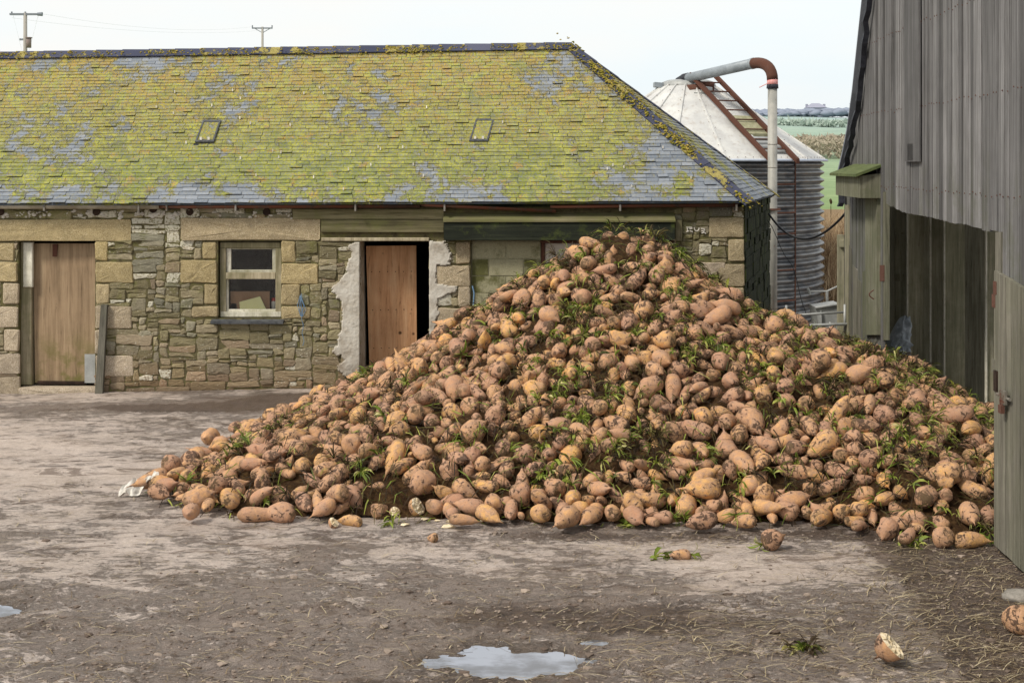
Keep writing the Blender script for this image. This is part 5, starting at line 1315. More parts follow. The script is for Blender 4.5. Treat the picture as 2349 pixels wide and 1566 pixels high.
# crumpled plastic sheet tucked behind the heap, inside the bay
mb = MB(); nx_, nz_ = 26, 22; vs = []
for j in range(nz_):
    for i in range(nx_):
        u, v = i / (nx_ - 1), j / (nz_ - 1); x = 2022 + 66 * u; top = 722 + 70 * (1 - u) ** 1.8 + 6 * math.sin(u * 7); y = top + (850 - top) * v
        p = P(x, y, 15.0 - .5 * v); n = mnoise.noise(Vector((u * 5, v * 7, 3))) * .10 + mnoise.noise(Vector((u * 13, v * 16, 8))) * .04; vs.append(p + Vector((n * .3, -abs(n) * 1.8, n * .2)))
mb.add(vs, [(j * nx_ + i, j * nx_ + i + 1, (j + 1) * nx_ + i + 1, (j + 1) * nx_ + i) for j in range(nz_ - 1) for i in range(nx_ - 1)])
o = mb.build('plastic_sheet', M['plastic'], None, True); tag(o, 'crumpled grey plastic sheet tucked behind the heap inside the barn bay', 'plastic sheet')
# stones at the foot of the boarded door
for (x, y, r, lab) in ((2342, 1378, .10, 'flat grey stone at the foot of the boarded barn door'),):
    g = G(x, y); mb = MB(); bm = bmesh.new(); bmesh.ops.create_icosphere(bm, subdivisions=3, radius=1)
    for v in bm.verts: v.co *= 1 + .25 * mnoise.noise(v.co * 1.7)
    mb.add([(g.x + v.co.x * r * 1.2, g.y + v.co.y * r, max(-.01, .03 + v.co.z * r * .55)) for v in bm.verts], [tuple(q.index for q in f.verts) for f in bm.faces]); bm.free()
    o = mb.build('stone', M['stonelump'], None, True); tag(o, lab, 'stone')

# ================================================================ hill, hedges, poles and house beyond the yard
rf2 = random.Random(71)
def terr(x, y): return float(hill_h(np.array([x]), np.array([y]))[0])
# tall dry reeds on the bank in the gap
mb = MB()
for _ in range(5200):
    x = rf2.uniform(5.2, 9.6); y = rf2.uniform(25.2, 31.5); z = terr(x, y) - .15; h = rf2.uniform(.55, 1.45) * (1.0 if y > 27 else .8)
    lean = Vector((rf2.gauss(0, .22), rf2.gauss(0, .15), 0)) * h; w = rf2.uniform(.006, .016)
    a = Vector((x, y, z)); m = a + lean * .4 + Vector((0, 0, h * .6)); t = a + lean * 1.2 + Vector((0, 0, h))
    tn = (rf2.random(), 0, 0, 1); s = Vector((w, rf2.uniform(-w, w), 0))
    mb.add([a - s, a + s, m + s * .8, m - s * .8, t], [(0, 1, 2, 3), (3, 2, 4)], tn)
o = mb.build('dry_reeds', M['drygrass']); tag(o, 'tall dry buff reeds on the bank between silo and barn', None, None, 'stuff')
# fence post and a seed head in the field edge
p = P(1906, 462, 32); mb = MB(); b = terr(p.x, 32); mb.tube([(p.x, 32, b - .1), (p.x, 32, p.z - .1)], [.012, .008], 6); mb.blob((p.x, 32, p.z), .06, (.7, .7, 1.2), .3); o = mb.build('dock_plant', M['wilt']); tag(o, 'single dark dried seed head above the reeds', 'plant')
mb = MB(); p = P(1877, 345, 30); mb.tube([(p.x, 30, terr(p.x, 30) - .2), (p.x, 30, p.z)], .02, 7); o = mb.build('thin_post', M['pole']); tag(o, 'thin pale post just right of the silo roof edge', 'post')
p = P(1926, 560, 17.0); mb = MB(); mb.box((p.x - .035, 16.9, 0), (p.x + .035, 17.0, P(0, 538, 17).z)); mb.box((p.x - .03, 16.86, P(0, 565, 17).z), (p.x + .06, 17.02, P(0, 550, 17).z)); o = mb.build('gate_post', M['dark_planks']); tag(o, 'short dark wooden post close to the barn corner', 'post')

def thicket(name, x0, x1, y0, y1, n, h0, h1, size, mat, lab, seed, flat=.5, grd=None):
    """mass of many small leaf sized faces"""
    r = random.Random(seed); mb = MB()
    for _ in range(n):
        x = r.uniform(x0, x1); y = r.uniform(y0, y1); z = terr(x, y)
        hh = h0 + (h1 - h0) * max(0, min(1, .5 + .9 * mnoise.noise(Vector((x * .05, y * .05, seed))) + .4 * mnoise.noise(Vector((x * .21, y * .2, seed + 5)))))
        c = Vector((x, y, z + hh * r.random() ** flat))
        for k in range(3):
            a = Vector((r.gauss(0, 1), r.gauss(0, .5), r.gauss(0, 1))) * size; b = Vector((r.gauss(0, 1), r.gauss(0, .5), r.gauss(0, 1))) * size
            mb.add([c, c + a, c + b], [(0, 1, 2)], (max(0, min(1, .2 + .7 * (c.z - z) / max(.1, hh) + r.gauss(0, .18))), 0, 0, 1))
    o = mb.build(name, mat); return tag(o, lab, None, None, 'stuff')
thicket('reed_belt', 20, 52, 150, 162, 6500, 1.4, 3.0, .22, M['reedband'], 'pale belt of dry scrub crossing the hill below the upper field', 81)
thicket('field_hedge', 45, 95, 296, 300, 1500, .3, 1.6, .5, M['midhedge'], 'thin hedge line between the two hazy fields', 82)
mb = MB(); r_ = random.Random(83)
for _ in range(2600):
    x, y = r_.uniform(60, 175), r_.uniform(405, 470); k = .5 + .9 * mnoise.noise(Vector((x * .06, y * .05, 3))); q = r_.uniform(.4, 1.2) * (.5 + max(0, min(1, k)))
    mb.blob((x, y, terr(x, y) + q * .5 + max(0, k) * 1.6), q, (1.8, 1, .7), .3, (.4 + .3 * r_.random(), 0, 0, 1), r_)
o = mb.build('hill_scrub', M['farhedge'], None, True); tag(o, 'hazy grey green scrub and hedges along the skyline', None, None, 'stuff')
hs = thing('farmhouse', 'hazy farmhouse with chimneys on the far skyline', 'house', P(1872, 250, 480))
b = P(1872, 250, 480); hx, hz = b.x, b.z - 2.1
mb = MB(); mb.box((hx - 3.4, 478, hz), (hx + 3.4, 484, hz + 2.6)); mb.build('wall', M['farhouse'], hs)
mb = MB(); mb.add([(hx - 3.6, 477.6, hz + 2.5), (hx + 3.6, 477.6, hz + 2.5), (hx + 3.6, 484.4, hz + 2.5), (hx - 3.6, 484.4, hz + 2.5), (hx - 1.4, 481, hz + 4.2), (hx + 1.4, 481, hz + 4.2)], [(0, 1, 5, 4), (1, 2, 5), (2, 3, 4, 5), (3, 0, 4), (3, 2, 1, 0)]); rfh = mb.build('roof', M['farroof'], hs)
for s in (-1, 1):
    mb = MB(); mb.box((hx + s * 3.2 - .4, 480.6, hz + 2), (hx + s * 3.2 + .4, 481.4, hz + 3.9)); mb.build('chimney', M['farroof'], rfh)
b = P(1962, 250, 470); mb = MB(); mb.box((b.x - 1.0, 468, b.z - 1.5), (b.x + 3.0, 474, b.z + 2.2)); mb.add([(b.x - 1.2, 467.8, b.z + 2.1), (b.x + 3.2, 467.8, b.z + 2.1), (b.x + 3.2, 474.2, b.z + 2.1), (b.x - 1.2, 474.2, b.z + 2.1), (b.x + .2, 471, b.z + 2.7), (b.x + 1.8, 471, b.z + 2.7)], [(0, 1, 5, 4), (1, 2, 5), (2, 3, 4, 5), (3, 0, 4)]); o = mb.build('far_building', M['farhouse']); tag(o, 'small hazy building on the skyline next to the barn edge', 'building')

# utility poles seen over the ridge, with two faint wires
def pole(px, top, Y, arm, lab):
    p = P(px, top, Y); t = thing('utility_pole', lab, 'utility pole', (p.x, Y, terr(p.x, Y)))
    mb = MB(); mb.tube([(p.x, Y, terr(p.x, Y) - .5), (p.x, Y, p.z)], [.17, .11], 10); mb.build('pole', M['pole'], t, True)
    return t, p
t, p = pole(58, 30, 80, 0, 'wooden utility pole carrying a transformer at the far left')
mb = MB(); a, b = P(23, 33, 80), P(96, 33, 80); mb.box((a.x, 79.9, a.z - .06), (b.x, 80.1, a.z + .05)); mb.build('crossarm', M['pole_dark'], t)
mb = MB(); mb.tube([P(86, 33, 79.8), P(97, 33, 79.8)], [.1, .13], 10); mb.build('insulator', M['pole_dark'], t)
for s in (27, 58): mb = MB(); q = P(s, 31, 80); mb.tube([q, q + Vector((0, 0, .1))], .05, 8); mb.build('insulator', M['pole_dark'], t)
mb = MB(); q = P(66, 110, 79.7); mb.tube([q, q + Vector((0, 0, .62))], .15, 14); mb.tube([q + Vector((0, 0, .58)), q + Vector((0, 0, .64))], .2, 14); mb.build('transformer', M['tank'], t, True)
for s in (47, 53): mb = MB(); q = P(s, 91, 80); mb.box(q - Vector((.05, .05, .06)), q + Vector((.05, .05, .06))); mb.tube([q, (P(58, 91, 80))], .02, 6); mb.build('bracket', M['pole_dark'], t)
for x in (30, 88): mb = MB(); mb.tube([P(x, 35, 80), P(58 - (58 - x) * .3, 115, 80)], .008, 4); mb.build('stay_wire', M['wire'], t)
t2, p2 = pole(602, 62, 130, 0, 'slim utility pole with a two insulator crossarm above the middle of the ridge')
mb = MB(); a, b = P(578, 65, 130), P(625, 65, 130); mb.box((a.x, 129.9, a.z - .06), (b.x, 130.1, a.z + .06)); mb.build('crossarm', M['pole_dark'], t2)
for s in (579, 624): mb = MB(); q = P(s, 65, 130); mb.tube([q, q + Vector((0, 0, .28))], .06, 8); mb.build('insulator', M['pole_dark'], t2)
for s in (-1, 1): mb = MB(); mb.tube([P(602 + 17 * s, 66, 130), P(602, 76, 130)], .035, 6); mb.build('brace', M['pole_dark'], t2)
for k, (q0, q1, lab) in enumerate(((P(96, 32, 80), P(579, 62, 130), 'upper faint overhead wire between the two poles'), (P(27, 32, 80), P(624, 62, 130), 'lower faint overhead wire between the two poles'))):
    mb = MB(); mb.tube([q0.lerp(q1, i / 20) - Vector((0, 0, .6 * 4 * (i / 20) * (1 - i / 20) + .25 * k)) for i in range(21)], .007, 4); o = mb.build('overhead_wire', M['wire']); tag(o, lab, 'wire')


BEET_ROWS = [
2,940,472,11352,330,54,70,-11,-45,1, 8,1110,3859,13780,930,30,-83,23,-41,0, 10,1010,-1175,13974,848,25,65,72,6,1, 6,940,-374,12964,836,80,-47,-35,-10,0, 
10,920,3409,13657,1071,52,33,-54,-57,0, 6,920,426,11638,445,61,-13,-54,56,0, 6,800,-2147,13540,395,1,19,-97,-18,0, 0,910,1852,12994,1169,66,28,-66,-23,1, 
5,820,-1399,14931,691,89,7,33,31,0, 1,1060,82,11105,200,19,-35,-3,92,1, 8,810,2694,11078,139,50,61,-49,37,0, 2,1250,2992,12817,975,61,70,-2,-37,0, 
2,820,-252,12371,702,58,60,44,-35,0, 6,740,2367,11940,567,22,-5,-55,-80,0, 11,930,-1908,12311,383,23,70,-15,-66,0, 7,1240,-1402,16171,464,28,-3,83,48,0, 
11,1020,4537,12582,520,43,-27,40,76,0, 7,1110,-2685,11449,98,74,-55,-37,9,0, 3,900,-1464,13769,662,67,70,15,-20,0, 8,1060,278,14470,1648,82,-15,48,27,0, 
0,900,1574,11447,375,37,56,73,15,0, 9,740,1242,13691,1517,63,30,67,27,0, 0,840,-179,13928,1290,73,-54,-40,7,0, 4,810,3795,12773,794,54,-42,-55,-48,0, 
5,790,489,14276,1760,5,-75,26,60,0, 0,1080,-1351,14586,724,13,21,10,96,0, 6,900,-1464,11441,158,52,61,-59,-6,0, 1,890,-667,13496,943,0,-61,74,27,0, 
10,990,2046,11760,577,64,76,-8,-2,1, 5,1280,3107,14824,1250,38,18,-77,-48,0, 4,1160,251,10959,169,21,-76,-49,-38,1, 1,860,1702,12737,1010,17,31,-92,19,0, 
0,740,-1981,13027,459,46,68,-3,57,0, 3,790,-1163,13739,747,48,-60,-57,29,0, 1,930,-356,11612,397,28,-88,-38,-9,1, 3,740,693,13965,1623,44,84,-14,-29,0, 
3,660,232,13087,1043,37,13,-66,-64,0, 2,1040,2258,12414,876,55,33,-77,1,1, 8,1100,93,12397,736,26,-36,56,71,0, 7,930,-200,14830,1421,90,-11,42,-6,0, 
6,890,984,12341,861,6,-53,-2,85,0, 7,920,3505,11779,612,15,24,-70,-65,1, 2,1160,4233,12158,596,72,67,16,-14,0, 11,620,1913,11003,114,29,-49,-38,73,0, 
8,920,2816,12440,782,71,-59,39,1,0, 2,980,-347,11003,116,57,34,69,28,1, 7,1280,2952,11913,711,26,68,-66,-16,1, 11,620,-384,13888,1142,83,42,-30,19,0, 
7,710,1648,12360,851,26,-51,-32,-76,0, 8,840,4259,12875,676,32,58,14,-74,0, 11,1100,520,12507,865,16,0,73,-66,1, 0,690,3455,10540,102,56,69,46,5,1, 
5,910,4046,12005,579,52,26,81,8,0, 6,1030,-2298,12601,294,14,12,74,-65,0, 1,1030,751,13520,1404,53,15,77,-33,1, 10,970,2532,13739,1335,79,59,-13,14,0, 
3,1000,-2880,13794,105,45,-68,-30,-49,0, 0,1010,3576,14024,1018,17,4,92,35,0, 10,890,-2657,11986,139,75,-50,9,-42,0, 11,1100,-428,12591,809,52,9,-65,55,1, 
5,950,4029,12541,727,70,-57,20,-38,0, 1,790,-839,13039,757,28,55,-73,30,0, 6,1170,503,14920,1827,50,8,-61,61,0, 8,1000,1323,12853,1081,21,-44,14,86,0, 
10,1150,-1293,13395,729,81,-22,29,-47,1, 10,1040,948,12797,1069,46,3,-78,42,1, 9,800,1238,11252,235,33,-28,-36,-83,0, 3,850,4079,11324,349,25,-67,0,-70,0, 
11,670,1469,13927,1685,42,20,77,43,0, 4,820,-468,13142,866,34,-85,-9,39,0, 0,640,-2500,11744,135,29,-40,-79,-37,0, 6,1030,-1713,11352,108,62,36,-63,29,0, 
0,860,1748,13469,1383,3,-40,35,85,0, 3,940,-2838,12236,98,73,-63,27,6,0, 6,730,1914,13618,1386,56,12,-46,-67,0, 2,700,881,11131,177,22,84,37,32,0, 
4,1030,1025,13153,1246,66,-16,-53,-51,0, 0,850,-190,14150,1326,50,-38,45,-63,0, 11,1110,-486,11738,399,32,67,-15,-65,0, 4,1060,-1613,13794,596,39,37,62,57,0, 
4,790,2112,13365,1300,9,29,37,-88,0, 11,950,1107,13769,1658,78,47,42,1,0, 2,960,2200,12085,722,30,78,42,-36,0, 9,1080,1182,11709,465,37,-29,47,75,0, 
5,620,-959,11906,424,32,-41,17,-84,0, 4,1000,-2271,12732,338,68,27,46,-51,0, 3,810,-1406,12344,505,38,42,41,71,0, 2,850,1313,12629,959,73,66,-15,10,0, 
8,820,2993,12626,882,36,49,56,-56,0, 3,640,-1560,12640,475,48,63,58,-18,0, 10,820,834,10868,99,50,40,58,-50,1, 1,940,117,11540,434,39,44,37,72,1, 
11,960,3855,13662,953,13,-98,-2,13,0, 11,810,116,13055,979,59,-75,30,0,0, 10,1190,-2078,12409,393,31,73,11,-60,1, 5,1100,-327,16350,945,16,25,29,91,0, 
11,960,3259,12784,909,41,-19,32,83,0, 6,750,-745,12395,579,0,82,14,-56,0, 6,910,3982,13020,828,1,-86,-27,-44,0, 0,1090,1551,14007,1807,29,91,26,-14,1, 
11,960,-3064,12202,99,56,-63,12,-53,0, 10,1120,-1084,15253,837,12,95,-5,-30,0, 2,970,71,16772,899,49,37,-2,79,0, 0,1050,-1371,11234,142,11,-44,14,88,1, 
6,780,-2043,11965,259,10,-82,-56,3,0, 3,1060,-2247,14881,229,60,-45,-58,33,0, 6,810,1278,13179,1248,1,-93,4,-37,0, 6,980,2562,13577,1242,15,86,-2,48,0, 
5,800,1948,12627,955,63,26,-64,35,0, 5,940,-67,13192,1126,20,59,54,57,1, 7,910,1773,14152,1733,47,83,13,26,0, 6,880,2563,12025,620,75,-3,-38,-54,0, 
10,900,664,13236,1273,17,-8,69,-69,1, 1,700,-378,11515,300,11,-98,15,1,0, 0,1020,1050,12009,698,31,69,-44,49,1, 4,870,1284,13061,1168,51,-76,2,39,0, 
2,960,3175,11473,443,55,49,-67,-2,0, 3,900,3604,11499,462,44,57,48,-50,0, 0,970,-157,13236,995,37,13,-81,43,0, 1,1110,114,14109,1538,43,-45,13,-77,1, 
6,1190,-944,12830,663,16,75,-23,-60,0, 4,1100,2838,11324,341,67,-67,-22,22,1, 1,860,-2466,11369,109,33,-66,-25,62,0, 0,830,2735,15929,1035,45,-83,29,-17,0, 
0,1050,-907,13217,762,54,-29,53,-58,0, 3,970,-2153,12127,321,66,-68,-31,5,0, 5,1120,4415,12719,636,18,-31,61,-70,0, 6,1160,2971,11002,208,75,28,59,12,1, 
7,1120,1135,11019,164,21,-74,9,-63,1, 8,770,-412,14539,1260,41,-38,-26,-79,0, 4,800,2793,10663,82,13,-55,-42,71,0, 0,1010,1300,15575,1785,3,40,83,39,0, 
5,1110,-2529,13905,229,19,-10,-17,-96,0, 5,700,730,12955,1114,80,-9,-43,42,0, 4,780,377,13171,1076,56,35,65,-37,0, 4,980,1669,14441,1989,28,67,26,63,0, 
4,1250,2357,11026,157,48,61,-49,-39,1, 7,760,151,13572,1202,25,-9,-88,39,0, 10,880,429,13658,1415,23,69,-23,-65,0, 2,1010,-500,13664,1078,5,53,-54,-65,0, 
1,990,2129,12925,1100,62,-46,58,27,0, 11,770,968,14510,2044,54,5,62,-57,0, 1,1190,4248,12438,689,19,-31,52,77,0, 10,910,-2986,13530,105,75,-39,-53,-4,0, 
2,650,366,14022,1540,24,15,-88,-39,0, 7,880,1714,13103,1219,6,38,61,-69,0, 9,950,1307,12090,664,21,94,27,0,0, 6,890,-642,14834,1091,19,11,43,-87,0, 
11,1130,4119,11706,499,33,44,53,65,1, 11,670,3404,11565,478,64,32,51,-48,0, 10,1130,3269,13048,1021,23,26,-70,62,0, 6,1000,2685,12705,938,10,-92,29,-24,0, 
5,730,1677,16156,1429,84,-16,-45,-27,0, 0,730,3481,12826,862,10,62,-43,-65,0, 6,660,-969,12062,443,8,42,-65,63,0, 3,1090,3829,12130,642,52,66,-9,-54,0, 
2,1010,-2245,11784,210,67,60,-43,1,0, 10,910,1930,12035,680,23,-59,-18,75,1, 0,1080,2963,13744,1200,14,66,54,50,0, 3,910,-3131,13185,91,24,54,37,-72,0, 
6,1050,-1212,11638,347,79,-34,49,-15,1, 4,990,-2089,13367,409,92,10,33,-18,0, 4,1100,-844,11506,279,21,-50,-73,41,1, 0,1090,-2959,13284,121,64,64,-5,-42,0, 
1,810,-621,14253,1127,56,63,40,-37,0, 4,1030,2971,13187,1072,64,25,-68,-27,0, 8,980,2121,11431,342,1,-25,76,60,0, 7,890,-1063,13491,792,55,76,30,18,0, 
1,960,1015,14022,1791,89,-36,-26,7,0, 0,830,2645,11462,344,4,-56,44,-71,0, 8,780,95,14907,1562,73,63,-16,21,0, 4,640,3970,10954,193,42,72,52,-18,0, 
6,840,2825,12594,875,29,-80,34,-40,0, 8,800,-177,11520,315,31,-74,-41,44,0, 10,960,3207,12136,747,80,45,-41,-3,1, 10,930,-91,15210,1479,18,3,-95,25,0, 
0,1180,-560,12695,817,44,-16,-29,-84,1, 9,830,-277,13432,1010,31,5,77,-55,0, 3,1280,-3289,11939,114,24,-53,-40,-70,1, 10,1050,3471,13448,1062,40,84,-24,27,0, 
3,700,-55,14456,1451,29,-77,-3,-57,0, 1,1030,-108,14209,1471,11,60,24,-76,1, 9,1160,3182,10806,125,4,45,-30,-84,0, 2,1220,1463,10965,145,39,43,-71,40,1, 
2,1280,-773,15829,911,47,-56,1,-68,0, 6,750,3422,12352,735,15,38,-58,70,0, 3,870,-2625,12341,166,39,41,-80,-18,0, 3,950,753,11717,524,4,40,-9,91,1, 
5,1080,953,11866,628,34,-27,78,-45,1, 8,860,-455,12901,833,40,-62,-1,68,0, 1,1060,3411,11953,702,33,21,-64,-66,1, 9,1260,1831,16673,1225,71,-68,14,12,0, 
3,1030,-1765,11169,98,73,-47,-44,-23,1, 6,940,710,10989,99,44,-53,-49,54,0, 5,620,644,11065,148,63,22,-68,32,0, 6,880,2888,16349,846,70,-55,-40,-20,0, 
2,840,1766,10777,95,30,48,-32,76,1, 6,1030,-2888,12418,102,49,41,57,-52,0, 9,1230,662,14496,1881,30,37,71,-52,0, 2,620,2516,11659,449,48,59,-66,3,0, 
0,790,1421,12554,958,42,-43,-40,-69,0, 8,740,4080,13219,802,63,4,69,-35,0, 2,790,668,11850,554,19,73,58,-32,0, 2,1000,-1731,12918,562,94,32,6,10,0, 
1,620,-725,11625,314,20,58,3,-79,0, 11,880,1561,12897,1122,65,14,70,-27,0, 1,900,3888,11190,347,81,-19,-38,-41,1, 11,760,-2171,11382,95,61,51,-55,-25,0, 
0,940,-2873,12703,110,70,-14,-55,-44,0, 10,1280,2746,11579,509,82,-6,50,27,1, 5,920,244,11888,557,29,-78,-4,55,1, 0,1020,756,13707,1604,20,51,55,-63,1, 
6,1150,2199,11485,406,72,-18,-53,-41,0, 8,960,1055,11109,183,4,-57,-18,-80,0, 1,910,2305,13801,1393,79,55,-10,25,0, 3,1210,-979,12555,655,53,64,-44,-33,0, 
8,950,359,13835,1449,36,64,-47,48,0, 11,1030,2884,11495,444,28,17,-68,66,1, 1,1090,-398,12367,702,68,-72,6,14,1, 8,980,-1450,11084,87,14,13,66,73,0, 
2,1030,-643,13824,1027,69,54,-46,12,0, 6,910,4159,13099,819,23,62,-34,-67,0, 4,720,-543,14137,1129,48,-45,-30,-69,0, 1,960,-1372,14363,801,70,1,72,-4,0, 
7,900,741,12593,904,73,-54,11,41,0, 9,1070,2929,13085,1027,66,-46,-59,-4,0, 10,880,-412,11238,204,46,26,-48,-70,1, 11,950,2146,11310,280,28,-10,-78,55,0, 
9,790,1612,12035,692,34,83,-44,6,0, 8,890,3770,12435,736,70,42,-18,-55,0, 1,990,-2017,11330,120,60,-69,2,41,1, 11,800,-2939,11730,91,68,44,-45,37,0, 
10,950,4939,13434,326,30,33,52,73,0, 11,1110,-3139,11809,103,23,62,3,-75,0, 4,620,1882,16066,1389,60,-58,-55,3,0, 4,1100,-131,12953,917,42,68,5,61,0, 
3,650,91,12828,908,2,44,-78,44,0, 1,1150,-2592,13508,240,2,79,-25,-56,0, 3,840,1515,12739,1045,67,68,-22,-19,0, 11,1180,-1430,11692,319,75,48,37,27,1, 
1,800,1946,10902,105,72,5,69,5,1, 10,1020,726,12129,746,87,-25,-39,-19,1, 8,1050,3151,11095,303,62,-49,39,47,0, 4,850,4329,13421,735,92,-36,-2,18,0, 
4,1180,1480,15379,1911,67,-37,-46,46,0, 0,1090,212,12472,845,61,55,52,22,1, 0,790,1828,15868,1540,41,35,46,70,0, 0,1020,-556,12326,653,60,-53,-21,56,1, 
11,1070,1503,16744,1263,22,-42,71,52,0, 4,900,1608,11324,294,44,59,38,56,0, 4,980,-232,11306,209,40,-35,62,-57,1, 4,860,1644,16461,1332,81,34,-42,25,0, 
0,880,565,12163,689,76,16,-62,12,1, 2,620,1075,15223,1970,2,-15,79,59,0, 11,870,904,14687,2039,35,-78,-37,36,0, 4,750,146,11626,349,20,33,-81,45,0, 
4,730,2378,12617,927,56,-36,29,-69,0, 0,640,889,13181,1193,55,48,53,44,0, 3,910,1002,13666,1585,71,15,63,27,1, 1,830,2070,13884,1593,21,-83,-18,48,0, 
7,800,-1760,11534,206,37,77,-15,50,0, 11,690,2067,11547,400,19,22,87,39,0, 8,890,-670,11508,224,46,-21,84,18,0, 2,690,738,12800,1016,51,2,77,-38,0, 
11,670,1218,15322,1897,62,-49,49,-35,0, 2,620,-175,13719,1174,73,33,-60,-10,0, 8,890,3994,10569,83,70,49,51,5,0, 5,940,-210,12737,841,66,26,70,-6,0, 
1,960,3664,12533,779,71,16,-40,-56,1, 6,990,550,15223,1788,54,-39,51,55,0, 0,810,2559,11242,217,30,45,69,-48,1, 7,870,572,15923,1461,9,43,57,-70,0, 
4,1010,433,12929,1018,67,61,36,21,1, 7,930,2593,13257,1142,55,-70,24,-39,0, 8,620,2190,10960,80,55,-26,-51,-61,0, 4,850,1758,12350,888,29,34,58,69,0, 
1,1030,2574,12254,754,4,5,-80,60,1, 2,700,1421,13837,1614,4,38,13,92,0, 2,950,2975,14252,1181,73,33,19,-56,0, 11,780,1238,10770,85,65,-20,62,-39,1, 
5,770,98,13269,1124,18,95,-25,2,0, 8,950,708,16585,1192,63,28,-68,-23,0, 7,1090,-2392,12073,248,70,-66,-26,8,0, 10,820,944,16324,1404,27,-68,-7,68,0, 
4,690,-370,13488,1048,79,17,58,-2,0, 4,990,239,11211,173,38,79,-25,41,0, 6,870,2283,12930,1081,20,85,-45,-20,0, 7,1080,-2775,12950,169,30,-41,-82,24,0, 
9,730,-1229,13875,745,76,-36,34,42,0, 8,620,3061,11234,279,12,69,-34,-63,0, 1,840,1839,13690,1479,94,6,-33,-12,0, 2,1240,-2632,14565,187,52,-62,-30,51,0, 
1,1070,-156,12144,663,10,78,-59,-17,1, 0,820,527,11263,255,46,76,-43,-19,1, 10,1180,1282,12320,890,11,46,22,85,1, 6,1070,432,10889,102,59,80,11,2,0, 
0,990,4398,12023,477,24,77,-20,56,0, 8,990,3574,12929,919,49,8,-87,2,0, 6,870,1319,11900,628,15,-42,69,-56,0, 1,760,-3215,12566,98,39,45,-48,64,0, 
0,1210,-2175,15028,280,81,-1,-59,1,0, 3,820,1392,11316,325,7,-62,43,-65,1, 3,620,-2325,11522,77,69,-48,40,37,0, 8,930,2623,10995,103,41,-69,-51,31,0, 
6,1280,2725,14208,1246,76,40,-37,-36,0, 5,880,3977,12232,704,48,-44,-50,-57,0, 8,930,2966,10761,83,80,-55,19,14,0, 4,810,-2002,12709,390,34,80,15,-47,0, 
1,1140,148,16043,1288,81,28,46,-21,0, 9,1060,1881,12767,1031,52,-49,-21,67,0, 0,620,2299,13174,1154,3,1,38,92,0, 6,900,-498,10860,89,70,36,62,-5,0, 
2,1110,-736,15165,1115,43,57,53,45,0, 4,730,1849,11922,608,74,-48,-32,-35,0, 0,890,-496,11154,113,7,69,10,71,0, 11,950,3289,12542,822,56,68,32,36,0, 
6,1000,988,15091,2030,49,58,64,10,0, 8,900,1651,10981,101,48,32,81,-9,0, 0,910,-2177,12006,246,28,60,49,57,0, 6,730,370,12228,678,16,75,-28,57,0, 
2,800,-606,12161,577,13,11,-74,-66,0, 7,980,-1506,12870,560,44,36,-74,36,0, 6,910,3167,13444,1065,72,19,-46,49,0, 4,910,133,14661,1556,51,71,-39,29,0, 
9,850,-1767,12138,354,73,-55,9,40,0, 4,850,408,11038,114,84,-34,-39,18,0, 6,820,2612,12614,909,47,-43,72,-27,0, 6,620,1413,11117,201,67,49,9,-55,0, 
11,1070,-1721,12224,413,51,-6,-55,-66,0, 2,740,-3054,12383,87,54,-34,57,52,0, 0,930,196,12892,971,56,64,-49,-22,0, 4,1000,316,16679,1074,60,-17,30,-72,0, 
3,1070,2557,10746,102,59,67,-4,-44,1, 5,990,-994,16482,488,62,27,28,68,0, 2,1190,-1954,13183,520,40,-38,-66,-51,0, 8,750,-2882,11469,74,31,62,24,68,0, 
8,1130,3367,12165,728,52,50,63,-28,0, 3,740,-1809,12817,490,25,-67,-41,57,0, 10,1000,3912,11878,572,2,68,6,-73,1, 11,860,2790,10844,95,81,-48,30,-16,0, 
2,730,-2593,11144,87,25,-23,-63,-70,0, 2,1180,1658,11806,596,2,75,-26,61,1, 11,800,2535,11931,583,40,57,-27,-67,0, 2,970,-199,10827,99,55,-65,-2,53,1, 
5,1020,3570,13035,988,23,52,20,80,1, 10,1120,3639,11006,385,54,-32,55,-55,1, 8,920,-1431,13143,572,48,72,-28,-41,0, 6,620,2082,12017,598,55,78,24,-20,0, 
5,690,1922,12377,837,9,72,9,-68,0, 6,620,2153,10786,73,12,-23,53,81,0, 10,660,2004,14359,1748,79,-37,-31,-38,0, 4,880,954,10960,93,28,-15,61,73,0, 
11,760,3091,12199,765,62,-45,18,-61,0, 4,1010,1048,11738,523,60,58,-52,-16,1, 0,1020,-2967,11970,119,70,66,-17,23,1, 4,850,-1069,14456,896,24,-65,-24,-68,0, 
5,920,3282,14781,1165,2,-43,48,76,0, 8,950,-767,11737,361,54,-12,82,-14,0, 0,860,-2407,11231,104,59,26,-59,48,1, 0,720,4702,12876,453,65,-7,-53,54,0, 
1,930,-969,14201,961,35,-47,-40,71,0, 6,1020,-642,11048,105,61,-9,-55,57,1, 3,900,286,14094,1590,38,19,-70,58,0, 10,1020,-967,16267,592,31,-22,42,-82,0, 
6,990,2829,13545,1208,48,55,-24,63,0, 5,770,1579,10854,100,47,42,-49,60,0, 11,820,3505,10711,181,77,-53,34,-6,1, 0,680,3417,11728,551,74,-17,65,-7,0, 
7,990,-1382,14769,732,79,-47,38,-8,0, 11,720,733,16474,1268,60,-22,-77,0,0, 4,850,1542,14715,2056,62,-20,56,51,0, 6,1040,-1207,12932,658,92,23,5,32,0, 
0,980,-2188,13872,332,5,17,31,94,0, 6,740,1180,10941,86,46,-67,15,57,0, 5,960,-648,13100,873,18,-56,2,-81,0, 11,620,3979,13352,814,25,-44,0,86,0, 
2,1030,3254,10653,112,62,14,72,-29,1, 2,840,2127,12267,759,25,67,-59,38,0, 0,1150,-2522,14736,133,64,26,-44,-58,0, 6,840,1803,13850,1551,13,47,-59,-65,0, 
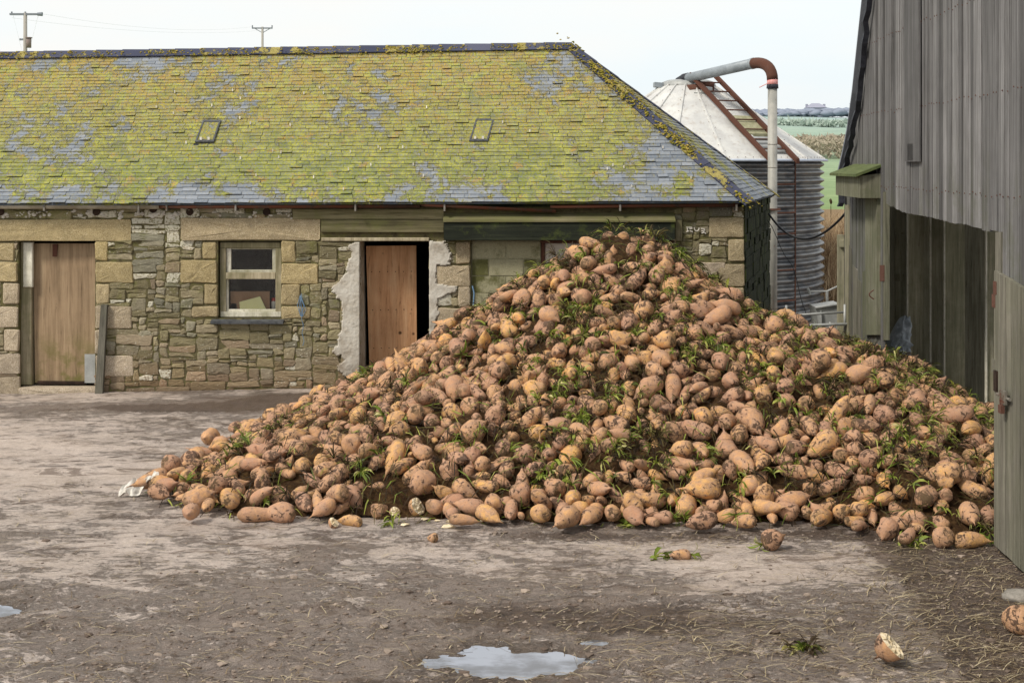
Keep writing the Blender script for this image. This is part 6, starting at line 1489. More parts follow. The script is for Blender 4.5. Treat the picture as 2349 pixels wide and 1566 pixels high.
8,820,-721,12077,492,50,-6,-78,37,0, 10,720,1323,14472,2047,74,-44,-8,-50,0, 8,920,342,16586,1063,76,1,-57,32,0, 9,1280,4076,12841,769,67,69,15,23,0, 
1,1230,-2433,15577,145,14,32,-68,-65,0, 3,790,770,11887,600,76,-60,5,-23,0, 9,980,1375,11541,418,25,-93,-14,23,0, 11,870,2774,12037,642,50,-14,53,67,0, 
0,770,3605,12166,673,11,-14,-72,-67,0, 0,1000,-1284,15152,706,32,-89,17,-27,0, 6,1060,2974,11655,497,86,-48,0,-17,0, 5,970,4081,10680,115,58,45,44,51,0, 
8,730,-1310,12538,551,69,-28,-67,-6,0, 4,620,44,12104,577,81,-5,40,43,0, 0,970,-2708,13583,114,34,44,51,-66,0, 10,780,787,15980,1534,19,-27,-58,-74,0, 
1,620,4294,11614,398,43,39,5,-81,0, 8,1010,744,14326,1836,41,51,-66,-37,0, 8,710,1436,13540,1490,40,-22,89,-5,0, 8,800,2667,15784,1091,12,-87,-13,-45,0, 
10,890,2424,12906,1058,35,-53,23,74,1, 6,830,404,12616,868,39,5,-67,-63,0, 7,1030,2464,11379,317,20,74,12,63,1, 7,860,-1570,14354,609,65,-33,62,29,0, 
2,1040,-2702,12591,213,12,-25,-62,-73,0, 4,780,-2378,13224,263,11,56,56,-60,0, 2,1050,-1719,11821,308,30,20,71,-60,0, 9,700,953,11639,431,5,72,-64,-26,0, 
8,860,-2016,11709,228,4,64,-37,67,0, 8,1110,-1686,12516,438,69,29,57,-33,0, 11,940,1178,13363,1336,25,64,53,-50,0, 5,1130,-2001,15629,233,63,-47,56,26,0, 
0,970,-3105,12913,114,11,-49,32,80,0, 11,930,-2642,14102,183,19,-16,63,-74,0, 7,670,1861,16190,1357,58,-18,72,35,0, 4,930,1780,11317,313,46,-39,-35,-72,0, 
1,890,-2564,11859,155,14,21,68,69,0, 8,1080,3128,12422,814,62,40,-55,39,0, 7,960,3767,11614,525,49,77,-16,-37,1, 5,840,-3105,11533,105,66,17,-59,-44,1, 
11,980,3486,11251,417,58,-49,-38,53,1, 6,960,-1539,11227,98,70,9,-65,28,0, 11,1030,-832,12897,738,49,61,13,61,0, 1,1000,2173,12687,998,70,46,-34,-43,1, 
7,880,-1252,11944,418,46,77,-39,22,0, 8,990,707,12409,819,7,64,-34,69,0, 11,640,2053,13214,1183,36,15,87,-31,0, 6,1100,37,12621,851,62,25,75,-4,1, 
2,620,-838,13408,811,79,24,56,4,0, 3,1150,4262,11314,357,57,77,-27,-11,0, 7,1130,2063,13625,1469,10,-44,-16,88,0, 3,980,-1524,11956,464,60,-33,-54,49,0, 
2,810,1636,14937,2038,66,18,64,-34,0, 3,720,-2263,13152,361,60,-56,21,53,0, 8,1260,2262,13896,1523,66,-53,28,45,0, 9,1000,970,11306,295,51,65,48,29,0, 
3,710,3136,10625,93,66,64,40,-3,1, 6,930,489,11157,158,16,95,3,-25,0, 10,850,4033,14055,889,28,56,-15,-77,0, 8,870,-979,12419,533,69,-29,-33,-57,0, 
0,740,2537,12482,854,64,-54,-42,35,0, 6,970,-2087,11849,248,36,88,26,16,0, 6,700,357,13060,1049,33,40,-32,79,0, 5,930,1381,12212,758,71,38,-43,-40,1, 
1,780,-42,11115,117,37,74,42,-36,0, 6,820,350,11348,256,6,-29,71,64,0, 8,850,955,13278,1324,63,59,-5,-50,0, 6,900,-1554,12496,463,70,31,64,-4,0, 
10,800,22,15805,1295,61,-13,40,68,0, 0,940,2286,10875,117,43,73,21,49,1, 0,840,327,12311,763,30,-94,-5,-15,0, 10,870,3444,12561,870,15,31,58,-74,0, 
0,910,228,10833,109,60,15,67,-42,1, 1,900,1427,14978,2095,29,6,81,51,0, 5,990,821,14070,1769,38,-36,-70,48,0, 8,1070,192,14870,1640,10,75,22,-61,0, 
6,1120,1839,13305,1310,74,-27,-50,37,0, 1,1280,-355,11913,552,22,-70,-57,36,1, 10,790,-1616,11524,149,50,-56,21,63,0, 6,760,-1342,11423,177,29,76,-15,-55,0, 
2,920,-2480,11629,127,31,-59,-56,49,0, 9,1020,234,11552,344,32,55,51,58,0, 3,1000,-511,14677,1207,81,49,30,-14,0, 3,880,-555,14894,1149,1,-39,78,49,0, 
7,1050,3756,13252,975,58,-57,-25,54,0, 7,1000,-953,11585,331,0,-45,-59,67,1, 2,1050,623,16372,1318,3,-45,-35,-82,0, 2,710,1627,11104,183,61,43,58,33,0, 
0,1090,126,15229,1606,48,-54,-57,39,0, 7,950,-347,14338,1289,2,62,52,-59,0, 7,1010,994,15531,1814,16,19,71,66,0, 4,740,2076,10970,88,12,-79,5,60,0, 
3,830,481,16343,1219,15,-79,-6,-59,0, 5,1010,-2404,12461,310,39,67,-17,-60,0, 6,770,-1665,12009,338,6,-60,-35,-72,0, 1,1280,-2170,16749,142,20,62,34,-68,0, 
10,1090,3414,10789,262,29,-5,-73,61,1, 10,1130,1258,15087,2073,43,58,-38,-58,0, 1,1040,-3124,12718,123,61,-23,67,-36,0, 1,910,1454,16281,1463,59,24,54,55,0, 
2,790,-725,12736,727,37,29,-54,-70,0, 0,1090,504,11511,427,70,-59,15,-37,1, 8,620,73,10905,70,73,67,8,10,0, 8,990,838,11338,286,50,79,-34,-3,0, 8,720,790,16898,1079,71,20,64,21,0, 
6,960,2947,10910,138,31,-81,-17,46,0, 1,1140,-2841,14160,129,56,-67,4,-49,0, 10,810,3271,11908,627,29,24,-48,-79,0, 8,830,-1172,12146,431,21,84,5,-51,0, 
11,930,1423,12889,1136,77,-23,-56,-22,0, 6,690,979,12218,754,25,51,12,-81,0, 0,900,-79,11733,455,40,70,54,-25,1, 3,960,-553,11970,532,2,37,37,85,1, 
10,700,488,14523,1828,50,-53,18,66,0, 5,780,1740,14636,2015,91,-11,-19,35,0, 4,1140,651,10790,101,27,-54,-42,-68,1, 4,660,3230,11231,329,70,-45,-36,-42,0, 
4,760,856,12984,1118,8,88,6,46,0, 1,960,1659,14177,1870,0,-88,46,-10,0, 9,840,-49,12401,694,9,23,-79,56,0, 0,1180,4413,12501,602,61,61,43,25,1, 
7,720,2282,12127,664,84,-52,-2,15,0, 11,1100,-569,15068,1148,92,-6,19,-33,0, 4,1060,446,11879,633,1,-73,-21,-65,1, 11,850,-2761,13760,144,9,53,34,-77,0, 
4,870,685,11254,282,14,48,20,84,1, 2,620,1569,12107,714,21,-30,-82,44,0, 10,1060,-2901,13072,137,61,-73,30,-2,0, 5,1120,-1418,14136,766,41,89,16,-13,0, 
11,1020,832,16816,1167,58,-13,78,21,0, 9,870,1762,14042,1734,1,76,-29,-59,0, 1,950,3077,11291,447,61,-71,-30,-19,1, 10,1170,2015,11367,386,77,-61,-15,14,1, 
2,1150,-71,13379,1123,45,-62,-20,-61,0, 9,890,-2774,12128,89,65,-71,28,2,0, 11,1150,-1215,12457,632,60,-62,30,42,1, 9,830,-270,13052,939,68,-30,66,14,0, 
4,620,2904,13365,1118,46,-48,-8,-74,0, 5,740,730,11613,425,73,-46,-4,-51,1, 11,1010,-2819,12550,124,38,-4,83,-41,0, 3,930,2127,10853,147,68,-47,-54,14,1, 
6,1170,1006,10736,104,25,31,-45,-80,1, 8,1150,577,12827,996,40,84,23,-28,0, 11,880,-190,14514,1395,64,-6,-73,-23,0, 8,810,3106,11221,354,51,-74,-28,-33,0, 
2,730,1916,12898,1122,65,-15,-69,28,0, 8,940,3004,11174,296,43,-49,-51,57,1, 4,740,1354,16687,1277,30,-1,-32,90,0, 11,1140,-1611,11859,378,46,-3,85,-26,1, 
5,810,511,11017,174,64,-72,-12,-24,1, 9,930,-337,12195,635,34,53,-23,74,0, 10,1080,3814,12327,780,29,51,-73,37,1, 4,820,2147,14442,1662,13,-81,-20,-53,0, 
5,900,-1893,11749,279,79,15,50,-31,1, 4,910,1788,12281,816,9,86,18,-47,1, 11,750,1780,12540,931,82,-6,47,31,0, 6,980,316,12714,906,5,51,-83,-24,0, 
10,1030,734,14581,2009,20,-41,66,-60,1, 0,940,-2566,11451,187,81,42,-38,14,1, 5,750,-288,11721,440,69,-57,-43,-9,0, 3,950,1441,13069,1225,50,-63,-54,23,0, 
0,790,3967,14554,956,8,34,68,-64,0, 8,840,2146,14131,1553,73,-19,-66,-6,0, 2,1280,2112,13442,1424,7,-52,-19,-83,1, 9,860,-1162,11408,191,5,-77,-9,-62,0, 
8,660,-77,12707,810,53,-64,-22,-50,0, 5,970,-1477,11096,202,63,1,61,-48,1, 10,940,-2337,14169,241,69,73,0,4,0, 8,800,-908,11751,377,29,-32,-79,-43,0, 
4,740,198,16777,981,90,26,1,-34,0, 6,950,-2814,13457,100,55,-28,-67,-41,0, 1,810,571,10898,115,59,-21,-67,41,0, 1,810,2384,13081,1113,1,-42,-34,-84,0, 
0,620,3237,10908,261,47,33,-19,-80,0, 3,870,-198,13408,1086,13,9,49,86,0, 5,620,1456,13371,1383,66,-16,-37,64,0, 0,770,-2665,12455,124,24,15,31,91,0, 
5,780,-1536,13060,599,24,-88,-16,37,0, 9,660,2750,12494,780,77,4,60,22,0, 6,1130,3167,12872,1015,66,61,-31,30,0, 7,620,-2773,14282,171,73,31,49,36,0, 
1,770,3512,12413,773,26,-79,7,55,0, 0,810,485,15099,1838,8,-97,16,14,0, 7,970,1465,11369,389,66,-19,-70,-20,1, 3,680,2856,13029,1019,84,-37,-40,1,0, 
6,990,4157,14211,866,57,82,-1,0,0, 8,1190,-2154,11255,153,46,-15,-88,-4,1, 8,970,-2536,11516,80,75,16,64,-5,0, 0,970,-2411,13372,302,53,49,24,66,0, 
1,740,-1851,12953,461,77,49,6,39,0, 11,1280,3243,13330,1120,54,39,-24,-71,1, 0,1140,-2404,13824,351,82,-16,-26,48,1, 8,1150,3092,10890,202,72,-40,57,5,1, 
2,860,1475,15599,1795,34,70,12,-61,0, 11,870,-592,11285,166,31,-84,24,-39,1, 4,640,-1652,12327,439,79,-39,-46,-9,0, 1,1280,-786,11335,239,67,-60,40,-18,1, 
3,890,-2340,11847,282,66,-10,-74,-3,1, 5,840,3914,13411,919,23,-18,-56,78,0, 6,880,3600,10885,349,8,-74,10,-66,1, 3,1170,4659,13619,607,56,82,4,-2,0, 
3,1140,-2023,12143,371,52,73,22,40,1, 8,1070,-1684,12634,468,50,-73,-33,33,0, 2,950,-1283,11678,440,66,66,4,-36,1, 8,980,2190,11749,509,60,64,-46,-16,0, 
2,880,746,11126,235,15,42,-65,-61,1, 1,660,-41,14359,1499,33,-23,91,14,0, 1,960,1842,13148,1284,90,-37,-19,-14,1, 9,1000,1224,11795,578,6,46,80,-39,0, 
4,1000,2404,13585,1329,60,76,-25,6,0, 10,900,-2507,15157,172,21,59,-59,-51,0, 8,1010,2462,10929,88,15,24,70,-66,0, 6,930,1080,14282,1911,14,35,-20,-90,0, 
6,980,1760,10990,142,4,98,22,2,0, 7,620,1897,14214,1738,73,-11,-56,38,0, 6,1150,-3085,11675,119,47,53,-55,-45,0, 2,1170,-2173,14384,303,76,36,48,-23,0, 
5,810,2740,13952,1293,23,-96,-14,-1,0, 5,640,4704,12778,383,42,31,-57,64,0, 6,920,-1547,13386,587,9,2,-97,-22,0, 5,770,1708,13682,1545,38,-47,24,-76,0, 
11,910,4150,11558,451,13,-36,34,-86,0, 8,950,-71,11589,357,73,30,61,9,0, 0,1040,4380,13929,810,2,-54,58,-61,0, 10,760,199,11408,332,8,-79,-30,53,1, 
4,910,789,13651,1487,74,-48,47,5,0, 7,920,823,13239,1277,78,-51,35,8,0, 10,730,1106,11200,265,62,29,67,28,1, 9,1120,2684,13401,1198,34,42,36,76,0, 
7,920,3295,12045,774,21,-34,-46,-79,1, 4,670,1231,12178,774,8,35,61,-70,0, 2,910,-472,11558,392,26,22,-71,-62,1, 4,820,3743,11458,488,45,-61,65,-9,0, 
11,1050,750,14229,1790,61,48,13,61,0, 8,620,1666,15313,1839,56,-34,-60,46,0, 0,750,-1847,11363,128,45,19,-86,18,0, 11,920,-1624,13905,641,73,-53,23,-36,0, 
7,900,-521,13264,915,18,-4,-78,-60,0, 3,790,237,12982,1066,26,59,-52,-56,0, 4,910,2724,14481,1289,42,-61,-62,25,0, 1,900,-770,13616,974,58,26,53,-55,0, 
0,990,417,13259,1181,71,68,-18,3,0, 6,740,1789,16082,1434,4,78,-56,27,0, 6,1050,192,14636,1662,58,31,-69,-30,0, 8,1000,986,13890,1687,63,75,15,-15,0, 
2,690,-92,11338,247,76,-47,-34,27,0, 10,1150,1613,10982,273,36,-70,24,-57,1, 0,1050,3013,11780,616,1,-44,-79,-43,1, 9,930,908,12899,1127,2,-68,18,71,0, 
5,890,4368,13059,696,36,12,80,46,0, 2,860,-847,15041,1067,63,-77,-9,-5,0, 4,1230,5040,14149,298,94,31,17,-5,0, 3,890,-985,13051,759,48,59,-64,-8,0, 
7,1000,4100,11223,380,91,-27,17,-25,1, 0,720,3698,11970,656,41,84,-17,31,0, 7,1150,2681,11795,633,65,-57,34,38,1, 0,660,220,11078,199,48,66,-7,-57,0, 
2,960,1180,15291,1996,0,-56,51,65,0, 0,850,4455,12199,471,6,4,-86,51,0, 10,620,2563,11772,565,63,42,-53,-37,0, 3,650,12,12185,651,33,-28,54,-72,0, 
6,690,619,12681,900,31,63,-20,69,0, 11,960,3330,11639,543,35,5,-93,9,1, 7,1020,2232,15635,1446,40,49,65,42,0, 3,620,2533,11446,372,72,2,37,-58,0, 
11,960,3705,11161,422,11,-66,-11,-73,0, 9,800,1408,14660,2104,62,45,17,-62,0, 8,780,-454,13060,835,2,72,2,69,0, 9,940,4153,11157,254,75,48,45,4,0, 
2,950,-2432,15325,179,25,-33,13,-90,0, 5,1020,-908,12305,632,41,35,-39,74,1, 9,950,931,12288,778,59,20,70,34,0, 2,1120,3217,14464,1154,78,-20,-57,-18,0, 
0,880,2346,14791,1573,56,79,-25,-3,0, 4,1260,-1132,14875,845,51,71,-22,-43,0, 5,830,-135,12387,758,28,-89,-36,6,0, 1,640,-668,12014,532,86,23,-43,-12,0, 
6,920,-2275,13010,309,64,71,-3,30,0, 10,780,-1287,13195,674,58,61,-53,-14,0, 3,1030,3871,10641,143,33,71,36,-51,1, 5,1140,-1934,13449,536,19,68,69,-18,0, 
2,710,1557,15154,1952,11,44,65,61,0, 11,1000,1922,13484,1485,23,-86,24,-39,1, 4,1060,-987,13786,893,70,61,29,20,0, 1,810,-159,10954,156,82,-38,-34,28,1, 
7,1030,-1830,13875,527,65,-18,62,-39,0, 9,870,3258,10500,78,68,-54,-33,38,0, 0,690,3997,13933,904,39,88,9,26,0, 0,840,-45,11441,325,39,89,16,-18,1, 
6,980,2193,11632,444,11,-77,1,62,0, 11,730,-375,13675,1119,9,10,-89,-43,0, 9,1070,2560,10921,100,41,83,37,9,0, 8,690,2718,10930,93,68,-73,-7,1,0, 
6,740,465,13765,1462,21,70,16,66,0, 3,780,3671,13044,895,41,28,-75,43,0, 3,670,2809,10571,78,68,60,-28,-31,0, 1,1130,2740,13638,1304,0,27,24,93,1, 
2,1280,291,15133,1703,33,46,32,76,0, 4,1090,1320,14115,1872,2,-65,33,-68,1, 0,910,-100,15713,1259,45,25,68,-52,0, 8,1220,2932,12474,833,62,78,0,3,0, 
10,890,-2215,11601,192,9,86,-50,11,1, 6,750,-1946,11882,229,3,12,24,96,0, 0,1060,4089,12127,659,84,23,-8,49,0, 5,890,3707,12181,747,54,32,50,-60,1, 
2,930,-3067,12544,107,27,-72,-20,-60,0, 8,840,2448,12388,883,50,26,58,-59,0, 10,890,2507,11549,494,58,-1,-71,41,1, 8,1120,-1111,11940,463,25,60,51,57,0, 
5,1140,1898,11621,483,29,77,-50,28,1, 9,800,-2999,12778,104,25,-29,-92,-2,0, 10,740,3520,13167,996,15,-17,-96,-16,0, 1,1030,-409,14122,1248,63,23,57,-48,0, 
6,920,977,12601,959,57,-7,-19,-79,0, 1,740,-570,13575,975,68,-67,-23,20,0, 10,870,-2634,14996,110,84,-48,23,11,0, 7,750,-401,10730,81,34,63,-23,-67,1, 
2,780,-2641,11677,116,30,84,-22,-39,0, 1,780,3010,11480,493,45,-82,-13,32,1, 4,950,-7,10938,95,72,-50,31,36,1, 4,1020,2555,14697,1381,50,-23,-48,-69,0, 
2,1000,1535,10602,104,43,-61,24,-62,1, 7,620,3038,12415,842,28,24,-89,26,0, 1,620,-2312,12371,317,5,-62,78,-3,0, 2,730,363,11426,356,15,46,56,-67,0, 
8,1090,-1638,12064,425,36,-44,43,-70,0, 8,1000,1326,11991,672,20,72,23,62,0, 0,1230,-1790,14092,559,30,49,76,-31,0, 6,940,1688,10891,147,42,66,-12,61,1, 
0,740,-2267,13333,377,35,45,19,-80,0, 6,1030,200,12319,765,72,-21,-29,-60,1, 0,790,661,12506,911,55,68,47,-11,0, 9,1040,1125,10867,93,51,-60,-51,35,0, 
3,1210,-1046,11676,374,79,-40,-5,-47,1, 3,990,2226,13314,1287,52,-50,68,-14,1, 9,770,-1037,14277,883,96,18,18,-8,0, 2,860,-2179,11870,346,15,-65,46,59,0, 
5,770,3450,12904,959,69,-2,-57,-44,0, 0,1090,332,13373,1298,56,57,17,57,1, 1,880,1106,14854,2158,4,54,-46,-70,0, 2,1000,-820,12516,752,13,47,35,-80,1, 
11,750,-2999,14579,83,71,-43,50,24,0, 2,620,1662,12529,910,36,85,-7,-39,0, 2,870,-244,14318,1376,48,11,81,-32,0, 1,1100,2345,12294,820,49,85,-17,11,1, 
0,980,3571,12537,920,68,-70,18,-14,1, 11,1000,-433,13970,1172,74,34,-57,-8,0, 3,700,3245,12262,780,54,-65,-54,0,0, 4,830,3087,10211,89,12,62,48,-61,1, 
11,1030,1156,12658,1079,37,70,-38,48,1, 4,1040,-836,13947,981,84,52,17,2,0, 11,1100,2645,14320,1324,42,-63,-29,-58,0, 5,630,2271,11136,171,30,-94,9,15,0, 
8,650,2248,12807,1028,76,-57,-28,-14,0, 8,890,-790,13502,878,75,-58,-29,-13,0, 10,620,2261,12599,935,26,17,4,95,0, 0,1130,-2098,15301,264,33,-18,60,70,0, 
11,1280,3683,10518,172,69,-56,36,28,1, 10,820,4795,13391,446,56,-39,-37,63,0, 11,830,3172,14030,1172,14,-14,62,76,0, 5,760,2133,13231,1241,48,76,35,27,0, 
1,960,-3165,12161,206,37,-24,-46,77,1, 7,830,1131,11357,381,11,-58,-59,-55,0, 5,740,2969,11370,400,52,80,-15,-28,0, 2,760,1927,11087,148,72,8,-57,-39,0, 
4,1070,4088,12392,736,31,11,87,-37,0, 7,990,1186,13114,1252,3,-34,54,77,0, 3,880,-3088,13067,108,39,-77,20,-46,0, 8,930,3526,11524,523,5,-71,44,55,0, 
0,1010,2682,15054,1282,28,-84,19,-42,0, 9,980,2464,12021,644,59,-62,-52,-7,0, 3,920,-305,13830,1204,3,7,-65,-76,0, 4,810,147,13673,1291,76,-58,24,-14,0, 
10,860,-1660,11618,279,16,80,13,-57,1, 7,870,-870,12469,648,17,70,42,55,0, 2,1000,-2575,12537,268,50,20,-20,82,1, 11,1200,437,10654,109,75,-32,54,22,1, 
6,1110,-870,11811,457,90,9,-15,-40,0, 0,620,-304,12540,754,11,-83,-9,-53,0, 1,1010,2718,13030,1100,40,-15,-3,-90,0, 6,690,1530,16398,1394,19,-57,-77,-20,0, 
8,1000,2851,13650,1192,44,-66,-58,16,0, 8,830,3115,12517,858,32,-54,-56,54,0, 10,970,-2146,16504,124,11,81,-14,-55,0, 6,860,-2224,11480,96,19,-68,-46,-54,0, 
9,1100,1174,13957,1752,85,-38,-14,34,0, 4,990,379,16405,1176,54,-51,60,-30,0, 8,1110,1536,15746,1659,46,1,81,36,0, 8,1000,219,13850,1412,28,41,36,79,0, 
11,900,2076,12061,750,46,-76,9,45,0, 7,990,-2383,13529,307,26,-44,46,-73,0, 1,920,-1395,13857,763,84,47,20,-19,0, 1,700,2816,12683,950,39,65,19,-63,0, 
7,1030,2741,11149,249,22,-53,-55,60,1, 11,950,1122,12439,844,81,-50,-13,-28,1, 6,1120,452,12237,753,42,-73,52,15,0, 10,850,1558,15289,1999,16,-49,-42,-75,0, 
4,1050,-3092,12024,140,60,-53,51,34,0, 11,1070,-753,12206,597,55,58,49,-35,1, 5,950,1977,13751,1564,48,-11,-84,24,0, 8,870,1667,15946,1562,81,39,-19,39,0, 
11,890,688,13817,1585,90,-22,-10,-37,0, 10,970,-1101,12259,583,40,14,52,74,1, 5,940,-1418,12167,502,5,-78,-19,59,0, 4,1030,-153,13747,1260,17,14,79,57,0, 
11,840,1889,11305,343,59,-19,-4,78,1, 6,890,3054,13094,1015,40,-80,44,-3,0, 2,1110,672,14869,1962,10,4,-71,70,0, 7,740,299,14348,1619,33,20,-92,-6,0, 
2,1090,3034,13401,1175,92,36,15,-5,1, 10,820,-165,11972,555,38,-89,-21,-16,1, 7,680,960,14156,1879,55,78,13,-28,0, 7,830,-1653,11138,116,46,85,-14,23,0, 
5,650,-1132,13119,637,6,85,-29,44,0, 1,970,-553,11506,296,12,-58,78,-18,1, 5,990,362,11165,233,6,-30,68,-67,1, 10,1060,1464,11735,571,13,47,20,-85,1, 
10,980,-1850,15805,323,23,56,-25,-76,0, 10,940,-2366,12258,307,67,11,72,-10,1, 7,870,1247,13684,1600,37,63,-1,-68,1, 3,920,894,13389,1375,28,68,-32,-60,0, 
2,620,1246,11325,300,79,-38,-46,14,0, 0,970,2028,11161,252,73,-17,47,-47,1, 2,910,1817,15674,1699,31,36,73,-49,0, 2,720,520,15752,1540,46,31,39,73,0, 
6,1250,-1073,14674,889,68,32,-29,59,0, 7,860,312,12028,640,44,-3,-39,-81,0, 4,840,-965,12702,686,82,-26,50,-3,0, 11,970,615,11744,602,44,22,-64,-59,1, 
5,840,-3042,14375,101,65,21,62,-39,0, 0,1080,-1955,14464,457,21,76,-15,-60,0, 11,890,2377,11500,398,35,-34,74,-46,1, 0,1020,-2425,12802,303,17,-11,-92,-34,0, 
11,990,-1577,10967,110,69,-52,16,-47,1, 3,800,999,11398,367,16,-16,72,-66,0, 3,980,-2412,14992,229,76,-56,24,-24,0, 0,830,-2680,10901,101,62,-70,-22,-29,1, 
5,860,1001,10870,181,88,-18,-42,-12,1, 7,1170,-1480,12632,573,64,72,-22,14,1, 8,820,422,11900,528,17,-5,41,89,0, 6,620,1858,13455,1341,43,19,-31,82,0, 
11,620,1218,11137,219,3,4,-100,4,0, 1,1180,4838,12645,411,24,-84,49,-1,0, 3,940,4199,13476,825,27,-63,-22,-69,0, 1,870,-1977,16854,121,94,-10,-32,8,0, 
7,1280,-1556,11441,249,49,2,56,67,1, 7,860,-26,14149,1576,11,-46,-63,61,0, 6,810,-536,11019,88,54,75,34,15,0, 6,990,-1857,12466,426,13,25,-31,-91,0, 
1,1190,-1435,11779,459,40,-80,-26,-37,1, 8,1060,-377,13374,957,63,-46,-9,-62,0, 9,950,2482,13346,1176,11,23,-72,-64,0, 1,1120,1516,12910,1261,71,14,62,-31,1, 
10,1160,3166,13530,1198,40,-43,-81,0,0, 8,770,-14,13316,1047,20,84,13,-48,0, 2,690,3292,11749,552,37,78,-1,-50,0, 7,750,131,14054,1416,53,-55,-59,-25,0, 
2,950,-1011,13290,836,3,-32,87,38,0, 8,660,-2938,11534,83,12,24,75,61,0, 6,1180,1952,11879,650,58,73,-3,-36,1, 9,1100,-977,13122,688,12,64,-38,-66,0, 
2,790,-1486,13945,701,52,-60,-46,-40,0, 11,920,2699,10757,142,58,56,-32,49,1, 5,1000,-1631,13521,636,69,8,50,-51,0, 9,1030,639,13065,1146,56,-50,-66,8,0, 
6,800,1893,16550,1274,39,25,21,86,0, 10,880,2059,12189,825,66,-17,50,-54,1, 8,1030,974,11626,597,27,-77,20,-54,1, 2,890,-2751,14050,178,52,81,-25,9,0, 
10,900,172,12646,921,48,-81,29,19,0, 7,930,-1678,12753,564,25,55,41,-68,1, 7,930,-2268,14043,299,73,-51,36,-27,0, 10,880,-2548,13138,228,69,50,-52,7,0, 
4,1040,1781,16624,1322,47,72,-20,-47,0, 0,1050,2131,11030,201,10,-27,-90,-31,1, 0,1020,4239,14299,806,63,18,75,-7,0, 2,1260,-2394,16171,168,1,51,-72,-46,0, 
9,770,-126,11024,73,37,-58,-24,68,0, 0,810,480,14149,1696,0,-9,84,53,0, 11,960,1225,12786,1100,95,-6,-26,-14,0, 0,830,-859,14536,1031,47,-19,-77,38,0, 
1,1060,4906,12993,343,59,-34,-69,26,0, 0,850,-751,12980,841,41,55,10,-73,0, 9,1090,369,14719,1761,35,37,71,49,0, 7,870,-281,12918,898,57,38,68,-24,0, 
1,980,2080,12444,925,67,-62,-21,-35,1, 8,1070,-2830,11729,89,58,34,-60,43,0, 5,920,1669,14313,1935,51,-65,57,-3,0, 0,660,4195,11933,483,37,-7,80,-46,0, 
8,820,1141,10697,78,58,66,-6,47,0, 1,680,3584,10819,253,42,30,-41,75,0, 2,870,1876,14313,1834,14,34,-33,-87,0, 4,1270,1516,12348,901,44,-29,-37,-77,1, 
2,680,751,11076,143,36,-68,-45,-46,0, 6,850,-2913,13975,109,85,8,51,-9,0, 8,900,3987,12403,662,58,20,75,24,0, 0,960,1358,12449,1034,58,-21,-59,-53,1, 
4,1120,972,13468,1451,4,-49,-30,82,1, 2,970,3151,13018,1105,52,-75,28,31,0, 2,770,1889,10646,89,26,-53,38,-71,1, 0,970,-1051,12110,530,34,-66,-20,-64,1, 
4,1160,1626,11189,310,45,-8,-83,31,1, 1,980,-2507,11986,232,46,-84,-21,21,1, 6,830,3950,12915,814,54,70,-20,-43,0, 0,620,1026,13010,1134,30,54,-30,-72,0, 
4,1040,2409,11661,510,69,-38,52,-32,0, 6,1120,1331,13494,1505,13,-87,47,3,0, 8,900,3978,11084,241,76,-25,-58,16,0, 10,830,3821,11365,428,54,-51,-34,58,1, 
0,1080,-3190,13785,120,52,-69,-25,-45,1, 9,750,3533,10639,109,50,9,-61,-61,0, 0,910,2744,12834,1011,79,43,-6,-44,0, 7,990,-1886,15452,365,7,-28,82,-50,0, 
10,620,-259,11405,268,12,-64,32,-69,0, 0,830,2864,10767,156,43,-31,-71,47,1, 11,1050,817,11993,773,70,63,-32,14,1, 8,790,1561,12784,1129,90,13,-35,-22,0, 
10,990,-2704,11263,117,4,74,23,-63,1, 9,810,2445,12554,885,69,72,11,-6,0, 1,670,250,13974,1461,11,82,-55,9,0, 10,970,-1766,13125,587,61,-18,54,55,0, 
2,870,868,16639,1216,47,-36,-78,-21,0, 6,1110,1508,16005,1601,38,20,-63,65,0, 10,920,-193,14653,1456,12,6,82,55,0, 0,790,-3161,12337,111,26,-2,-41,-87,0, 
0,720,-126,12260,720,86,16,48,-12,0, 5,800,3979,13225,886,13,-46,74,-47,0, 8,820,193,16175,1153,41,58,1,70,0, 0,1220,1694,13894,1675,75,-44,-14,-48,1, 
9,1220,-2413,11537,137,5,-97,2,-25,0, 10,900,-728,14930,1154,67,-48,41,-39,0, 2,680,-3041,13403,104,83,-9,54,-10,0, 1,1030,2590,12886,1088,40,74,-46,29,1, 
4,1100,3166,11673,652,11,65,0,-75,1, 10,850,322,11502,435,47,-57,52,42,1, 10,620,1352,11019,161,71,-62,30,14,0, 8,970,-1124,13808,796,39,-73,-55,8,0, 
1,1280,2413,15583,1538,41,22,77,44,0, 6,1250,3804,14233,995,25,-24,66,66,0, 9,640,335,16842,954,17,-66,0,74,0, 0,1080,3320,13613,1210,52,32,66,-43,0, 
8,990,2628,11273,302,71,-29,-45,45,1, 4,880,1692,11379,382,4,54,52,-66,0, 5,1080,-706,14010,1092,57,71,30,-30,0, 1,990,1653,13337,1417,44,-47,-76,-11,1, 
2,1090,3658,11674,589,45,-66,46,40,1, 0,1030,1742,11922,701,50,42,71,-24,1, 3,730,33,14241,1515,60,-56,-30,49,0, 2,1010,1544,14924,2150,0,43,-78,46,0, 
10,1130,-1421,15340,613,9,-45,-71,54,0, 7,930,-2088,12864,425,44,-28,63,57,0, 6,760,-334,13101,900,87,-12,-44,-18,0, 0,710,959,13569,1511,63,-4,-75,-20,0, 
3,800,92,13938,1437,15,56,-77,-27,0, 9,1120,-1106,12415,678,2,45,73,-51,0, 1,830,-4,14725,1565,70,-50,-22,46,0, 10,780,-708,14556,1075,9,21,52,83,0, 
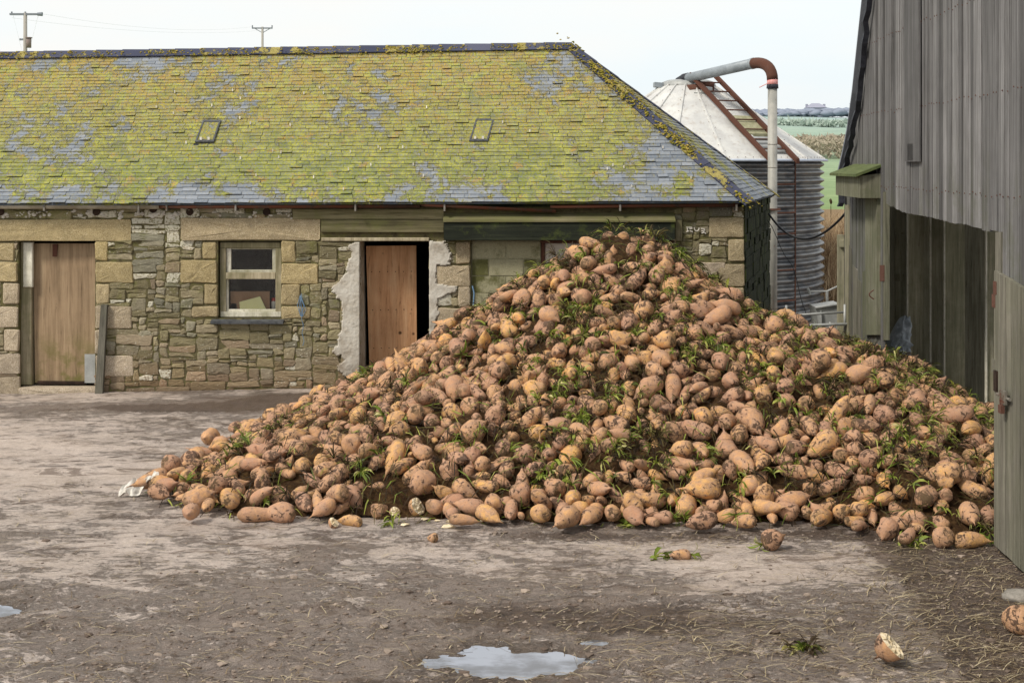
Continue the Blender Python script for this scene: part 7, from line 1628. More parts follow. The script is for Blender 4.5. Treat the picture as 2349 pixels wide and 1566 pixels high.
3,990,3845,10974,275,10,68,-46,57,1, 4,750,3544,11612,536,5,-55,39,74,0, 11,780,1093,12719,1005,81,9,-51,-27,0, 5,620,-1401,13670,732,72,7,-26,63,0, 
3,750,899,12096,707,92,-30,24,2,0, 0,970,2738,12143,758,65,24,-52,51,1, 6,880,414,11535,526,83,37,18,38,0, 0,920,1646,15681,1683,36,49,73,32,0, 
2,1090,1655,11503,474,44,-57,47,51,1, 9,1220,-330,12100,579,21,-48,27,-81,0, 9,720,403,15863,1440,57,18,66,-45,0, 11,780,-334,15158,1290,23,9,97,7,0, 
0,810,1497,14405,2040,65,66,-3,38,0, 4,820,1590,16672,1347,46,-17,-57,-66,0, 1,740,2581,13446,1227,8,70,-40,58,0, 2,1090,2541,14125,1466,53,44,-49,53,0, 
7,1160,1329,13894,1768,28,-11,-86,42,1, 8,1190,659,14113,1719,47,-14,-36,-79,0, 2,850,1122,12874,1154,43,-85,4,-30,0, 9,1210,2912,12089,707,67,-38,-36,53,0, 
6,680,607,14913,1876,47,4,85,23,0, 2,1120,3124,12677,989,77,-22,59,3,1, 11,1020,-1095,14140,867,40,32,66,-54,0, 8,990,39,12236,715,77,19,58,-18,0, 
11,790,3889,13936,963,29,56,-63,-45,0, 1,860,615,11640,517,77,35,51,15,1, 10,880,4212,12968,788,16,87,5,-46,0, 6,630,3562,11326,417,93,11,-34,-4,0, 
0,920,-667,12842,822,41,70,15,-57,0, 5,740,3018,11575,586,71,15,66,-20,1, 6,690,470,13482,1281,6,-4,-99,-10,0, 11,1000,3355,13221,1088,43,47,73,23,1, 
3,1070,3623,12700,911,59,37,-51,-50,0, 11,990,384,14590,1777,1,-76,-44,-47,0, 5,1090,-941,13404,905,49,-79,-36,-9,1, 3,810,1323,13011,1274,28,49,55,-62,0, 
10,1140,-562,13462,1101,42,36,72,-42,1, 3,1280,4027,11925,702,20,-64,18,-72,1, 9,690,915,15157,1935,5,57,-79,-23,0, 3,850,-1543,13281,605,17,62,27,72,0, 
1,1170,3118,14328,1234,59,3,-70,41,1, 11,640,-1451,12453,488,12,9,65,-75,0, 11,960,-2093,14053,383,56,-80,21,0,0, 3,750,924,12502,903,16,29,-70,64,0, 
6,1250,459,13020,1123,43,-44,-41,-67,1, 10,820,-541,14345,1193,22,-48,38,-76,0, 6,870,998,16675,1261,79,2,-54,29,0, 2,1000,4315,11905,508,5,57,-75,33,0, 
6,680,-1375,12684,566,6,10,-74,66,0, 11,790,1183,11890,620,47,-51,55,46,0, 4,940,997,13908,1871,44,-51,41,-62,1, 2,980,176,12000,667,14,89,-30,-32,1, 
1,930,2586,12354,885,25,-52,-22,-79,1, 8,820,2521,11531,383,52,-40,70,28,0, 6,860,4096,13326,847,13,53,10,83,0, 6,900,-526,13425,954,43,-29,-67,-54,0, 
2,980,1441,13194,1342,51,67,-51,16,1, 11,770,-1851,12901,561,3,57,64,-52,0, 0,1020,1601,12552,1019,60,-31,-59,45,1, 1,660,670,15230,1823,65,51,41,38,0, 
5,1130,3324,12562,978,44,-85,-15,25,1, 7,890,1565,13464,1466,27,54,5,79,1, 5,850,2424,11771,608,25,-69,-66,16,1, 7,910,-1693,13989,613,61,-24,68,33,0, 
2,1010,4308,11677,511,52,-35,61,49,0, 3,1110,-280,13494,1170,40,-72,-53,-21,1, 11,1020,-1329,11947,503,70,-31,23,60,1, 2,1060,2606,14023,1360,61,65,-14,43,0, 
4,880,3894,12486,753,74,-20,43,47,0, 5,880,793,12922,1222,64,70,-19,26,1, 0,970,-1756,14672,577,35,-54,33,69,0, 11,950,-2213,13717,348,38,86,3,-34,0, 
2,1090,4139,11823,599,66,-66,32,-18,1, 9,920,-1021,12390,653,25,31,23,-89,0, 6,700,1796,14243,1808,83,50,17,-16,0, 3,740,3540,12218,745,46,20,-63,59,0, 
0,900,2963,14386,1316,10,-42,-83,35,0, 4,810,3794,12551,818,8,1,-85,53,0, 2,910,-2088,14543,346,12,-70,7,-70,0, 6,680,2207,12524,886,4,18,40,-90,0, 
9,740,3449,13236,968,1,70,44,-56,0, 4,920,3934,14145,962,1,20,90,38,0, 3,950,-1626,14471,572,13,84,21,-47,0, 0,1010,1437,12577,1124,74,-63,-24,4,1, 
8,1230,-1600,12934,612,84,44,26,-21,0, 1,790,-264,11469,370,67,52,51,9,1, 8,780,2644,12035,674,34,21,-75,53,0, 8,950,3021,11271,339,59,-80,-1,-11,0, 
6,810,1859,13520,1392,89,16,-43,0,0, 9,620,-700,11979,462,55,-67,17,47,0, 6,770,2609,13837,1258,29,-25,50,78,0, 5,870,1867,15987,1468,52,72,43,-18,0, 
10,830,2250,11556,526,59,45,67,-1,1, 11,1180,-63,13036,1024,70,-51,49,2,1, 5,700,1721,12842,1094,72,-47,-30,42,0, 11,910,568,12262,772,24,-45,-70,-50,0, 
1,780,285,12591,898,4,-99,-11,-7,0, 2,900,931,13023,1230,43,-29,77,36,0, 2,930,869,14607,2112,55,22,-63,-50,1, 0,890,-1131,13231,756,28,91,27,-16,1, 
3,900,-1299,14059,822,45,-16,-45,-75,0, 7,670,4545,12400,471,22,-83,25,-44,0, 5,990,-1769,15068,464,5,-95,-27,-15,0, 9,710,1197,12113,712,54,74,-13,37,0, 
11,730,2358,12761,1027,1,66,41,63,0, 4,970,3822,13067,887,58,-63,9,51,0, 11,960,-1870,12633,465,36,41,-50,68,0, 4,1070,1254,15825,1688,66,56,46,21,0, 
8,850,2613,11656,535,23,-35,76,50,0, 2,750,2204,12228,828,67,-73,13,2,0, 4,660,3242,12429,813,70,-33,-2,63,0, 6,630,500,12990,1021,31,6,-85,-42,0, 
1,900,2820,11754,611,24,-67,-5,71,0, 0,630,1825,13725,1613,76,61,-3,-20,0, 10,790,2525,13021,1117,53,-22,77,27,0, 3,880,226,14765,1738,34,35,-50,72,0, 
2,970,-483,13803,1121,54,-56,-62,-10,0, 2,960,88,11289,223,9,18,-95,26,0, 5,810,-176,12535,807,75,-36,48,28,0, 1,1020,2319,14990,1618,45,-67,12,58,0, 
4,870,-334,12452,820,10,-41,77,-48,1, 1,700,-135,14354,1421,33,57,49,57,0, 6,620,1897,11403,291,5,74,-30,-60,0, 4,910,3106,11918,652,37,-41,-69,-47,0, 
0,1160,4120,13585,899,0,73,-59,-34,1, 7,770,-397,12774,816,52,-26,-78,-22,0, 2,1110,3431,14563,1091,49,3,60,-63,0, 2,900,4437,14779,538,28,-48,83,-3,0, 
5,620,-2066,13483,444,14,68,21,-69,0, 9,810,1045,11488,347,34,-36,-76,41,0, 10,1050,-1697,15818,450,35,55,-39,65,0, 5,960,2022,14040,1634,42,-45,-33,72,0, 
0,930,1483,11417,512,78,19,59,4,1, 1,1000,2033,12708,1079,7,-17,54,82,1, 4,850,-693,12626,755,48,61,63,4,0, 9,960,-1181,11774,369,70,-56,-45,-1,0, 
8,960,289,13599,1300,93,-14,31,16,0, 3,830,4822,13586,437,80,-29,-53,-1,0, 11,950,1476,14175,1891,68,2,-63,-37,0, 4,750,-307,14014,1221,58,-48,65,-13,0, 
3,790,-584,11843,428,59,-22,-75,20,0, 11,1200,4261,13821,870,18,-38,75,-51,0, 9,1150,3477,11141,389,17,-74,13,-63,0, 0,920,-2029,16177,183,76,-1,-56,-33,0, 
10,850,2408,13408,1275,51,-31,80,-1,1, 2,620,-617,12478,707,44,-56,-40,-57,0, 11,870,4004,12741,800,66,-51,-54,11,0, 6,870,4045,12311,621,30,43,-68,-52,0, 
9,1010,2887,12884,986,73,-64,-5,-25,0, 6,1010,-1237,12297,553,44,-62,22,62,0, 4,870,-1323,13044,612,31,82,-45,-18,0, 5,850,870,11605,502,48,24,-76,38,1, 
2,940,3772,14000,1010,65,73,-22,3,0, 8,890,1696,12083,712,83,-37,-20,37,0, 5,720,-1760,13313,620,69,23,-58,37,0, 1,890,463,13850,1539,26,-80,-35,-40,0, 
4,810,-1028,12911,713,38,-30,24,-84,0, 4,960,-930,14740,973,46,-73,-7,-50,0, 10,870,-809,11642,437,9,-53,59,-60,1, 11,980,3151,11606,549,52,-7,73,-43,1, 
6,870,-2167,13219,418,67,-1,71,-23,0, 1,900,353,14233,1708,5,3,78,-62,0, 9,920,-608,16826,510,37,-72,39,43,0, 4,910,2948,13564,1203,14,8,-95,-27,0, 
2,1010,1682,13184,1313,41,-7,64,64,0, 3,820,250,11662,451,3,-22,96,16,0, 11,1040,2511,12582,987,42,57,53,-46,1, 6,1280,-855,14109,1019,21,64,29,69,0, 
11,1040,3609,13732,1042,78,58,19,-16,0, 4,1080,3534,14160,1065,43,74,12,-50,0, 11,920,2053,14486,1796,78,-23,-36,46,0, 4,800,1088,12588,959,68,63,36,-12,0, 
11,620,1273,11719,486,2,-1,-97,25,0, 3,710,280,12808,972,43,-1,-83,36,0, 2,900,-12,13846,1349,65,-40,45,-47,0, 10,830,4025,11391,430,10,-52,-23,82,1, 
7,850,3278,11310,441,24,77,-16,-56,1, 0,1100,-37,13638,1268,48,72,51,6,1, 2,860,553,13244,1194,43,-33,-48,-69,0, 4,730,2296,11761,548,46,79,34,-21,0, 
8,750,2439,11576,384,41,-37,5,83,0, 3,1190,4994,13721,428,70,7,71,-4,0, 0,1050,1347,13341,1493,11,36,7,92,1, 6,1060,-1,11880,511,5,39,-59,71,0, 
5,860,-457,13590,1207,42,-21,64,61,0, 0,1100,-124,12795,976,20,55,-45,67,1, 8,1090,4435,13388,668,6,38,-61,-69,0, 2,900,753,15434,1838,45,40,47,-64,0, 
11,950,488,11765,517,76,-63,8,12,0, 3,1280,-373,15983,1069,12,-48,33,-80,0, 8,710,-872,13621,835,75,39,53,0,0, 0,1010,1181,13186,1399,79,-48,35,14,1, 
4,900,1430,12075,728,60,-31,67,32,0, 11,780,98,13138,1053,34,-77,23,48,0, 11,620,-1105,11833,399,25,53,-79,17,0, 4,1050,557,12543,978,78,57,26,-2,1, 
9,890,1125,11297,297,20,46,4,-86,0, 10,810,885,13939,1727,51,-7,20,84,1, 5,1080,1943,16840,1242,33,-43,-82,17,0, 8,840,1595,12232,794,52,19,28,78,0, 
0,780,1079,12171,753,15,97,2,17,0, 8,960,2396,13194,1197,53,-65,30,46,0, 1,840,-416,15245,1238,11,51,-83,-19,0, 5,940,2813,13320,1173,39,61,-67,16,1, 
6,780,1121,14461,2014,13,31,-94,-10,0, 11,820,-246,14919,1391,2,-9,-22,-97,0, 5,1120,2986,12662,1113,34,52,68,-38,1, 10,750,-48,11989,580,67,-53,46,26,0, 
5,1230,2179,11850,667,35,10,-48,-80,1, 3,890,-896,13830,944,28,-5,54,-80,0, 8,750,865,11553,383,24,-34,-41,-81,0, 1,900,1300,12674,1112,27,24,-14,-92,0, 
8,1270,2173,13737,1480,79,-28,-47,27,0, 8,990,3876,12765,845,45,46,-56,52,0, 6,830,2807,12946,1036,51,-70,-49,10,0, 8,850,575,13477,1294,54,-43,-33,-64,0, 
11,950,2221,13524,1323,59,80,-1,-13,0, 2,750,2164,11298,423,79,-45,41,7,1, 2,940,-1410,13097,695,61,-60,-52,-3,1, 9,920,3496,11428,492,51,-7,65,56,0, 
7,810,775,12852,1091,72,44,33,43,0, 9,960,438,14052,1587,34,-94,4,-8,0, 9,720,1538,16157,1451,43,-20,51,-72,0, 3,970,1958,15680,1583,1,79,-14,59,0, 
4,1090,955,15382,1935,42,-58,-42,-56,0, 3,1280,2451,14899,1508,45,59,-38,56,0, 11,900,1771,15277,1879,35,-70,39,-48,0, 0,1120,382,13477,1433,81,-44,-38,-1,1, 
11,930,555,13905,1630,9,-46,61,64,0, 8,850,1875,16386,1294,34,-13,-46,81,0, 8,710,1395,14754,2117,35,-45,-15,81,0, 2,920,1072,13876,1737,35,-15,92,8,0, 
4,890,1169,13478,1435,60,44,-67,0,0, 7,890,1903,13968,1698,24,56,-64,-47,0, 3,1080,1696,13545,1524,65,27,68,-20,1, 9,1060,922,16034,1502,83,25,29,-40,0, 
6,650,2535,14261,1373,25,23,45,83,0, 6,800,2315,13643,1360,92,38,10,3,0, 3,1150,-550,14947,1289,48,21,-75,40,1, 11,870,1463,13729,1625,42,-60,-48,48,0, 
2,980,2303,14371,1588,33,-14,-70,-62,0, 3,1000,-1,15506,1547,62,-27,47,-57,0, 11,940,1503,14265,1976,46,-27,-77,-34,0, 9,1130,833,15260,1871,81,44,16,35,0, 
0,730,1388,15468,1842,2,-40,-13,-91,0, 6,790,968,14385,1966,41,77,-36,31,0, 3,920,1993,15136,1797,80,-10,-37,47,0, 2,870,-402,15070,1262,37,37,-12,84,0, 
10,1040,2366,14084,1590,10,82,-13,56,1, 2,710,1599,13708,1592,65,-71,26,7,0, 6,880,101,15009,1607,60,-32,72,-16,0, 10,720,488,13299,1301,42,-56,-32,-64,0, 
9,970,2837,13788,1228,11,-74,59,31,0, 11,870,918,13772,1617,55,-55,-61,-15,0, 0,930,285,13839,1544,64,-25,-14,-71,1, 9,790,-96,13984,1293,19,-88,43,-5,0, 
6,960,1540,13298,1323,43,-22,-62,-62,0, 4,920,1049,14176,1938,42,-11,6,90,0, 6,700,727,16312,1349,13,56,11,-81,0, 4,870,573,14033,1683,36,35,-77,-38,0, 
8,620,1403,15683,1701,18,-86,42,25,0, 9,930,594,14314,1776,52,39,76,-3,0, 9,940,1403,15970,1551,70,56,-3,-44,0, 1,990,-78,14541,1537,74,26,-4,62,0, 
2,1000,-323,14671,1332,17,67,-16,71,0, 10,790,224,14218,1584,8,2,-45,-89,0, 10,870,-784,14163,1163,58,-36,39,-61,1, 2,910,1317,13282,1344,27,34,-65,62,0, 
4,930,2149,14237,1606,43,14,74,49,0, 6,820,2173,14980,1719,26,66,11,-70,0, 11,750,-326,14211,1309,55,-67,49,-10,0, 0,840,330,14894,1745,51,12,-69,50,0, 
5,1040,1066,12967,1261,10,-83,3,-55,1, 4,910,1955,13254,1329,38,38,81,24,1, 1,880,64,13718,1370,10,-47,63,61,0, 10,900,2191,15551,1693,66,-13,-56,48,0, 
0,1110,-27,15367,1515,65,-6,75,-12,0, 11,650,-73,14034,1349,77,-41,-49,0,0, 2,970,1043,13215,1365,30,-4,-46,84,0, 3,1210,842,14124,1925,30,50,51,-64,1, 
6,1030,1271,14964,2148,50,24,56,62,0, 4,1180,2251,13609,1515,17,-80,10,-57,1, 1,780,557,14093,1796,39,-36,47,71,0, 3,1080,600,15616,1746,61,-15,-61,48,0, 
3,880,601,15347,1786,53,-66,-26,46,0, 6,800,1843,13892,1629,72,30,11,-62,0, 3,1070,2723,14626,1296,20,-51,42,-72,0, 11,1030,-125,15047,1470,42,-58,-58,38,0, 
11,1010,153,13388,1177,22,-77,6,-59,1, ]

# ================================================================ the heap of roots
HOVER = 0.0
def core_mesh():
    xs = np.arange(-3.7, 5.7, 0.05); ys = np.arange(9.9, 17.0, 0.05); X, Y = np.meshgrid(xs, ys)
    H = heap_h(X, Y) - 0.10 + (fbm(X, Y, 5.0, 5, 61, .65) - .5) * .22
    H = np.where((Y > 14.4) & (X > 3.85), H, H)
    ok = (H > -0.03) & ~((X > 3.92) & (Y < 10.35)) & ~((X > 3.95) & (Y > 14.8))
    nx, ny = len(xs), len(ys); mb = MB()
    vs = np.stack([X, Y, H], -1).reshape(-1, 3); f = []
    for j in range(ny - 1):
        for i in range(nx - 1):
            if ok[j, i] and ok[j, i + 1] and ok[j + 1, i] and ok[j + 1, i + 1]: f.append((j * nx + i, j * nx + i + 1, (j + 1) * nx + i + 1, (j + 1) * nx + i))
    used = sorted({i for q in f for i in q}); mp_ = {u: k for k, u in enumerate(used)}
    mb.add([tuple(vs[u]) for u in used], [tuple(mp_[i] for i in q) for q in f])
    o = mb.build('soil', M['soil'], None, True); tag(o, 'dark soil and root trash packed between the heaped beets', None, None, 'stuff')
core_mesh()


raw = np.array(BEET_ROWS, dtype=float).reshape(-1, 10)   # shape, scale, x, y, z, quaternion, 1 = shown as an object of its own
def beet_vt(k, vs, tone, nt=0):
    """per-vertex tone: hue, muddiness, crown mask"""
    L = BEETS[k][0]; out = []
    for p in vs:
        u = p.z / L; n = mnoise.noise(p * 22.0 + Vector((tone[0] * 40, 0, 0)))
        c = max(0, min(1, (u + .14 * n - .62) / .22)); m = tone[1] + .25 * max(0, u - .3) + .2 * max(0, -u - .55)
        out.append((tone[0], max(0, min(1, m)), c, 1))
    return out
def beet_mb(k, seg, rings, tone):
    mb = MB(); v, f = beet_geometry(k, seg, rings); mb.add(v, f, tone); mb.vt = beet_vt(k, v, tone); return mb
NB_ = len(BEETS); NV = 3; protos = []
for k in range(NB_):
    for q in range(NV): protos.append(beet_mb(k, 26, 18, ((k * .37 + q * .41) % 1, (.25, .42, .6)[q], 0, 1)))
pm = [None] * len(protos)
def proto_mesh(i):
    if pm[i] is None:
        o = protos[i].build('beet', M['beet'], None, True); pm[i] = o.data; bpy.data.objects.remove(o)
    return pm[i]
SHAPE = ['round', 'round', 'long', 'tapered', 'long', 'stout', 'small', 'long', 'small tapered', 'small tapered', 'stout', 'tapered']

def leaf_tuft(mb, c, axis, n, length, rnd, dead=0.0, w0=.0062):
    """short strap stems and torn blades springing from one crown"""
    axis = axis.normalized(); s1 = axis.orthogonal().normalized(); s2 = axis.cross(s1)
    for _ in range(n):
        a = rnd.uniform(0, 2 * math.pi); sp = rnd.uniform(.25, 1.15); d = (axis + (s1 * math.cos(a) + s2 * math.sin(a)) * sp).normalized()
        L = length * rnd.uniform(.5, 1.25); w = w0 * rnd.uniform(.6, 1.3); side = d.cross(axis if abs(d.dot(axis)) < .98 else s1).normalized()
        p = Vector(c); pts = [p.copy()]
        for k in range(4): d = (d + Vector((rnd.gauss(0, .12), rnd.gauss(0, .12), -.22 * k))).normalized(); p = p + d * L / 4; pts.append(p.copy())
        f_ = rnd.choice((.7, .7, 1.0, 1.9)); wd = [w * .9, w * .8, w * f_, w * f_ * .9, w * .25]; vs = []
        curl = side.cross(d) * w * .5
        for q, ww in zip(pts, wd): vs += [q - side * ww, q + curl, q + side * ww]
        t = (min(1, max(0, rnd.gauss(.45, .26))), 0, 0, 1)
        fs = []
        for i in range(4): fs += [(3 * i, 3 * i + 1, 3 * i + 4, 3 * i + 3), (3 * i + 1, 3 * i + 2, 3 * i + 5, 3 * i + 4)]
        mb.add(vs, fs, t)

tufts = []
rl = random.Random(91)
for k in range(8):
    mb = MB(); leaf_tuft(mb, (0, 0, 0), Vector((0, 0, 1)), rl.randint(12, 22), rl.uniform(.11, .17), rl); o = mb.build('leaf_tuft', M['leaf']); tufts.append(o.data); bpy.data.objects.remove(o)

rest = MB(); rest_vt = []; n_ind = 0
def zone(px, py, x, y, z):
    if px > 2060 and py > 1010: return 'at the heap foot by the barn door'
    if px > 1860: return 'on the right shoulder of the heap'
    if py < 720: return 'near the top of the heap'
    if px < 640: return 'in the low left tail of the heap'
    if py > 1105: return 'along the front foot of the heap'
    if px < 1080: return 'on the left flank of the heap'
    if py < 900: return 'on the upper face of the heap'
    return 'in the middle of the heap face'
rk = random.Random(17)
for row in raw:
    k, s = int(row[0]), row[1] / 1000; loc = Vector((row[2] / 1000, row[3] / 1000, row[4] / 1000)); q = Quaternion([v / 100 for v in row[5:9]]).normalized(); big = int(row[9])
    muddy = rk.choice((0, 1, 1, 2))
    if big:
        o = bpy.data.objects.new('beet', proto_mesh(NV * k + muddy)); COL.objects.link(o)
        o.location = loc; o.rotation_mode = 'QUATERNION'; o.rotation_quaternion = q; o.scale = (s, s, s)
        px = CX + loc.x / loc.y * FPX; py = HY + (HC - loc.z) / loc.y * FPX
        crown = q @ Vector((0, 0, 1)); leafy = big == 2 or (rk.random() < .11 and crown.y < .3)
        if leafy:
            t = bpy.data.objects.new('leaf_tuft', rk.choice(tufts)); COL.objects.link(t); t.parent = o; t.location = (0, 0, BEETS[k][0] * .86); t.rotation_euler = (rk.uniform(-.4, .4), rk.uniform(-.4, .4), rk.uniform(0, 6)); t.scale = (1 / s * .95,) * 3
        tag(o, '%s%s beet %s %s' % (('tan ', 'muddy ', 'mud caked ')[muddy], SHAPE[k], 'with a leafy crown ' if leafy else '', zone(px, py, *loc)), 'beet', 'beets in the big heap')
        o['label'] = ' '.join(o['label'].split()); n_ind += 1
    else:
        v, f = beet_geometry(k, 14, 10); m = Matrix.LocRotScale(loc, q, Vector((s, s, s))); t = (rk.random(), (.25, .42, .6)[muddy] + rk.uniform(-.08, .08), 0, 1)
        rest.add([m @ p for p in v], f, t); rest_vt += beet_vt(k, v, t)
rest.vt = rest_vt
o = rest.build('beet_mass', M['beet'], None, True); tag(o, 'remaining muddy beets filling the big heap', None, None, 'stuff')

# leaves and wilted stems strewn over the heap
lv, wl = MB(), MB(); rv = random.Random(55)
heap_pts = [(row[2] / 1000, row[3] / 1000, row[4] / 1000) for row in raw]
def top_at(x, y): return float(heap_h(np.array(x), np.array(y)))
spots = []
while len(spots) < 190:
    x, y = rv.uniform(-3.2, 4.9), rv.uniform(10.3, 15.2); hh = top_at(x, y)
    if hh < .08: continue
    d = .35 + .9 * mnoise.noise(Vector((x * .9, y * .9, 4))) + .3 * (x > .2) + .1 * (hh > .9) - .2 * (x < -.8) - .45 * (hh > 1.95)
    if rv.random() < d: spots.append((x, y))
for sx, sy in spots:
    for _ in range(rv.randint(3, 9)):
        x, y = sx + rv.gauss(0, .11), sy + rv.gauss(0, .09); h = top_at(x, y)
        if h < .03: continue
        e = .06; nn = Vector((-(top_at(x + e, y) - h) / e, -(top_at(x, y + e) - h) / e, .55)).normalized(); nn = (nn + Vector((rv.gauss(0, .55), rv.gauss(0, .4) - .15, rv.gauss(0, .2)))).normalized()
        c = Vector((x, y, h + rv.uniform(-.03, .05)))
        if rv.random() < .50: leaf_tuft(lv, c, nn, rv.randint(5, 14), rv.uniform(.07, .17), rv)
        else: leaf_tuft(wl, c, nn, rv.randint(8, 18), rv.uniform(.08, .20), rv, w0=.0042)
for _ in range(13000):
    x, y = rv.uniform(-3.4, 5.0), rv.uniform(10.1, 15.4); h = top_at(x, y)
    if h < .02: continue
    L = rv.uniform(.04, .22); a = rv.uniform(0, 6.28); d = Vector((math.cos(a), math.sin(a), 0)); c = Vector((x, y, h + rv.uniform(-.06, .07))); w = rv.uniform(.0018, .0052); sd = Vector((-d.y, d.x, rv.uniform(-.8, .8))) * w
    z1 = top_at(x + d.x * L, y + d.y * L) - h
    m_ = c + d * L * .5 + Vector((0, 0, z1 * .5 + rv.uniform(-.01, .035))); e_ = c + d * L + Vector((0, 0, z1 - rv.uniform(0, .03)))
    (wl if rv.random() < .8 else lv).add([c - sd, c + sd, m_ + sd, m_ - sd, e_ + sd * .4, e_ - sd * .4], [(0, 1, 2, 3), (3, 2, 4, 5)], (rv.random() * .8, 0, 0, 1))
o = lv.build('green_leaves', M['leaf']); tag(o, 'torn green beet leaves strewn over the heap', None, None, 'stuff')
o = wl.build('wilted_stems', M['wilt']); tag(o, 'dark wilted stems and rootlets strewn over the heap', None, None, 'stuff')

# ---------------------------------------------------------------- single beets lying on the yard
def loose(px, py, k, s, rot, label, leafdir=None, n=10, cat='beet', L=.13, mud=1):
    g = G(px, py); i = NV * k + mud
    o = bpy.data.objects.new('beet', proto_mesh(i)); COL.objects.link(o); r = BEETS[k][1] * s
    o.rotation_euler = rot; o.scale = (s, s, s); m = Euler(rot).to_matrix()
    zmin = min((m @ Vector(v)).z for v in protos[i].v) * s
    g.y += r * .6; o.location = (g.x, g.y, gz(g.x, g.y) - zmin - .008); tag(o, label, cat)
    if leafdir:
        mb = MB(); leaf_tuft(mb, (0, 0, 0), Vector((0, 0, 1)), n, L / s, random.Random(px)); t = mb.build('leaf_tuft', M['leaf']); t.parent = o; t.location = (0, 0, BEETS[k][0] * .85)
    return o
H = math.pi / 2
loose(994, 1243, 9, .80, (H * .9, 0, .5), 'small tan beet lying alone in front of the middle of the heap')
loose(1562, 1285, 8, .80, (H, 0, H * 1.02), 'orange beet with its green leaves on the left lying before the heap', True, 14)
loose(1772, 1264, 1, .92, (H * 1.25, .3, -H * .75), 'dark muddy round beet with drooping leaves lying before the heap', True, 12, mud=2)
loose(2343, 1460, 5, 1.08, (H * .8, .2, .4), 'muddy beet cut by the right edge of the picture', mud=2)
loose(805, 1205, 4, .80, (H, 0, H * .8), 'pinkish beet lying at the front foot of the heap beside a split white piece')
loose(640, 1199, 10, 1.02, (H, 0, H * .92), 'long muddy beet at the left end of the front foot row')
loose(590, 1198, 7, 1.10, (H, 0, -H * .95), 'largest long tan beet at the left end of the heap foot')
loose(866, 1186, 6, 1.0, (H, 0, 1.0), 'round beet at the foot of the heap between two leaf tufts')
loose(2232, 1262, 3, 1.0, (H, 0, -H * .9), 'pointed orange beet lying against the boarded barn door')
loose(2165, 1262, 1, .95, (H * .7, .2, .4), 'dark round beet next to the pointed orange one by the barn door')
loose(2042, 1245, 1, .95, (H * .6, .2, 2.4), 'round beet at the right end of the front foot row')
# broken pieces: a beet body with one end snapped off to pale flesh
def broken(px, py, k, s, rot, cut, label):
    rot = Vector(rot).to_track_quat('Z', 'Y').to_euler()
    g = G(px, py); v, f = beet_geometry(k, 24, 16); L = BEETS[k][0]; rb2 = random.Random(px)
    bm = bmesh.new(); vv = [bm.verts.new(p) for p in v]; [bm.faces.new([vv[i] for i in q]) for q in f]
    r = bmesh.ops.bisect_plane(bm, geom=bm.verts[:] + bm.edges[:] + bm.faces[:], plane_co=(0, 0, L * cut), plane_no=(.35, .2, 1), clear_outer=True)
    ed = [e for e in r['geom_cut'] if isinstance(e, bmesh.types.BMEdge)]; loop = bmesh.ops.contextual_create(bm, geom=ed)['faces']
    capv = [v_.co.copy() for fc in loop for v_ in fc.verts]; bmesh.ops.delete(bm, geom=loop, context='FACES_ONLY')
    bm.verts.index_update(); m = Euler(rot).to_matrix(); pts = [m @ (v_.co * s) for v_ in bm.verts]; zmin = min(p.z for p in pts)
    g.y += .04; base = Vector((g.x, g.y, gz(g.x, g.y) - zmin - .006))
    t = thing('broken_beet', label, 'beet', base); mb = MB(); mb.add([p + base for p in pts], [tuple(q.index for q in fc.verts) for fc in bm.faces], (.85, .45, 0, 1)); bm.free(); mb.build('skin', M['beet'], t, True)
    c = sum(capv, Vector()) / len(capv); mb = MB(); n = len(capv); nrm = m @ Vector((.35, .2, 1)).normalized(); vs = []
    for ring in range(5):
        for p in capv: q = p.lerp(c, ring / 5); vs.append(base + m @ (q * s) + nrm * (rb2.uniform(-.006, .016) if ring else .0))
    vs.append(base + m @ (c * s) + nrm * .01)
    mb.add(vs, [(r_ * n + i, r_ * n + (i + 1) % n, (r_ + 1) * n + (i + 1) % n, (r_ + 1) * n + i) for r_ in range(4) for i in range(n)] + [(4 * n + i, 4 * n + (i + 1) % n, 5 * n) for i in range(n)]); mb.build('broken_flesh', M['flesh'], t)
broken(2050, 1542, 5, 1.1, (.5, -.55, .6), .05, 'large orange beet with a broken white top in the near right corner')
broken(765, 1211, 6, .75, (.5, -.5, .5), .1, 'small split beet half showing white flesh before the heap foot')
broken(955, 1184, 1, .9, (.5, -.6, .3), .2, 'cut beet showing cream flesh at the front foot of the heap')
broken(905, 1186, 6, .75, (.1, -1, .15), .3, 'small cut root end with a pale round face at the heap foot')
# white scraps at the left tip of the heap
mb = MB(); r_ = random.Random(12); c0, c1 = G(272, 1140) + Vector((0, 0, .03)), G(362, 1136) + Vector((0, .03, .17)); nu, nv = 30, 7; vs = []
for i in range(nu):
    u = i / (nu - 1); c = c0.lerp(c1, u) + Vector((0, 0, .02 * math.sin(u * 9)))
    for j in range(nv):
        v_ = j / (nv - 1) - .5; wd = .13 * (.45 + .75 * math.sin(math.pi * min(1, u * 1.1)) * (1 + .6 * mnoise.noise(Vector((u * 6, 1, 2))))); a_ = 2.2 * mnoise.noise(Vector((u * 3.2, 0, 5)))
        vs.append(c + Vector((-.35 * math.sin(a_), .4 * math.cos(a_), .85 * math.cos(a_))) * v_ * wd + Vector((0, .035 * mnoise.noise(Vector((u * 9, v_ * 4, 1))), .03 * mnoise.noise(Vector((u * 8, v_ * 5, 9))))))
for p in vs: p.z = max(.012, p.z)
mb.add(vs, [(i * nv + j, i * nv + j + 1, (i + 1) * nv + j + 1, (i + 1) * nv + j) for i in range(nu - 1) for j in range(nv - 1)])
o = mb.build('white_scrap', M['white'], None, True); tag(o, 'pale twisted scrap of white plastic at the left tip of the heap', 'scrap')
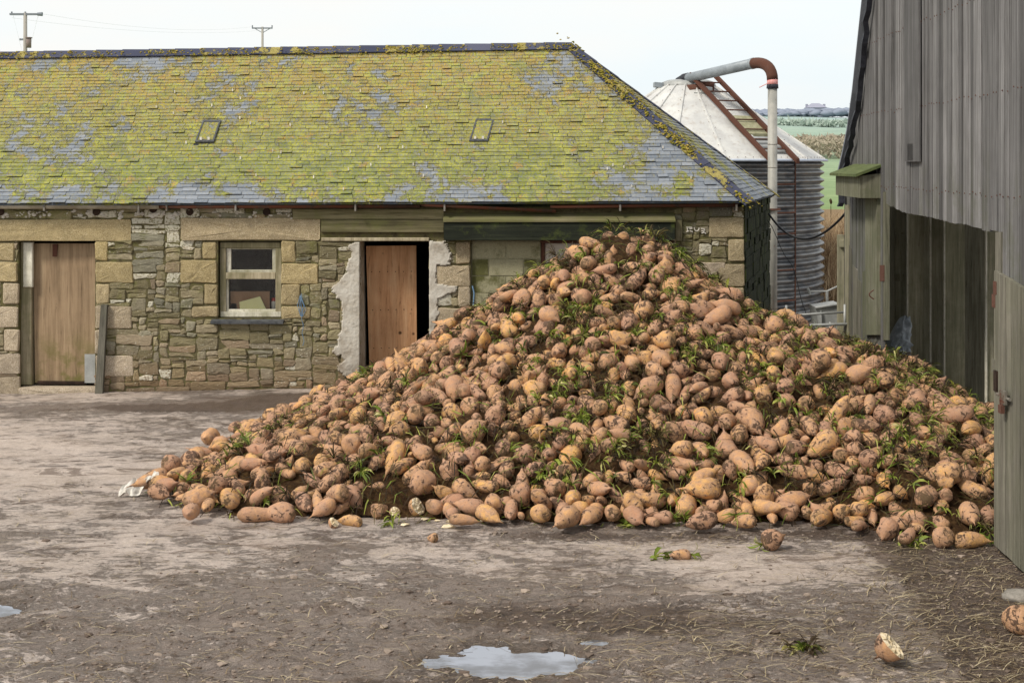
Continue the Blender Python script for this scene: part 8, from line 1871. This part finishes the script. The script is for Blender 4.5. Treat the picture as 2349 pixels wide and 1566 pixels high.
CH = [(975, 1193), (1005, 1196), (1040, 1198), (1060, 1203), (1085, 1190), (1110, 1197), (1128, 1188), (930, 1204), (1030, 1212), (1150, 1200)]
for i, (px, py) in enumerate(CH):
    g = G(px, py); mb = MB(); mb.blob((g.x, g.y, gz(g.x, g.y) + .012), rv.uniform(.02, .05), (1.3, .8, .4), .35, None, rv); o = mb.build('beet_chip', M['flesh']); tag(o, 'pale chip of broken beet scattered before the front foot of the heap', 'beet chip', 'beet chips before the heap')

# ---------------------------------------------------------------- litter on the yard: straw, clods, leaf scraps
sw = MB(); cz = MB(); rs2 = random.Random(77)
xs_, ys_ = [], []
def yard_pts(n, f):
    out = []
    while len(out) < n:
        m = n * 3; X = np.array([rs2.uniform(-5.6, 3.75) for _ in range(m)]); Y = np.array([7.4 + 5.0 * rs2.random() ** 1.3 for _ in range(m)]); ok = f(X, Y) > np.array([rs2.random() for _ in range(m)])
        ok &= (heap_h(X, Y) < .06) & (wet_map(X, Y) < .35); z = yard_h(X, Y)
        out += [(a, b, c) for a, b, c, k in zip(X, Y, z, ok) if k]
    return out[:n]
for x, y, z in yard_pts(5200, lambda X, Y: .08 + 3.0 * gauss(X, Y, 3.25, 8.7, .6, 1.2) + .8 * gauss(X, Y, 2.0, 8.2, 1.3, .5) + .5 * gauss(X, Y, 1.3, 10.25, .7, .25) + .18 * gauss(X, Y, 0, 8, 4, 1)):
    L = rs2.uniform(.02, .17); a = rs2.gauss(0, .8); d = Vector((math.cos(a), math.sin(a) , 0)); w = rs2.uniform(.0010, .0030); s = Vector((-d.y, d.x, 0)) * w; c = Vector((x, y, z + rs2.uniform(.004, .02))); e_ = c + d * L + Vector((0, 0, rs2.uniform(-.004, .012)))
    mb_t = (rs2.random() ** .9, 0, 0, 1); mid = (c + e_) / 2 + Vector((0, 0, .004)) + s
    sw.add([c - s, c + s, mid + s, mid - s, e_ + s, e_ - s], [(0, 1, 2, 3), (3, 2, 4, 5)], mb_t)
for x, y, z in yard_pts(3600, lambda X, Y: np.clip((mud_map(X, Y) - .42) * 2.6, .03, 1)):
    r = rs2.uniform(.003, .010) if rs2.random() < .95 else rs2.uniform(.010, .024); cz.blob((x, y, z + r * .2), r, (1.5, 1.1, .65), .4, (rs2.random(), 0, 0, 1), rs2)
o = sw.build('straw', M['straw']); tag(o, 'loose straw and stalk litter trodden into the yard', None, None, 'stuff')
def m_clod():
    m = Mat('mud_clod'); c, tr, tg, tb = m.tone(); p = m.pos(); f = m.noise(p, 60, 4, .7)
    return m.done(scale_col(m, m.mix(tr, lin(96, 82, 72), lin(156, 141, 128)), m.math('MULTIPLY_ADD', f, .8, .6)), .8, .3)
o = cz.build('mud_clods', m_clod()); tag(o, 'small clods of mud scattered on the concrete', None, None, 'stuff')
# wilted leaf heap in the near foreground and green tufts dropped at the heap foot
def clump(px, py, mats, n, L, label, ax=(0, 0, 1)):
    g = G(px, py); z = gz(g.x, g.y); t = thing('leaf_clump', label, 'leaf clump', (g.x, g.y, z)); r = random.Random(px)
    for mat, nm in mats:
        mb = MB()
        for _ in range(4): leaf_tuft(mb, Vector((g.x + r.gauss(0, .05), g.y + r.gauss(0, .03), z + .01)), Vector((r.gauss(0, .8), r.gauss(0, .6), .45)), n, L, r, w0=.008 if nm == 'green_leaves' else .006)
        mb.build(nm, M[mat], t)
clump(1845, 1500, (('wilt', 'wilted_leaves'), ('wilt', 'wilted_leaves'), ('leaf', 'green_leaves')), 5, .10, 'dark wilted clump of beet leaves in the near right foreground')
clump(1450, 1208, (('leaf', 'green_leaves'),), 7, .13, 'fresh green leaf tuft lying at the middle of the heap foot')
clump(2085, 1256, (('leaf', 'green_leaves'),), 6, .13, 'green leaf tuft at the heap foot between round beets near the barn')
clump(2262, 1250, (('leaf', 'green_leaves'),), 6, .15, 'yellowing leaf tuft beside the pointed beet at the barn door')
clump(770, 1176, (('leaf', 'green_leaves'),), 6, .12, 'spiky green leaf tuft at the left part of the heap foot')
clump(905, 1200, (('leaf', 'green_leaves'),), 5, .11, 'flattened green leaf tuft on the concrete before the heap foot')
clump(1522, 1284, (('leaf', 'green_leaves'),), 5, .12, 'upright green leaf sprig beside the loose orange beet')
